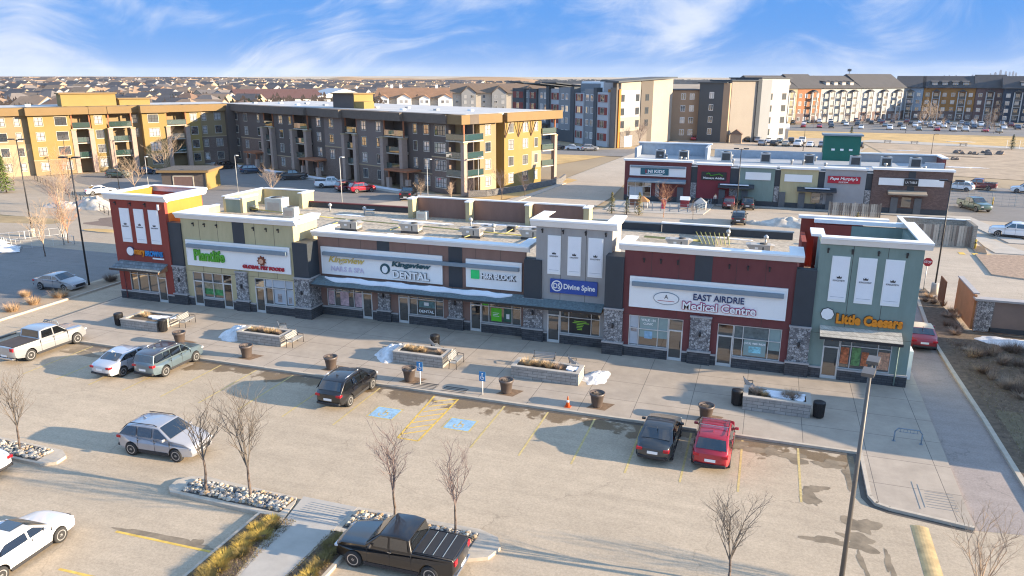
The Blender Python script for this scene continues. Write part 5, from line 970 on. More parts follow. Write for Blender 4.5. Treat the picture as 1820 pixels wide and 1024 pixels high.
# wing A: ochre block at the left
A,LA=frame_root('apartment_block','ochre four storey apartment block with green glass balconies, lit by the sun','building',(-154.0,78.8),(-114,141))
o0=LA-37.7
UP=[(0,5.9,AT),(5.9,11.35,AY)]; YY=[(0,2.9,AT),(2.9,11.35,AY)]; DK=[(0,2.9,ABR),(2.9,11.35,AT)]; NB=[(0,11.35,AT)]
bays=[(0,o0+.1,-.3,[(0,5.9,APL),(5.9,11.35,AT)]),(o0+.1,o0+7.1,.9,YY),(o0+7.1,o0+10.9,-1.9,NB),(o0+10.9,o0+13.6,.2,YY),(o0+13.6,o0+18.4,-1.9,NB),(o0+18.4,o0+20.2,-1.0,NB),(o0+20.2,o0+24.9,.9,YY),(o0+24.9,o0+29,-1.9,NB),(o0+29,o0+32,.1,YY),(o0+32,LA,-1.0,[(0,5.9,ABR),(5.9,11.35,AT)])]
bl=[(o0+7.5,o0+10.6,.3),(o0+14,o0+18.2,.5),(o0+25.0,o0+28.9,.5),(o0-18,o0-14,.6)]
ws=[('w',o0-4.2,FZ,-.3),('n',o0-1.6,FZ,-.3),('w',o0-8,FZ,-.3),('w',o0-12,FZ,-.3),('w',o0-22,FZ,-.3),('w',o0+1.8,FZ,.9),('T',o0+5.5,FZ,.9),('w',o0+12.2,FZ,.2),('n',o0+19.2,FZ[2:],-1.0),('T',o0+22.3,FZ,.9),('w',o0+30.6,FZ,.1),('n',o0+33.1,FZ,-1.0),('w',o0+36.0,FZ,-1.0)]
apt_facade(A,bays,ws,bl,LA,19,{'core':AT,'fas':AFA})
MB().box(-1,LA+4,.6,20,12.55,12.7,MEMB).build('roof',A); MB().box(LA-.05,LA+6,-.5,20,0,12.5,AG).build('wall',A)
for a in ((o0+7,o0+17,5,10,12.6,15.1),(o0+18,o0+24,7,11,12.6,13.9)): MB().box(*a,AY).build('penthouse',A); MB().box(a[0]-.3,a[1]+.3,a[2]-.3,a[3]+.3,a[5],a[5]+.25,AFA).build('coping',A)
for i in range(9): MB().cb((3+i*7,6+(i%3)*2,12.95),(1,.8,.5),GALV).build('roof_vent',A)
MB().prismY([(o0+36,11.3),(o0+36.25,11.3),(o0+35.2,8.0),(o0+35.0,8.0)],.5,.75,POSTM)
# wing B: umber wing
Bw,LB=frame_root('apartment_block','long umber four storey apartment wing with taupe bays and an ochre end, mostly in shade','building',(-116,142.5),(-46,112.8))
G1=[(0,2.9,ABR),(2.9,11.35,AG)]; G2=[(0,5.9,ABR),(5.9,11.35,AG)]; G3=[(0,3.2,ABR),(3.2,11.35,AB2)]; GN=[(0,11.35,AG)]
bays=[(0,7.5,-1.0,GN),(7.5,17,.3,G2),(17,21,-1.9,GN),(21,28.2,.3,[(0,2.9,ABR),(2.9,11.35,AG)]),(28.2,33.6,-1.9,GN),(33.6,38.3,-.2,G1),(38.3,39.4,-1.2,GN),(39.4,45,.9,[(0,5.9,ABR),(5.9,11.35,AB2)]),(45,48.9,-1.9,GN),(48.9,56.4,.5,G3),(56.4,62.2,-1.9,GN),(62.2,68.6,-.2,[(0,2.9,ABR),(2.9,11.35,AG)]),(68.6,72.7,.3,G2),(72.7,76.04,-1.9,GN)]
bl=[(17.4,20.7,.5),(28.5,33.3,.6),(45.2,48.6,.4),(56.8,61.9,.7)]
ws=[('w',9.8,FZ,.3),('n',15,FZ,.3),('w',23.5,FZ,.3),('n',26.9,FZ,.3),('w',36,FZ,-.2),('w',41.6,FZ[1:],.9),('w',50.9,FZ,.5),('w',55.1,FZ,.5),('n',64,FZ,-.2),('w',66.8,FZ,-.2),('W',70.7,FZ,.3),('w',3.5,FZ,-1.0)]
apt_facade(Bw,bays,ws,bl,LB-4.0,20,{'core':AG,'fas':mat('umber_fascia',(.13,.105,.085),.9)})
MB().prism([(-2,.8),(LB-.5,.8),(LB-1.5,24),(-2,24)],12.5,12.83,MEMB).build('roof',Bw)
# end wall facing the side road (local y axis), with ochre bays
th=-math.atan2(112.8-142.5,-46+116); 
def endbox(name,y0,y1,x0,x1,z0,z1,m): return MB().box(x0,x1,y0,y1,z0,z1,m).build(name,Bw)
endbox('wall',1.2,6,LB-4.1,LB-2.0,0,11.35,AT); endbox('wall',6,24.3,LB-6.5,LB-4.2,0,11.34,AT)
endbox('wall',4.4,8.3,LB-5.1,LB-.9,0,2.9,APL); endbox('wall',4.4,8.3,LB-5.1,LB-.9,2.9,11.35,AT)
endbox('wall',10.7,20.6,LB-6.1,LB-1.2,0,11.35,AY); endbox('wall',17.9,20.62,LB-5.0,LB-1.17,2.9,5.9,APL)
endbox('fascia',-.9,8.6,LB-5,LB+.3,11.35,12.8,AFA); endbox('fascia',8.6,10.4,LB-5,LB-1.6,11.37,12.78,AFA); endbox('fascia',10.4,25.5,LB-5,LB-.2,11.35,12.8,AFA)
for y,k,x in ((6.3,'w',LB-.9),(12.4,'w',LB-1.2),(16.2,'w',LB-1.2),(19.1,'n',LB-1.17)):
    for z in FZ: inst(AW[k],Bw,(x,y,z),math.pi/2,name='window')
for z in (3.0,5.85,8.7):
    b=MB().box(LB-4,LB+.05,-.35,4.3,z-.18,z,TRC).build('balcony',Bw); MB().prism([(LB-4,-.33),(LB,-.33),(LB,4.3),(LB-.03,4.3),(LB-.03,-.3),(LB-4,-.3)],z+.12,z+1.05,GLG).build('glass_railing',b)
    MB().prism([(LB-4,-.36),(LB+.03,-.36),(LB+.03,4.3),(LB-.06,4.3),(LB-.06,-.3),(LB-4,-.3)],z+1.05,z+1.11,WFR).build('handrail',b); inst(BDm,b,(LB-1.98,2.9,z+1.1),math.pi/2,name='balcony_door'); MB().cb((LB-1,1,z+.45),(.6,.5,.8),mat('patio_chair',(0,0,0))).build('patio_chair',b)
    b=MB().box(LB-4.2,LB-.9,20.7,24.6,z-.18,z,TRC).build('balcony',Bw); MB().prism([(LB-3.2,20.65),(LB-.93,20.65),(LB-.93,24.6),(LB-.96,24.6),(LB-.96,20.68),(LB-3.2,20.68)],z+.12,z+1.05,GLG).build('glass_railing',b)
for x,y in ((LB-.1,-.1),(LB-1.1,24.3)): MB().box(x-.38,x+.38,y-.38,y+.38,0,8.5,COLM).box(x-.46,x+.46,y-.46,y+.46,8.3,8.5,APL).build('column',Bw); MB().box(x-.11,x+.11,y-.11,y+.11,8.5,11.4,POSTM).build('post',Bw)
DKB=mat('dark_brace',(.10,.05,.035),.8)
for y in (10.9,14.3,17.7):
    v=MB(); v.tube((LB-1.15,y,8.6),(LB-.6,y-.8,11.3),.08,m=DKB,n=4).tube((LB-1.15,y,8.6),(LB-.6,y+.8,11.3),.08,m=DKB,n=4); v.build('roof_brace',Bw)
PHP=Vector((-71.5,119.3,0))-Vector((-116,142.5,0)); 
MB().box(36.5,43,3.5,8,12.6,15.4,AG).build('penthouse',Bw); MB().box(43.01,43.2,3.5,8,12.6,15.4,AY).build('penthouse',Bw); MB().box(36.2,43.5,3.2,8.3,15.41,15.6,AFA).build('coping',Bw)
MB().box(43.2,46.0,3.6,6,12.6,14.1,AY).build('penthouse',Bw)
for i in range(12): MB().cb((5+i*5.6,5+(i%3)*3,12.9),(.9,.7,.45),WHT if i%2 else GALV).build('roof_vent',Bw)
for s0,s1 in ((33.5,39.5),(59.5,65.5),(13,17.5)):
    MB().box(s0,s1,-3.2,0,3.1,3.4,POSTM).build('entrance_canopy',Bw)
    for s in (s0+.5,s1-.5): MB().box(s-.35,s+.35,-2.9,-2.2,0,1.9,COLM).build('canopy_pier',Bw); MB().box(s-.1,s+.1,-2.65,-2.45,1.9,3.1,POSTM).build('post',Bw)
for s in (10,23,42,52,70): MB().box(s-.9,s+.9,-2.2,-1.9,0,1.0,WFR)
slab('apartment_pavement',[(-118,140.5),(-46,110),(-44.5,108.5),(-45.6,106.6),(-119,137.5)],-.02,CONC)
tag(MB().prism([(-116,139.6),(-58,114.8),(-58.6,113.6),(-100,131),(-117,138)],-.02,.05,SNOW).build('pavement_snow'),label='thin snow along the shaded apartment wall',kind='stuff')
o=thing('retaining_wall','low dark block retaining wall at the corner of the apartment end','wall',(-40,118,-.13)); 
m=MB()
for a,b in (((-45,111.6),(-42.5,113.4)),((-42.5,113.4),(-38.6,121)),((-38.6,121),(-35.2,132)),((-35.2,132),(-35.8,138))): d=Vector(b)-Vector(a); n_=Vector((d.y,-d.x)).normalized()*.4; m.prism([a,b,(b[0]-n_.x,b[1]-n_.y),(a[0]-n_.x,a[1]-n_.y)],-.1,.9,brickm('grey_block',(.13,.13,.13),(.18,.17,.17),(.07,.07,.07),.5,.2,.02))
m.build('courses',o,True)
sheet('corner_verge',[(-50,104),(-41,107),(-36,119),(-33.5,138),(-36,140),(-38.5,122),(-42,113.5),(-46,110)],-.11,GRASS2)
slab('road_pavement',[(-41.3,100),(-37.6,110),(-35.4,133),(-34.4,133),(-36.2,110),(-39.6,99)],-.03,CONC)
# garage
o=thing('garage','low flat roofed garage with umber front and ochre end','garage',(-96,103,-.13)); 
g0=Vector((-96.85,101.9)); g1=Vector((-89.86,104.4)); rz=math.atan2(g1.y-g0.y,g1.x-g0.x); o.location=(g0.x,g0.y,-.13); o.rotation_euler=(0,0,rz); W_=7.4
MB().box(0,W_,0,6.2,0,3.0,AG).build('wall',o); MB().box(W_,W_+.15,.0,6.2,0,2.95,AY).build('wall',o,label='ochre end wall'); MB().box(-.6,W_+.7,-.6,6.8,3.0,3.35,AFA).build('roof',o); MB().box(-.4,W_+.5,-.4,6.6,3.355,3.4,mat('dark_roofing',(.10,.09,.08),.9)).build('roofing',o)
MB().box(2.0,5.2,-.05,0,0,2.3,mat('garage_door',(.16,.10,.085),.7)).build('garage_door',o); MB().box(1.85,2.0,-.08,0,0,2.45,TRC).box(5.2,5.35,-.08,0,0,2.45,TRC).box(1.85,5.35,-.08,0,2.3,2.45,TRC).build('door_frame',o)
# ---------------- second strip ----------------
M2=thing('second_strip','second flat roofed strip of shops with six coloured units behind the main strip','building',(2,118,-.13))
def B2(n,mb,l=None,p=None): return mb.build(n,p or M2,world=p is None,label=l)
Y=118
B2('wall',MB().box(-20.9,24.2,118.35,131.8,-.13,5.5,mat('pale_block',(.40,.42,.44),.9))); B2('roof',MB().box(-20.8,24.1,118.5,131.7,5.55,5.7,mat('white_membrane',(.36,.38,.40),.8,.1,.3)))
GR2=mat('pale_grey_block',(.33,.33,.335),.9,.08,.6); BR2=brickm('mid_brown_brick',(.125,.08,.07),(.17,.11,.095),(.10,.07,.06),.4,.15,.015,.9,amp=.15)
units=[(-21.1,-10.95,6.0,MAR,.25,'dark maroon unit'),(-10.0,-5.2,5.75,mat('crimson_stucco',(.20,.03,.04),.9,.08,.6),.2,'crimson unit'),(-3.9,1.15,5.6,GRN,.2,'sage unit'),(1.95,7.1,5.6,BEI,.2,'yellow beige unit'),(8.0,13.45,5.8,GR2,.2,'pale grey unit'),(14.3,24.3,6.0,BR2,.3,'brown brick unit')]
for a,b,h,m,pr,l in units: B2('wall',MB().box(a,b,Y-pr,118.4,-.13,h,m),l); B2('base_course',MB().box(a+.02,b-.02,Y-pr-.08,118.2,-.13,.7,DARKP)); B2('cornice',MB().box(a-.2,b+.2,Y-pr-.25,118.9,h,h+.28,WHT))
for a,b in ((-10.95,-10.0),(-5.2,-3.9),(1.15,1.95),(7.1,8.0),(13.45,14.3)): B2('dark_panel',MB().box(a,b,118,118.4,3.0,5.4,DARKP)); B2('stone_pillar',MB().box(a+.05,b-.05,117.75,118.4,.7,3.0,STN)); B2('pillar_base',MB().box(a,b,117.65,118.4,-.13,.7,DARKP)); B2('coping',MB().box(a,b,117.9,118.6,5.4,5.5,WHT))
for y0,z0 in ((132,0),): 
    B2('parapet',MB().box(-21.2,-9.3,131.8,132.2,5.5,7.6,mat('blue_grey_stucco',(.36,.41,.46),.9)).box(-21.2,-20.8,127,131.8,5.5,7.2,MC['blue_grey_stucco']).box(-9.7,-9.3,126,131.8,5.5,7.6,MC['blue_grey_stucco'])); B2('coping',MB().box(-21.4,-9.1,131.6,132.4,7.6,7.8,WHT))
    B2('parapet',MB().box(-8.6,13.7,131.8,132.1,5.5,6.9,MC['blue_grey_stucco'])); B2('parapet',MB().box(13.8,25,131.8,132.1,5.5,6.9,GR2).box(24.6,25,127,131.8,5.5,6.9,MAR)); B2('coping',MB().prism([(13.6,131.6),(24.4,131.6),(24.4,126.8),(25.2,126.8),(25.2,132.3),(13.6,132.3)],6.9,7.1,WHT)); B2('parapet',MB().box(21.5,24.0,122.6,123.0,5.7,6.7,MC['blue_grey_stucco']))
TG=mat('teal_green_stucco',(.012,.13,.095),.8,.08,.5); B2('tower',MB().box(8.2,13.6,131.5,134.5,5.3,9.6,TG),'tall green box at the rear'); B2('coping',MB().box(7.9,13.9,131.2,134.8,9.6,9.85,GTR)); B2('vent_grille',MB().box(9.4,9.9,131.42,131.5,7.3,7.6,WHT).box(10.7,11.2,131.42,131.5,7.3,7.6,WHT).box(12.0,12.5,131.42,131.5,7.3,7.6,WHT))
for i,x in enumerate((-16.6,-12.9,-6.3,-.4,5.9,12.4,16.6,20.5)): boxunit(x,124.5,5.7,['grey box unit on the second strip, above the kids sign, left','grey box unit on the second strip, above the kids sign, right','grey box unit on the second strip, above the crimson unit','grey box unit on the second strip, above the sage unit','grey box unit on the second strip, above the beige unit','grey box unit on the second strip, before the green box','grey box unit on the second strip, left one above the brick unit','grey box unit on the second strip, right one above the brick unit'][i])
def cano2(x0,x1,z,m=DARKP): B2('canopy',MB().prismX([(117.8,z+.35),(116.5,z),(116.5,z-.2),(117.8,z-.2)],x0,x1,m))
cano2(-20.4,-11.6,3.05,GTR); cano2(-6.8,-1.6,2.75); cano2(4.4,9.7,2.75); cano2(16.4,21.3,2.9,mat('tan_canopy',(.34,.28,.21),.8)); 
for a,b,z in ((-6.0,-5.4,0),): tag(MB().box(-6.5,-2.4,116.7,117.5,3.0,3.08,SNOW).box(5.4,8.8,116.8,117.5,3.0,3.08,SNOW).build('canopy_snow'),label='thin snow left on the dark canopies of the second strip',kind='stuff')
DD=mat('service_door',(.10,.11,.12),.6)
for x in (-12.4,-6.2,-2.9,2.4,5.1,8.9,17.4,20.4): B2('door',MB().box(x-.45,x+.45,117.5,117.8,-.02,2.2,DD))
for x in (7.0,18.9): B2('window',MB().box(x-.6,x+.6,117.52,117.8,.9,2.3,GLS))
o=B2('window',MB().box(-20.5,-16.9,117.62,117.75,.5,2.8,GLS)); f=MB(); [f.box(x-.04,x+.04,117.56,117.64,.5,2.8,ALU) for x in (-20.5,-19.3,-18.1,-16.9)]; [f.box(-20.5,-16.9,117.565,117.635,z-.04,z+.04,ALU) for z in (.5,2.1,2.8)]; B2('frame',f,p=o); B2('poster',MB().box(-20.2,-18.2,117.58,117.62,.7,2.0,PW),p=o); B2('stone_pillar',MB().box(-16.2,-15.6,117.6,117.8,.6,2.8,STN))
y=117.74
o=sign('white sign with a teal plate on the maroon unit of the second strip',-20.3,-11.7,3.75,5.35,y); rail(o,-20.2,-11.8,5.0,5.3,y+.1); MB().box(-18.6,-14.3,y-.2,y-.12,3.95,4.95,mat('plate_teal',(.015,.12,.16),.5)).build('plate',o,True); text(o,'U',-17.9,-17.6,4.25,4.75,y-.22,C_R,bold=.03,ext=.02); text(o,'NI KIDS',-17.45,-14.9,4.25,4.75,y-.22,WHT,bold=.03,ext=.02); MB().box(-17.8,-15.2,y-.22,y-.2,4.03,4.12,WHT).build('fine_print',o,True)
y=117.78
o=sign('black sign with a green squiggle on the crimson unit',-9.4,-5.7,3.5,4.75,y,BLK); text(o,'Massage Addict',-9.1,-6.0,3.6,4.0,y-.14,WHT,bold=.02,ext=.02); sq=MB(); sq.path([(-8.7,y-.16,4.4),(-8.3,y-.16,4.6),(-8.0,y-.16,4.2),(-7.3,y-.16,4.35),(-6.8,y-.16,4.5),(-6.2,y-.16,4.2)],.06,C_G); sq.build('squiggle',o,True)
sign('blank white sign on the sage unit',-3.0,.6,3.85,4.95,y); sign('blank white sign on the yellow beige unit',2.5,6.3,3.8,4.85,y)
o=sign('red sign with white lettering on the pale grey unit',8.4,12.7,3.85,4.85,y,mat('sign_scarlet',(.42,.01,.03),.5)); text(o,"Papa Murphy's",8.7,12.4,4.2,4.75,y-.14,WHT,bold=.02,ext=.02,shear=.2); text(o,'PIZZA',9.9,11.2,3.93,4.1,y-.14,WHT,bold=.02,ext=.02)
y=117.68
o=sign('long white sign with a black square plate on the brown brick unit',15.1,23.3,3.9,4.9,y); MB().box(18.3,20.1,y-.2,y-.12,3.92,4.88,BLK).build('plate',o,True); text(o,'LA TABLE',18.5,19.95,4.25,4.55,y-.22,WHT,ext=.02)
B2('dark_panel',MB().box(18.8,19.7,y-.02,y+.02,3.1,5.9,DARKP))
for i in range(14): v=MB().lathe((0,0,0),[(.15,0),(.15,.5),(.25,.55),(.25,.75)],GALV,8).build('roof_vent',M2); v.location=(rd.uniform(-20,20),rd.uniform(1.5,12),5.83)
for i,(x,y,a,b) in enumerate(((-14,121,5,.8),(2,120.5,7,.7),(18,121,5,.8),(8,129,6,1.2),(-4,129,5,1))): tag(MB().prism(blob(x,y,a/2,b/2,i+60),5.56,5.62,SNOW).build('roof_snow'),label='thin snow lying on the roof of the second strip',kind='stuff')
for i,(x,y,a,b) in enumerate(((40,186,9,1.6),(60,181,6,1.2),(34,225,7,1.2),(72,215,10,1.2),(55,262,8,1.5))): tag(MB().prism(blob(x,y,a/2,b/2,i+70),-.2,-.08,SNOWD).build('field_snow'),label='old snow patch melting in the dry field',kind='stuff')
for i,(x,y,a,b) in enumerate(((44,212,9,3),(28,190,6,2.4),(66,205,10,2.6),(80,195,8,2.4))): sheet('scrub_patch',blob(x,y,a/2,b/2,i+80,28,.3),-.13,MULCH,'stuff')
# playground before the second strip
o=thing('playground_fence','low dark fence round the play yard before the second strip','fence',(-15,108,-.13)); m=MB(); mp=MB()
pts=[(-19.3,115),(-19.0,108.5),(-9.0,108.8),(-7.5,115)]
for a,b in zip(pts,pts[1:]):
    L_=(Vector(b)-Vector(a)).length; n_=int(L_/1.2)
    for i in range(n_+1): t=i/n_; q=(a[0]+(b[0]-a[0])*t,a[1]+(b[1]-a[1])*t); mp.tube((*q,0),(*q,1.25),.06,m=GTR,n=5)
    for z in (.35,.7,1.1): m.tube((*a,z),(*b,z),.025,m=GTR,n=4)
m.build('rails',o,True); mp.build('posts',o,True)
for o in (o,):
    for c in o.children: c.location.z=0
slab('play_yard',[(-22,116.6),(-22,107.4),(-18,106.2),(-8,107.8),(-6.8,117.6)],-.05,CONC,.1); slab('strip_pavement',[(-6.8,117.6),(-7.2,116.2),(25,116.2),(27.5,100),(30,100),(27.2,118)],-.03,CONC,.1)
def toy(x,y,label,c,kind):
    m_=mat('toy_'+label.split()[0],c,.5,.05); o=thing('play_equipment',label,'play equipment',(x,y,-.05))
    if kind=='slide': MB().prismX([(-.9,0),(-.2,1.2),(.1,1.2),(.1,1.1),(-.75,0)],-.3,.3,m_).build('chute',o); MB().path([(-.3,.1,0),(-.3,.1,1.3),(.3,.1,1.3),(.3,.1,0)],.05,WHT).build('ladder',o)
    elif kind=='tent': MB().add([(-.9,-.9,.9),(.9,-.9,.9),(.9,.9,.9),(-.9,.9,.9),(0,0,1.7)],[(0,1,4),(1,2,4),(2,3,4),(3,0,4)],m_).build('roof',o); MB().path([(-.8,-.8,0),(-.8,-.8,.95)],.05,WHT).path([(.8,-.8,0),(.8,-.8,.95)],.05,WHT).path([(.8,.8,0),(.8,.8,.95)],.05,WHT).build('legs',o)
    else: MB().box(-.6,.6,-.4,.4,.3,1.3,m_).build('box',o); MB().prismX([(-.5,1.3),(0,1.8),(.5,1.3)],-.7,.7,WHT).build('roof',o)
toy(-14.0,111.5,'scarlet and white slide in the play yard',(.5,.02,.05),'slide'); toy(-11.0,111.8,'crimson play house in the play yard',(.28,.03,.04),'house'); toy(-17.0,111,'tan climbing tent in the play yard',(.4,.2,.08),'tent'); toy(-18.2,110.5,'brown play box at the left of the play yard',(.18,.08,.05),'house'); toy(-8.8,112.2,'grey swing tent at the right of the play yard',(.3,.32,.33),'tent')
# dumpster enclosures and fences
PLK=mat('weathered_planks',(.33,.29,.24),.9,.3,.6); BLKW=brickm('tan_block',(.34,.31,.26),(.40,.36,.30),(.2,.18,.15),.4,.2,.015)
PLK2=mat('pale_planks',(.46,.41,.34),.9,.2,.6); PLK3=mat('dark_planks',(.20,.165,.135),.9,.2,.6)
def planks(mb,x0,x1,y,z0,z1,m,step=.27):
    x=x0
    i=0
    while x<x1-.02: mb.box(x,min(x+step-.04,x1),y-(.03 if i%2 else .045),y,z0,z1-(.03*(i%3)),(m,PLK2,PLK3)[(i*5+i//3)%3]); x+=step; i+=1
o=thing('bin_enclosure','timber fronted bin enclosure behind the sage tower','bin enclosure',(19.3,96,-.13)); 
MB().box(15.4,23.0,99.6,99.9,0,2.5,BLKW).box(15.4,15.7,95.8,99.6,0,2.5,BLKW).box(22.6,23.0,95.6,99.6,0,2.6,BLKW).build('wall',o,True); MB().box(15.3,23.1,99.5,100,2.5,2.6,WHT).box(15.3,15.8,95.8,99.5,2.505,2.6,WHT).build('coping',o,True)
for a,b in ((15.75,19.2),(19.35,20.6),(20.7,22.55)): m=MB(); planks(m,a,b,95.9,.1,2.5,PLK); m.build('gate',o,True)
for c in o.children: c.location.z=0
o=thing('plank_fence','free standing timber plank fence before the brown brick unit','fence',(11,113,-.13)); m=MB(); planks(m,8.6,15.3,113.2,.1,1.9,PLK); m.build('planks',o,True); m=MB(); [m.box(x-.06,x+.06,113.21,113.33,0,2,PLK) for x in (8.7,12,15.2)]; m.build('posts',o,True)
for c in o.children: c.location.z=0
BW=mat('enclosure_brown',(.21,.155,.13),.9,.1,.8); OW=mat('cedar_panel',(.42,.20,.085),.8,.15,1)
o=thing('brown_wall','brown stucco enclosure wall with a stone pier and cedar end at the right edge','wall',(17,63,-.02)); 
MB().box(17.0,34,62.7,63.1,0,2.4,BW).build('stucco_panel',o,True); MB().box(15.9,17.0,62.6,63.2,0,2.5,STN).build('stone_pier',o,True); MB().box(15.75,15.9,63.0,68.6,0,2.7,OW).build('cedar_end',o,True); MB().box(15.7,34,62.5,63.3,2.4,2.55,CAP).box(15.7,16.1,63.3,68.7,2.7,2.8,CAP).build('coping',o,True); MB().box(16.9,34,62.6,62.7,0,.35,DARKP).build('footing',o,True)
m=MB(); [m.box(14.9,15.0,68.7+.22*i,68.82+.22*i,0.1,2.2,mat('cedar_dark',(.20,.085,.04),.8)) for i in range(10)]; m.build('slatted_gate',o,True)
for c in o.children: c.location.z=0
slab('gravel_island',[(22.3,92),(28,93),(34,88),(26,81),(21.7,82.6)],0,KERB,.13,top=mat('island_gravel',(.34,.24,.17),1,.4,3,bump=.8,bs=20)); slab('gravel_island',[(22.9,97),(24.2,96.6),(23.6,92.8),(22.6,93.4)],0,KERB,.13,top=MULCH); slab('service_pavement',[(24.4,104.6),(25.2,104.4),(28.5,93.6),(24.6,93.6),(24.3,97)],-.05,CONC,.08)
ym=MB(); [ym.box(20.8+1.35*i,21.4+1.35*i,91.9,93.0,-.118,-.114,YEL) for i in range(4)]; struct('crossing_stripes',ym)
yb=mat('bollard_yellow',(.55,.38,.05),.6)
for x,y,l in ((22.95,95.2,'yellow bollard at the right corner of the bin enclosure'),(29.6,131,'yellow bollard beside the chain fence, left one'),(32.9,131,'yellow bollard beside the chain fence, right one')): o=thing('bollard',l,'bollard',(x,y,-.13)); MB().lathe((0,0,0),[(.1,0),(.1,1.1),(.04,1.18)],yb,10).build('post',o); MB().lathe((0,0,.7),[(.105,0),(.105,.15)],BLK,10).build('band',o)
def chainfence(pts,h,label,z=-.13,m=None,step=3.0,wires=5):
    m=m or GTR; o=thing('chain_fence',label,'fence',(pts[0][0],pts[0][1],z)); p=MB(); w_=MB(); ox,oy=pts[0]
    for a,b in zip(pts,pts[1:]):
        L_=(Vector(b)-Vector(a)).length; n_=max(1,int(L_/step))
        for i in range(n_+1): t=i/n_; q=(a[0]+(b[0]-a[0])*t-ox,a[1]+(b[1]-a[1])*t-oy); p.tube((*q,0),(*q,h),.05,m=m,n=5)
        for k in range(wires): zz=.15+(h-.2)*k/(wires-1); w_.tube((a[0]-ox,a[1]-oy,zz),(b[0]-ox,b[1]-oy,zz),.02,m=m,n=3)
        nn=int(L_/.9)
        for i in range(nn): t=i/nn; q=(a[0]+(b[0]-a[0])*t-ox,a[1]+(b[1]-a[1])*t-oy); w_.tube((*q,0),(*q,h),.012,m=m,n=3)
    p.build('posts',o); w_.build('mesh_panel',o)
chainfence([(26.5,131),(48,130),(48,158)],2.0,'tall grey chain fence behind the dark green pickup'); chainfence([(-84.6,61.5),(-78,60.2),(-74.5,64),(-80.5,67.3),(-84.6,61.5)],1.0,'white tubular rail round the lamp footing at the left',m=ALU,wires=2)
chainfence([(-128,103.8),(-100,88.2),(-86,80)],1.1,'dark railing along the left road',m=BLK,step=2.2,wires=3); chainfence([(62,243),(110,216)],2.2,'pale fence round the court at the right',m=WHT,wires=6)
o=thing('field_shed','pale fabric roofed shed beyond the green box','shed',(2.2,258,-.13)); MB().box(-3,3,-2.5,2.5,0,3,mat('shed_wall',(.42,.42,.42),.9)).build('wall',o); MB().prismX([(-3,3),(-3,3.6),(0,4.6),(3,3.6),(3,3)],-3.3,3.3,WHT).build('roof',o)
o=thing('garden_shed','small gabled shed at the foot of the dark hotel tower','shed',(-9.5,234,-.13)); MB().box(-1.6,1.6,-1.5,1.5,0,2.6,mat('shed_tan',(.36,.25,.17),.9)).build('wall',o); MB().prismY([(-1.9,2.6),(0,4.0),(1.9,2.6)],-1.7,1.7,mat('shed_roof',(.18,.12,.09),.9)).build('roof',o)
rk=random.Random(9)
for x,y,n_,l in ((38,205,12,'boulders'),(50,222,10,'boulders'),(23,200,8,'boulders'),(62,195,7,'boulders')):
    for i in range(n_): o=MB().rock((0,0,.3),rk.uniform(.5,1.1),mat('boulder',(.20,.17,.15),.95,.2,1),rk).build('boulder'); o.location=(x+rk.uniform(-6,6),y+rk.uniform(-3,3),-.2); tag(o,'dark boulder lying in the dry field beyond the second strip','boulder','boulders in the dry field')
for x,y,l in ((33,250,'picnic table on the field path, left one'),(40,249,'picnic table on the field path, middle one'),(52,246,'picnic table on the field path, right one')): o=thing('picnic_table',l,'picnic table',(x,y,-.1)); MB().box(-1,1,-.4,.4,.7,.78,PLK).build('table_top',o); MB().box(-1,1,-.85,-.6,.42,.48,PLK).build('seat',o); MB().box(-1,1,.6,.85,.42,.48,PLK).build('seat',o); MB().tube((-.7,-.8,0),(-.7,.8,.7),.05,m=BLK,n=4).tube((.7,-.8,0),(.7,.8,.7),.05,m=BLK,n=4).tube((-.7,.8,0),(-.7,-.8,.7),.05,m=BLK,n=4).tube((.7,.8,0),(.7,-.8,.7),.05,m=BLK,n=4).build('legs',o)
# shop to the right of the frame whose long shadow falls over the lane and plaza
o=thing('neighbour_shop','tan shop with a front tower standing right of the lane','building',(34,50,-.02))
MB().box(24,44,47.51,61,0,4.2,BEI).build('wall',o,True); MB().prismX([(40.5,0),(40.5,4.4),(43.6,5.9),(44.8,6.8),(47.5,6.8),(47.5,0)],24,44,BEI).build('tower',o,True); MB().box(23.9,44.1,47.6,61.1,4.2,4.3,WHT).build('cornice',o,True)
for i in range(3): MB().box(26+5*i,29+5*i,40.42,40.5,.8,2.9,GLS).build('window',o,True)
for c in o.children: c.location.z=0
# ---------------- hotel ----------------
HG=mat('hotel_grey',(.24,.25,.26),.9,.05,.2); HD=mat('hotel_slate',(.075,.085,.095),.9,.05,.2); HW=mat('hotel_white',(.46,.48,.50),.9,.04,.2); HC=mat('hotel_cream',(.44,.40,.34),.9,.04,.2); HO=mat('hotel_orange',(.42,.16,.02),.8); HR=mat('hotel_red',(.25,.05,.04),.8); HT=mat('hotel_taupe',(.20,.175,.155),.9,.04,.2); HB=mat('hotel_brown',(.38,.26,.17),.9,.05,.3); HS=mat('hotel_tan_stone',(.17,.15,.13),.9,.2,2)
HWm=winmesh(1.3,1.7,2,1,WHT,GLSA,t=.1); HWd=winmesh(1.7,1.7,2,1,TRC,GLS,t=.12); HWk=winmesh(1.8,1.8,2,1,mat('dark_frame',(.04,.04,.045),.6),mat('dark_window',(.035,.045,.055),.25,.3,1),t=.12)
THT=mat('taupe_sun_side',(.105,.092,.08),.9,.05,.2); THC=mat('cream_sun_side',(.34,.30,.25),.9,.05,.2); THW=mat('white_sun_side',(.36,.37,.38),.9,.05,.2)  # hotel colours copied darker for the tower walls the sun strikes
Hh,LH=frame_root('hotel','grey white and red five storey hotel wing ending in a cream corner tower','building',(-76.6,241.5),(-40,206))
MB().prism([(-8,1),(LH-.5,1),(LH-11,24),(-8,22)],0,14.6,HG).build('wall',Hh)
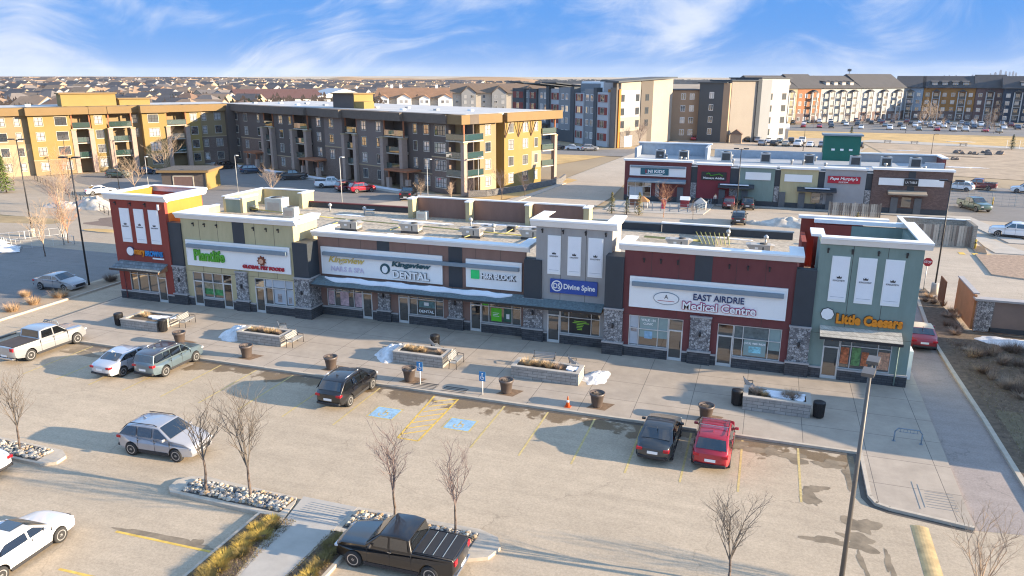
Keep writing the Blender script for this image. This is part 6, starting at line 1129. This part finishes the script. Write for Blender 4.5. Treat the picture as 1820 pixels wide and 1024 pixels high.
segs=[(-8,0,.9,15.0,HD,'r'),(0,3.2,0,14.6,HG,'w'),(3.2,8,.6,15.0,HD,'r'),(8,14.8,0,15.2,HG,'w'),(14.8,16.5,1.0,16.0,HD,''),(16.5,22.3,.3,15.2,HW,'r'),(22.3,29.4,.9,15.6,HG,'w'),(29.4,31.5,1.2,15.9,HD,''),(31.5,36,.8,14.2,HW,'r'),(36,41.2,.4,15.4,HG,'w'),(41.2,42.8,.9,15.8,HD,''),(42.8,48.2,.6,14.6,HW,'r'),(48.2,50.6,0,15.9,HT,'')]
for i,(a,b,out,h,m,k) in enumerate(segs):
    MB().box(a,b,-out,.999+.002*i,0,h,m).build('wall',Hh)
    if k:
        for z in (2.6,6.1,9.6,13.0 if h>14 else 12.6):
            c=(a+b)/2
            if k=='r': MB().box(a+.5,b-.5,-out-.12,-out,z-1.0,z+1.0,HR).build('red_panel',Hh); inst(HWd,Hh,(c,-out-.13,z),name='window')
            else:
                for q in (c-1.2,c+1.2): inst(HWm,Hh,(q,-out-.01,z),name='window')
for a,b,z in ((2.6,13,15.6),(14,23,15.9),(-9,1,16.0)): MB().prismX([(-2.2,z+1.2),(14,z-.4),(14,z-.7),(-2.2,z+.9)],a,b,HD).build('sloped_roof',Hh)
MB().box(24,41,6,18,14.6,17.4,WHT).build('penthouse',Hh); MB().box(9.5,16.5,-6.5,0,4.2,4.7,HD).build('entrance_canopy',Hh); MB().box(9.8,10.4,-6.2,-5.6,0,4.2,HD).box(15.6,16.2,-6.2,-5.6,0,4.2,HD).build('canopy_post',Hh)
MB().box(18,30,-.98,-.9,0,3.4,HD).build('base_course',Hh)
Hc,LC_=frame_root('hotel_tower','cream and taupe corner tower of the hotel with an orange fin','building',(-40,206),(-28.8,234.7))
for a,b,out,h,m in ((0,.9,.0,17.2,THT),(.9,1.9,.35,15.4,HO),(1.9,12.4,.1,17.4,THW),(12.4,18.9,.35,17.7,THT),(18.9,30.8,.1,18.1,THC)): MB().prism([(a,-out),(b,-out),(b,max(.6,min(6,b/.46-.3))),(max(a,.46*min(6,b/.46-.3)) if a<2.8 else a,max(.6,min(6,b/.46-.3)))],0,h,m).build('wall',Hc)
MB().box(2.0,12.39,-.2,-.101,15.2,17.35,THC).build('cream_panel',Hc); MB().box(2.0,12.39,-.2,-.101,4.2,8.0,THC).build('cream_panel',Hc); MB().box(1.9,16,-.5,-.351,0,4.2,HS).build('stone_base',Hc)
MB().prismY([(-1.0,17.2),(31.4,18.4),(31.4,18.75),(-1.0,17.6)],-1.2,3,HD).prismY([(4,17.42),(31.4,18.4),(31.4,18.75),(4,17.82)],3.001,8,HD).build('roof',Hc); MB().box(12,30.8,5.9,20,0,16.8,HG).build('wall',Hc)
for z in (6.1,9.5,13.1):
    for s in (3.0,10.8): inst(HWk,Hc,(s,-.21 if z<8 else -.11,z),name='window')
    inst(HWk,Hc,(15.6,-.36,z),name='window')
MB().box(4.0,8,-.56,-.5,0,3.0,WHT).build('garage_door',Hc); 
def block(name,label,p0,p1,d,h,m,wins=(),wm=None,roof=None,z=-.13,cat='building'):
    o,L_=frame_root(name,label,cat,p0,p1,z); MB().box(0,L_,0,d,0,h,m).build('wall',o)
    MB().box(-.4,L_+.4,-.5,d+.3,h,h+.3,roof or HD).build('roof',o)
    for s,zz in wins: inst(wm or HWm,o,(s,-.01,zz),name='window')
    return o,L_
block('hotel_link','brown link block between the two hotel towers','' or (-30.0,238),(-20.8,240.5),14,14.8,HB,[(s,z) for s in (4.2,6.8) for z in (2.4,6,9.5,13)])
o,_=block('hotel_tower','dark slate stair tower of the hotel','' or (-21.2,238),(-13.4,235.0),10,17.0,HD,[(4,z) for z in (3,6.5,10,13.5)]); MB().box(7.6,9.6,-.1,9,0,17,HB).build('wall',o)
o,_=block('hotel_tower','tall cream tower with a dark fin right of the slate tower','' or (-11.8,235.3),(-4.9,240),12,17.6,THC); MB().box(8.35,9.6,-.4,12,0,18.2,HD).build('fin',o)
o,_=block('hotel_tower','white tower with small windows at the right end of the hotel','' or (-3.9,243.8),(4.2,254),12,18.3,mat('hotel_bright',(.42,.41,.39),.9),[(s,z) for s in (2,4.6,11) for z in (2.5,6,9.5,13)],HWk); MB().box(0,4.5,-.3,0,0,18.0,HG).build('wall',o)
# ---------------- coloured apartments ----------------
SHG=mat('asphalt_shingle',(.075,.073,.075),.95,.1,.3); FR_=mat('balcony_white',(.46,.46,.45),.8); BLT=mat('balcony_rail',(.10,.085,.07),.7)
CWm=winmesh(1.5,1.6,2,1,FR_,GLSA,t=.14); DWm=winmesh(1.6,1.0,2,1,FR_,GLSA,t=.16)
def ridge_roof(o,L_,d,h,rh,ov=.8,m=None): MB().prismX([(-ov,h),(d/2,h+rh),(d+ov,h),(d+ov,h-.3),(-ov,h-.3)],-ov,L_+ov,m or SHG).build('roof',o)
def capt(label,p0,p1,m,m2,nb,rh=5.0,h=14.4,dorm=4,gable=False,grp=None):
    o,L_=frame_root('apartment_building',label,'building',p0,p1); d=17
    MB().box(0,L_,0,d,4,h,m).build('wall',o); MB().box(-.02,L_+.02,-.03,d,0,4,m2).build('wall',o); ridge_roof(o,L_,d,h,rh)
    zs=[1.7,4.8,8.0,11.2,13.0][:4]
    n_=max(2,int(L_/3.1)); bset=[int((i+.5)*n_/nb) for i in range(nb)]
    for i in range(n_):
        s=(i+.5)*L_/n_
        if i in bset:
            w_=2.9
            for z in (3.1,6.3,9.5): b=MB().box(s-w_/2,s+w_/2,-1.6,0,z-.2,z,FR_).build('balcony',o); MB().box(s-w_/2,s+w_/2,-1.6,-1.52,z,z+1.0,BLT).build('railing',b)
            for q in (s-w_/2,s+w_/2): MB().box(q-.2,q+.2,-1.75,-1.4,0,12.6,FR_).build('post',o)
            for z in (1.7,4.8,8.0,11.2): inst(CWm,o,(s,-.04,z),name='window')
            MB().prismY([(s-w_/2-.4,12.6),(s,13.6),(s+w_/2+.4,12.6)],-1.9,0,SHG).build('balcony_roof',o)
        else:
            for z in zs: inst(CWm,o,(s,-.04,z),name='window')
    if dorm:
        for i in range(dorm):
            s=L_*(i+1)/(dorm+1); k=MB().box(s-1.1,s+1.1,1.2,5,h+.3,h+2.3,FR_).build('dormer',o); MB().prismX([(.8,2.5+h),(.8,2.3+h),(6,h+2.9),(6,h+3.1)],s-1.5,s+1.5,SHG).build('dormer_roof',k); inst(DWm,k,(s,1.19,h+1.3),name='window')
    if gable:
        MB().prismY([(-.5,h),(L_/2,h+rh+.6),(L_+.5,h)],-.5,d*.7,SHG).build('roof',o)
    return o
d1=(Vector((57.7,395.2))-Vector((-5.5,330.4))).normalized(); P_=lambda s:tuple(Vector((-5.5,330.4))+d1*s)
CC=[mat('lap_'+k,c,.9,.05,.3) for k,c in (('cream',(.34,.29,.20)),('terracotta',(.28,.125,.06)),('white',(.36,.37,.36)),('pale',(.34,.36,.37)),('umber',(.16,.11,.10)),('amber',(.36,.17,.05)),('plum',(.17,.105,.10)),('navy',(.035,.055,.085)),('ice',(.30,.36,.42)))]
capt('cream lap sided apartment house beside the white hotel tower',P_(-1),P_(21),CC[0],CC[0],3)
capt('terracotta apartment house, second of the coloured row',P_(21.2),P_(34.6),CC[1],CC[4],1,dorm=0,gable=False,rh=5.6)
capt('white apartment house, third of the coloured row',P_(34.8),P_(59.5),CC[2],CC[2],3)
capt('pale apartment house with brown lower floors, fourth of the coloured row',P_(59.7),P_(88),CC[3],CC[4],3,dorm=0,rh=5.8)
Q_=lambda s:(54+s,398.5-.12*s)
capt('dark brick apartment house in the shaded inner corner of the coloured row',Q_(0),Q_(10.5),CC[8],CC[4],1,dorm=0,rh=5.0)
capt('amber and brown shaded apartment house of the coloured row',Q_(10.7),Q_(31),CC[5],CC[4],2)
capt('plum brick apartment house right of the amber one',Q_(31.2),Q_(42),CC[6],CC[6],1,dorm=0,rh=5.6)
capt('navy apartment house at the right edge',(94.5,388),(122,384),CC[7],CC[7],3,dorm=3)
# ---------------- hall, seniors home, gabled flats ----------------
o,L_=frame_root('community_hall','wide low hall with a dark red roof and white gable','building',(-318,408),(-268,462)); MB().box(0,L_,0,40,0,5,HW).build('wall',o); MB().prismX([(-2,5),(20,10.5),(42,5)],-2,L_*.72,mat('oxblood_roof',(.12,.055,.045),.9)).build('roof',o); MB().prismY([(L_*.62,5),(L_*.9,10.8),(L_*1.18,5)],-3,38,mat('white_roof',(.62,.60,.57),.8)).build('roof',o)
o,L_=frame_root('care_home','long low brown roofed care home with white gables','building',(-246,452),(-172,474)); MB().box(0,L_,0,24,0,5,HC).build('wall',o); MB().prismX([(-1.5,5),(12,11.5),(25.5,5)],-1.5,L_+1.5,mat('tan_shingle_roof',(.27,.15,.085),.95,.15,.3)).build('roof',o)
for i in range(6): s=5+i*(L_-10)/5; w_=4.6 if i%2 else 3.4; g=MB().box(s-w_,s+w_,-2.5,1,0,5,WHT).prismY([(s-w_,5),(s,5+w_*.55),(s+w_,5)],-2.5,1,WHT).build('gable',o); MB().prismY([(s-w_-.5,5),(s,5.5+w_*.55),(s+w_+.5,5),(s,4.9+w_*.55)],-2.9,5,MC['tan_shingle_roof']).build('gable_roof',g); [inst(CWm,g,(s+q,-2.52,3),name='window') for q in (-1.6,1.6)]
for s in (8,14,38): MB().cb((s,12,12),(1.6,1.2,3),WHT).build('chimney',o)
o,L_=frame_root('gabled_flats','three storey gabled flats between the care home and the hotel','building',(-170,400),(-122,420)); MB().box(0,L_,0,18,0,10,HC).build('wall',o); MB().prismX([(-1.5,10),(9,15),(19.5,10)],-1.5,L_+1.5,mat('brown_shingle_roof',(.17,.12,.085),.95)).build('roof',o)
for s in (9,26,43): g=MB().box(s-4,s+4,-2,0,0,10,HG).prismY([(s-4,10),(s,13.4),(s+4,10)],-2,0,HG).build('gable',o); MB().prismY([(s-4.8,9.9),(s,14),(s+4.8,9.9),(s,13.4)],-2.6,6,MC['brown_shingle_roof']).build('gable_roof',g); [inst(CWm,g,(s+q,-2.02,z),name='window') for q in (-2,2) for z in (2,5,8)]
for s in (2.5,17.5,34.5): [inst(CWm,o,(s,-.02,z),name='window') for z in (2,5,8)]
# ---------------- houses ----------------
def housemesh(w_,d,h,rh,wall,roof,hip,seed):
    m=MB(); r=random.Random(seed); m.box(-w_/2,w_/2,-d/2,d/2,0,h,wall)
    if hip: m.add([(-w_/2-.5,-d/2-.5,h),(w_/2+.5,-d/2-.5,h),(w_/2+.5,d/2+.5,h),(-w_/2-.5,d/2+.5,h),(-w_/2+d/2,0,h+rh),(w_/2-d/2,0,h+rh)],[(0,1,5,4),(1,2,5),(2,3,4,5),(3,0,4),(3,2,1,0)],roof)
    else: m.prismX([(-d/2-.5,h),(0,h+rh),(d/2+.5,h)],-w_/2-.4,w_/2+.4,roof); m.prismX([(-d/2+.3,h),(0,h+rh-.4),(d/2-.3,h)],-w_/2-.42,w_/2+.42,wall)
    gx=w_*.22*r.choice((-1,1)); m.box(gx-3,gx+3,-d/2-3.5,-d/2,0,h*.62,wall); m.prismY([(gx-3.5,h*.62),(gx,h*.62+2.3),(gx+3.5,h*.62)],-d/2-4,-.5,roof); m.box(gx-2.4,gx+2.4,-d/2-3.6,-d/2-3.5,0,2.3,WHT)
    for x in (-w_*.3,0,w_*.3): m.box(x-.7,x+.7,-d/2-.06,-d/2,h*.68,h*.68+1.2,GLSA); m.box(x-.7,x+.7,d/2,d/2+.06,1.2,2.5,GLSA)
    for y in (-d*.2,d*.2): m.box(w_/2,w_/2+.05,y-.6,y+.6,1.2,2.5,GLSA)
    return m
RF=[('brown',(.20,.125,.085)),('grey',(.17,.15,.14)),('slate',(.09,.085,.09)),('tan',(.30,.205,.135))]; WL=[('cream',(.55,.49,.38)),('beige',(.44,.34,.23)),('grey',(.33,.34,.35)),('white',(.58,.57,.54)),('brown',(.26,.17,.12)),('blue',(.20,.25,.31))]
HM=[]
def ss_(x): x=max(0,min(1,x)); return x*x*(3-2*x)
def hz_(t,D): return 5.5*ss_((D-430)/750)*ss_((-.20-t)/.22)+2.5*ss_((D-600)/900)
for i in range(16):
    rk_=RF[(i*7+i//4)%4]; wk=WL[i%6]; m=housemesh([14.5,16,13,15.5][i%4],[11,12,10.5,12.5][(i//2)%4],[5.6,3.4,5.8,5.4][(i//3)%4],[3.4,3.9,3.0,3.6][i%4],mat('siding_'+wk[0],wk[1],.9,.05,.2),mat('shingle_'+rk_[0],rk_[1],.95,.12,.3),i%3==0,i); HM.append((m,m.mesh('house'),rk_[0],wk[0]))
rh_=random.Random(21); cand=[]
def inview(x,y):
    v=Vector((x,y,0)); f=v.dot(Vector((math.sin(CY),math.cos(CY),0))); s=v.dot(rt); return f>0 and abs(s/f)<.72, (s/f if f>0 else 0)
for ry in range(0,62):
    base_y=285+ry*26+(ry//2)*8
    x=-1500
    while x<100:
        x+=rh_.uniform(14.5,18.5); y=base_y+30*math.sin(x*.006+ry*.15)+rh_.uniform(-2,2)
        ok,t=inview(x,y); dist=math.hypot(x,y)
        if not ok: continue
        px=.5+t*1337.98/1820
        if dist<290 or dist>1900: continue
        if px>.47 or (px>.22 and dist<430) or (px>.33 and dist<540): continue
        if (-345<x<-225 and 380<y<520): continue
        if rh_.random()<.04: continue
        cand.append((dist,x,y,hz_(t,dist)-.25,(0 if ry%2 else math.pi)+.1*math.cos(x*.006)+(H90 if rh_.random()<.12 else 0)))
cand.sort(); rest=MB()
for i,(dist,x,y,hz,rz) in enumerate(cand):
    k=rh_.randrange(16); m,me,rn,wn=HM[k]
    if i<300:
        o=bpy.data.objects.new('house',me); col.objects.link(o); o.location=(x,y,hz); o.rotation_euler=(0,0,rz); o.scale=(1,1,rh_.uniform(.9,1.15))
        zone='behind the ochre block' if x<-y*.62 else 'beyond the umber wing'
        tag(o,'%s house with a %s roof in the suburb %s'%(wn,rn,zone),'house','%s and %s houses %s'%(wn,rn,zone))
    else:
        c,s=math.cos(rz),math.sin(rz); b=len(rest.v); rest.v+=[(x+v[0]*c-v[1]*s,y+v[0]*s+v[1]*c,v[2]+hz) for v in m.v]
        for f,mi,sm in zip(m.f,m.mi,m.sm): rest.f.append([b+q for q in f]); rest.mi.append(rest.k(m.ms[mi])); rest.sm.append(False)
tag(rest.build('distant_houses',recalc=False),label='far suburb of houses fading towards the horizon',kind='stuff')
print('houses',len(cand))
# suburb trees, far woods
ft=MB(); F1=mat('far_bare_trees',(.20,.14,.10),1,.3,.05); F2=mat('far_evergreens',(.06,.075,.045),1,.3,.05)
for _ in range(3000):
    d=rh_.uniform(240,1600); t=rh_.uniform(-.70,-.02 if d>500 else -.2); f=Vector((math.sin(CY),math.cos(CY),0)); p=f*d/math.sqrt(1+t*t)+rt*(t*d/math.sqrt(1+t*t)); m=F2 if rh_.random()<.18 else F1; h=rh_.uniform(4,9)
    if p.x>-225 and p.y<330: continue
    for k in range(9): a=rh_.uniform(0,6.28); q=h*.28*rh_.random(); c=Vector((p.x+q*math.cos(a),p.y+q*math.sin(a),hz_(t,d)+h*rh_.uniform(.25,.9))); s=h*.12; ft.add([c+Vector((-s,0,-s)),c+Vector((s,s*.3,-s*.4)),c+Vector((0,0,s*1.5))],[(0,1,2)],m)
    ft.tube((p.x,p.y,hz_(t,d)-.2),(p.x,p.y,hz_(t,d)+h*.6),.12,m=F1,n=3)
tag(ft.build('suburb_trees',recalc=False),label='bare trees and evergreens scattered through the suburb',kind='stuff')
# rolling hill and far ridges
def ridge(name,D0,D1,t0,t1,h,m,seed,z0=-.25,nx=60):
    r=random.Random(seed); ph=[r.uniform(0,6) for _ in range(3)]; f=Vector((math.sin(CY),math.cos(CY),0)); vs=[]
    for j in range(9):
        for i in range(nx+1):
            u=i/nx; t=t0+(t1-t0)*u; D=D0+(D1-D0)*j/8; env=min(1,u*5)*min(1,(1-u)*5); env=env*env*(3-2*env); hh=h*math.sin(math.pi/2*min(1,j/6))*env*(.8+.2*math.sin(u*9+ph[0])+.08*math.sin(u*23+ph[1])); p=(f+rt*t)*D; vs.append((p.x,p.y,z0+hh))
    mb=MB().add(vs,[(j*(nx+1)+i,j*(nx+1)+i+1,(j+1)*(nx+1)+i+1,(j+1)*(nx+1)+i) for j in range(8) for i in range(nx)],m,True); struct(name,mb)
HM_=mat('hill_grass',(.36,.205,.085),1,.25,.004); HF=mat('far_field',(.40,.31,.20),1,.35,.002); HT_=mat('far_woods',(.13,.12,.11),1,.3,.01)
hb=MB(); f=Vector((math.sin(CY),math.cos(CY),0)); nx,ny=60,24
hb.add([(*(((f+rt*(-.95+1.3*i/nx))*(400+1500*j/ny/1.0)).to_2d()),hz_(-.95+1.3*i/nx,(400+1500*j/ny)*math.sqrt(1+(-.95+1.3*i/nx)**2))-.27) for j in range(ny+1) for i in range(nx+1)],[(j*(nx+1)+i,j*(nx+1)+i+1,(j+1)*(nx+1)+i+1,(j+1)*(nx+1)+i) for j in range(ny) for i in range(nx)],mat('suburb_ground',(.30,.235,.165),1,.35,.03),True); struct('suburb_hill',hb)
ridge('hill',1900,3000,-.27,.06,19,HM_,1); ridge('hill',3000,4600,-.75,-.1,17,HF,2); ridge('hill',2400,4200,-.05,.8,10,HF,3); ridge('hill',4600,6100,-.8,.75,20,HF,5)
fw=MB()
for _ in range(2600):
    t=rh_.choice((rh_.uniform(-.1,.3),rh_.uniform(-.72,-.2),rh_.uniform(.1,.75))); D=rh_.uniform(1900,3600); f=Vector((math.sin(CY),math.cos(CY),0)); p=(f+rt*t)*D; h=rh_.uniform(5,10); w_=rh_.uniform(4,14); fw.add([(p.x-w_,p.y,0),(p.x+w_,p.y,0),(p.x+w_*.6,p.y+3,h),(p.x-w_*.5,p.y+3,h*.9),(p.x,p.y+6,0)],[(0,1,2,3),(1,4,2),(4,0,3),(3,2,4)],HT_)
tag(fw.build('far_woods',recalc=False),label='dark shelter belts of trees along the horizon',kind='stuff')
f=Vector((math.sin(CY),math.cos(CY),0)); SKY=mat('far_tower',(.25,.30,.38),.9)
for i in range(34):
    t=.535+i*.0055+rh_.uniform(-.002,.002); D=5600; p=(f+rt*t)*D; core=math.exp(-((t-.63)/.016)**2); h=(50+rh_.uniform(10,60)+110*core)/2.68; 
    if rh_.random()<.3 and core<.3: continue
    w_=rh_.uniform(8,15); o=MB().box(-w_/2,w_/2,-6,6,0,h*.86,SKY).box(-w_*.3,w_*.3,-4,4,h*.86,h,SKY).build('skyscraper'); o.location=(p.x,p.y,-.2); tag(o,'hazy office tower of the city skyline on the right horizon','tower','towers of the far city skyline')
o=thing('radio_mast','slender lattice mast on the horizon right of centre','mast',tuple(Vector(((f+rt*.43)*760).to_tuple())+Vector((0,0,-.2)))); MB().tube((0,0,0),(0,0,27),.5,.3,HD,4).build('mast',o); MB().cb((0,0,25.5),(3.4,1.5,2.2),HD).build('antenna_head',o)
# people before the second strip
def person(x,y,label,shirt,trs,rz=0,z=-.03,hair=(.05,.03,.02)):
    o=thing('person',label,'person',(x,y,z),rz); me=bpy.data.meshes.new('body'); 
    J={'pel':(0,0,.95,.15),'ch':(0,.01,1.32,.17),'nk':(0,0,1.50,.06),'hd':(0,-.01,1.64,.10),'ht':(0,0,1.74,.075)}; V=[];E=[];R_=[];ix={}
    def a(k,p,r,par=None):
        ix[k]=len(V); V.append(p); R_.append(r)
        if par: E.append((ix[par],ix[k]))
    a('pel',(0,0,.95),.15); a('ch',(0,.01,1.32),.17,'pel'); a('nk',(0,0,1.5),.06,'ch'); a('hd',(0,-.01,1.63),.10,'nk'); a('ht',(0,0,1.73),.07,'hd')
    for s,n_ in ((-1,'l'),(1,'r')):
        a('sh'+n_,(s*.19,.01,1.42),.065,'ch'); a('el'+n_,(s*.26,.02,1.13),.047,'sh'+n_); a('wr'+n_,(s*.25,-.10,.90),.033,'el'+n_); a('ha'+n_,(s*.25,-.14,.81),.036,'wr'+n_)
        a('hp'+n_,(s*.10,0,.88),.10,'pel'); a('kn'+n_,(s*.12,-.05*s,.49),.068,'hp'+n_); a('an'+n_,(s*.12,.10*s,.08),.045,'kn'+n_); a('to'+n_,(s*.13,.10*s-.14,.04),.04,'an'+n_)
    me.from_pydata(V,E,[]); b=bpy.data.objects.new('body',me); col.objects.link(b); b.parent=o; bpy.context.view_layer.objects.active=b
    sk=b.modifiers.new('skin','SKIN'); ss=b.modifiers.new('sub','SUBSURF'); ss.levels=ss.render_levels=1
    for i,r_ in enumerate(R_): me.skin_vertices[0].data[i].radius=(r_,r_)
    me.skin_vertices[0].data[0].use_root=True
    sm=bpy.data.materials.new('clothes_'+str(x)); sm.use_nodes=True; nt=sm.node_tree; tc_=nt.nodes.new('ShaderNodeTexCoord'); s_=nt.nodes.new('ShaderNodeSeparateXYZ'); nt.links.new(tc_.outputs['Object'],s_.inputs[0]); cr_=nt.nodes.new('ShaderNodeValToRGB'); cr_.color_ramp.interpolation='CONSTANT'
    e=cr_.color_ramp.elements; e[0].position=0; e[0].color=(.03,.03,.03,1); e[1].position=.05; e[1].color=(*trs,1); n1=e.new(.50); n1.color=(*shirt,1); n2=e.new(.78); n2.color=(.42,.25,.18,1); nt.links.new(mth('DIVIDE',s_.outputs[2],1.95,nt.nodes,nt.links),cr_.inputs[0]); nt.links.new(cr_.outputs[0],nt.nodes['Principled BSDF'].inputs['Base Color'])
    me.materials.append(sm); MB().lathe((0,.015,1.64),[(.085,0),(.112,.05),(.10,.12),(.03,.155)],mat('hair',hair,.9),12).build('hair',o)
person(-7.0,116.1,'person in a pale top walking before the crimson unit',(.45,.40,.36),(.05,.05,.06),.4); person(-4.4,116.0,'person in dark clothes standing at the service door of the crimson unit',(.16,.07,.05),(.08,.08,.09),-.3)

# ---------------- haze ----------------
hm_=bpy.data.materials.new('haze'); hm_.use_nodes=True; nt=hm_.node_tree; nt.nodes.clear(); pv=nt.nodes.new('ShaderNodeVolumePrincipled'); pv.inputs['Density'].default_value=.00004; pv.inputs['Color'].default_value=(.82,.88,.96,1); oo=nt.nodes.new('ShaderNodeOutputMaterial'); nt.links.new(pv.outputs[0],oo.inputs['Volume'])
hz=MB().box(-6500,6500,-6500,6500,-1.4,92,hm_).build('haze'); tag(hz,label='thin pale air that softens the far suburb and skyline',kind='stuff')
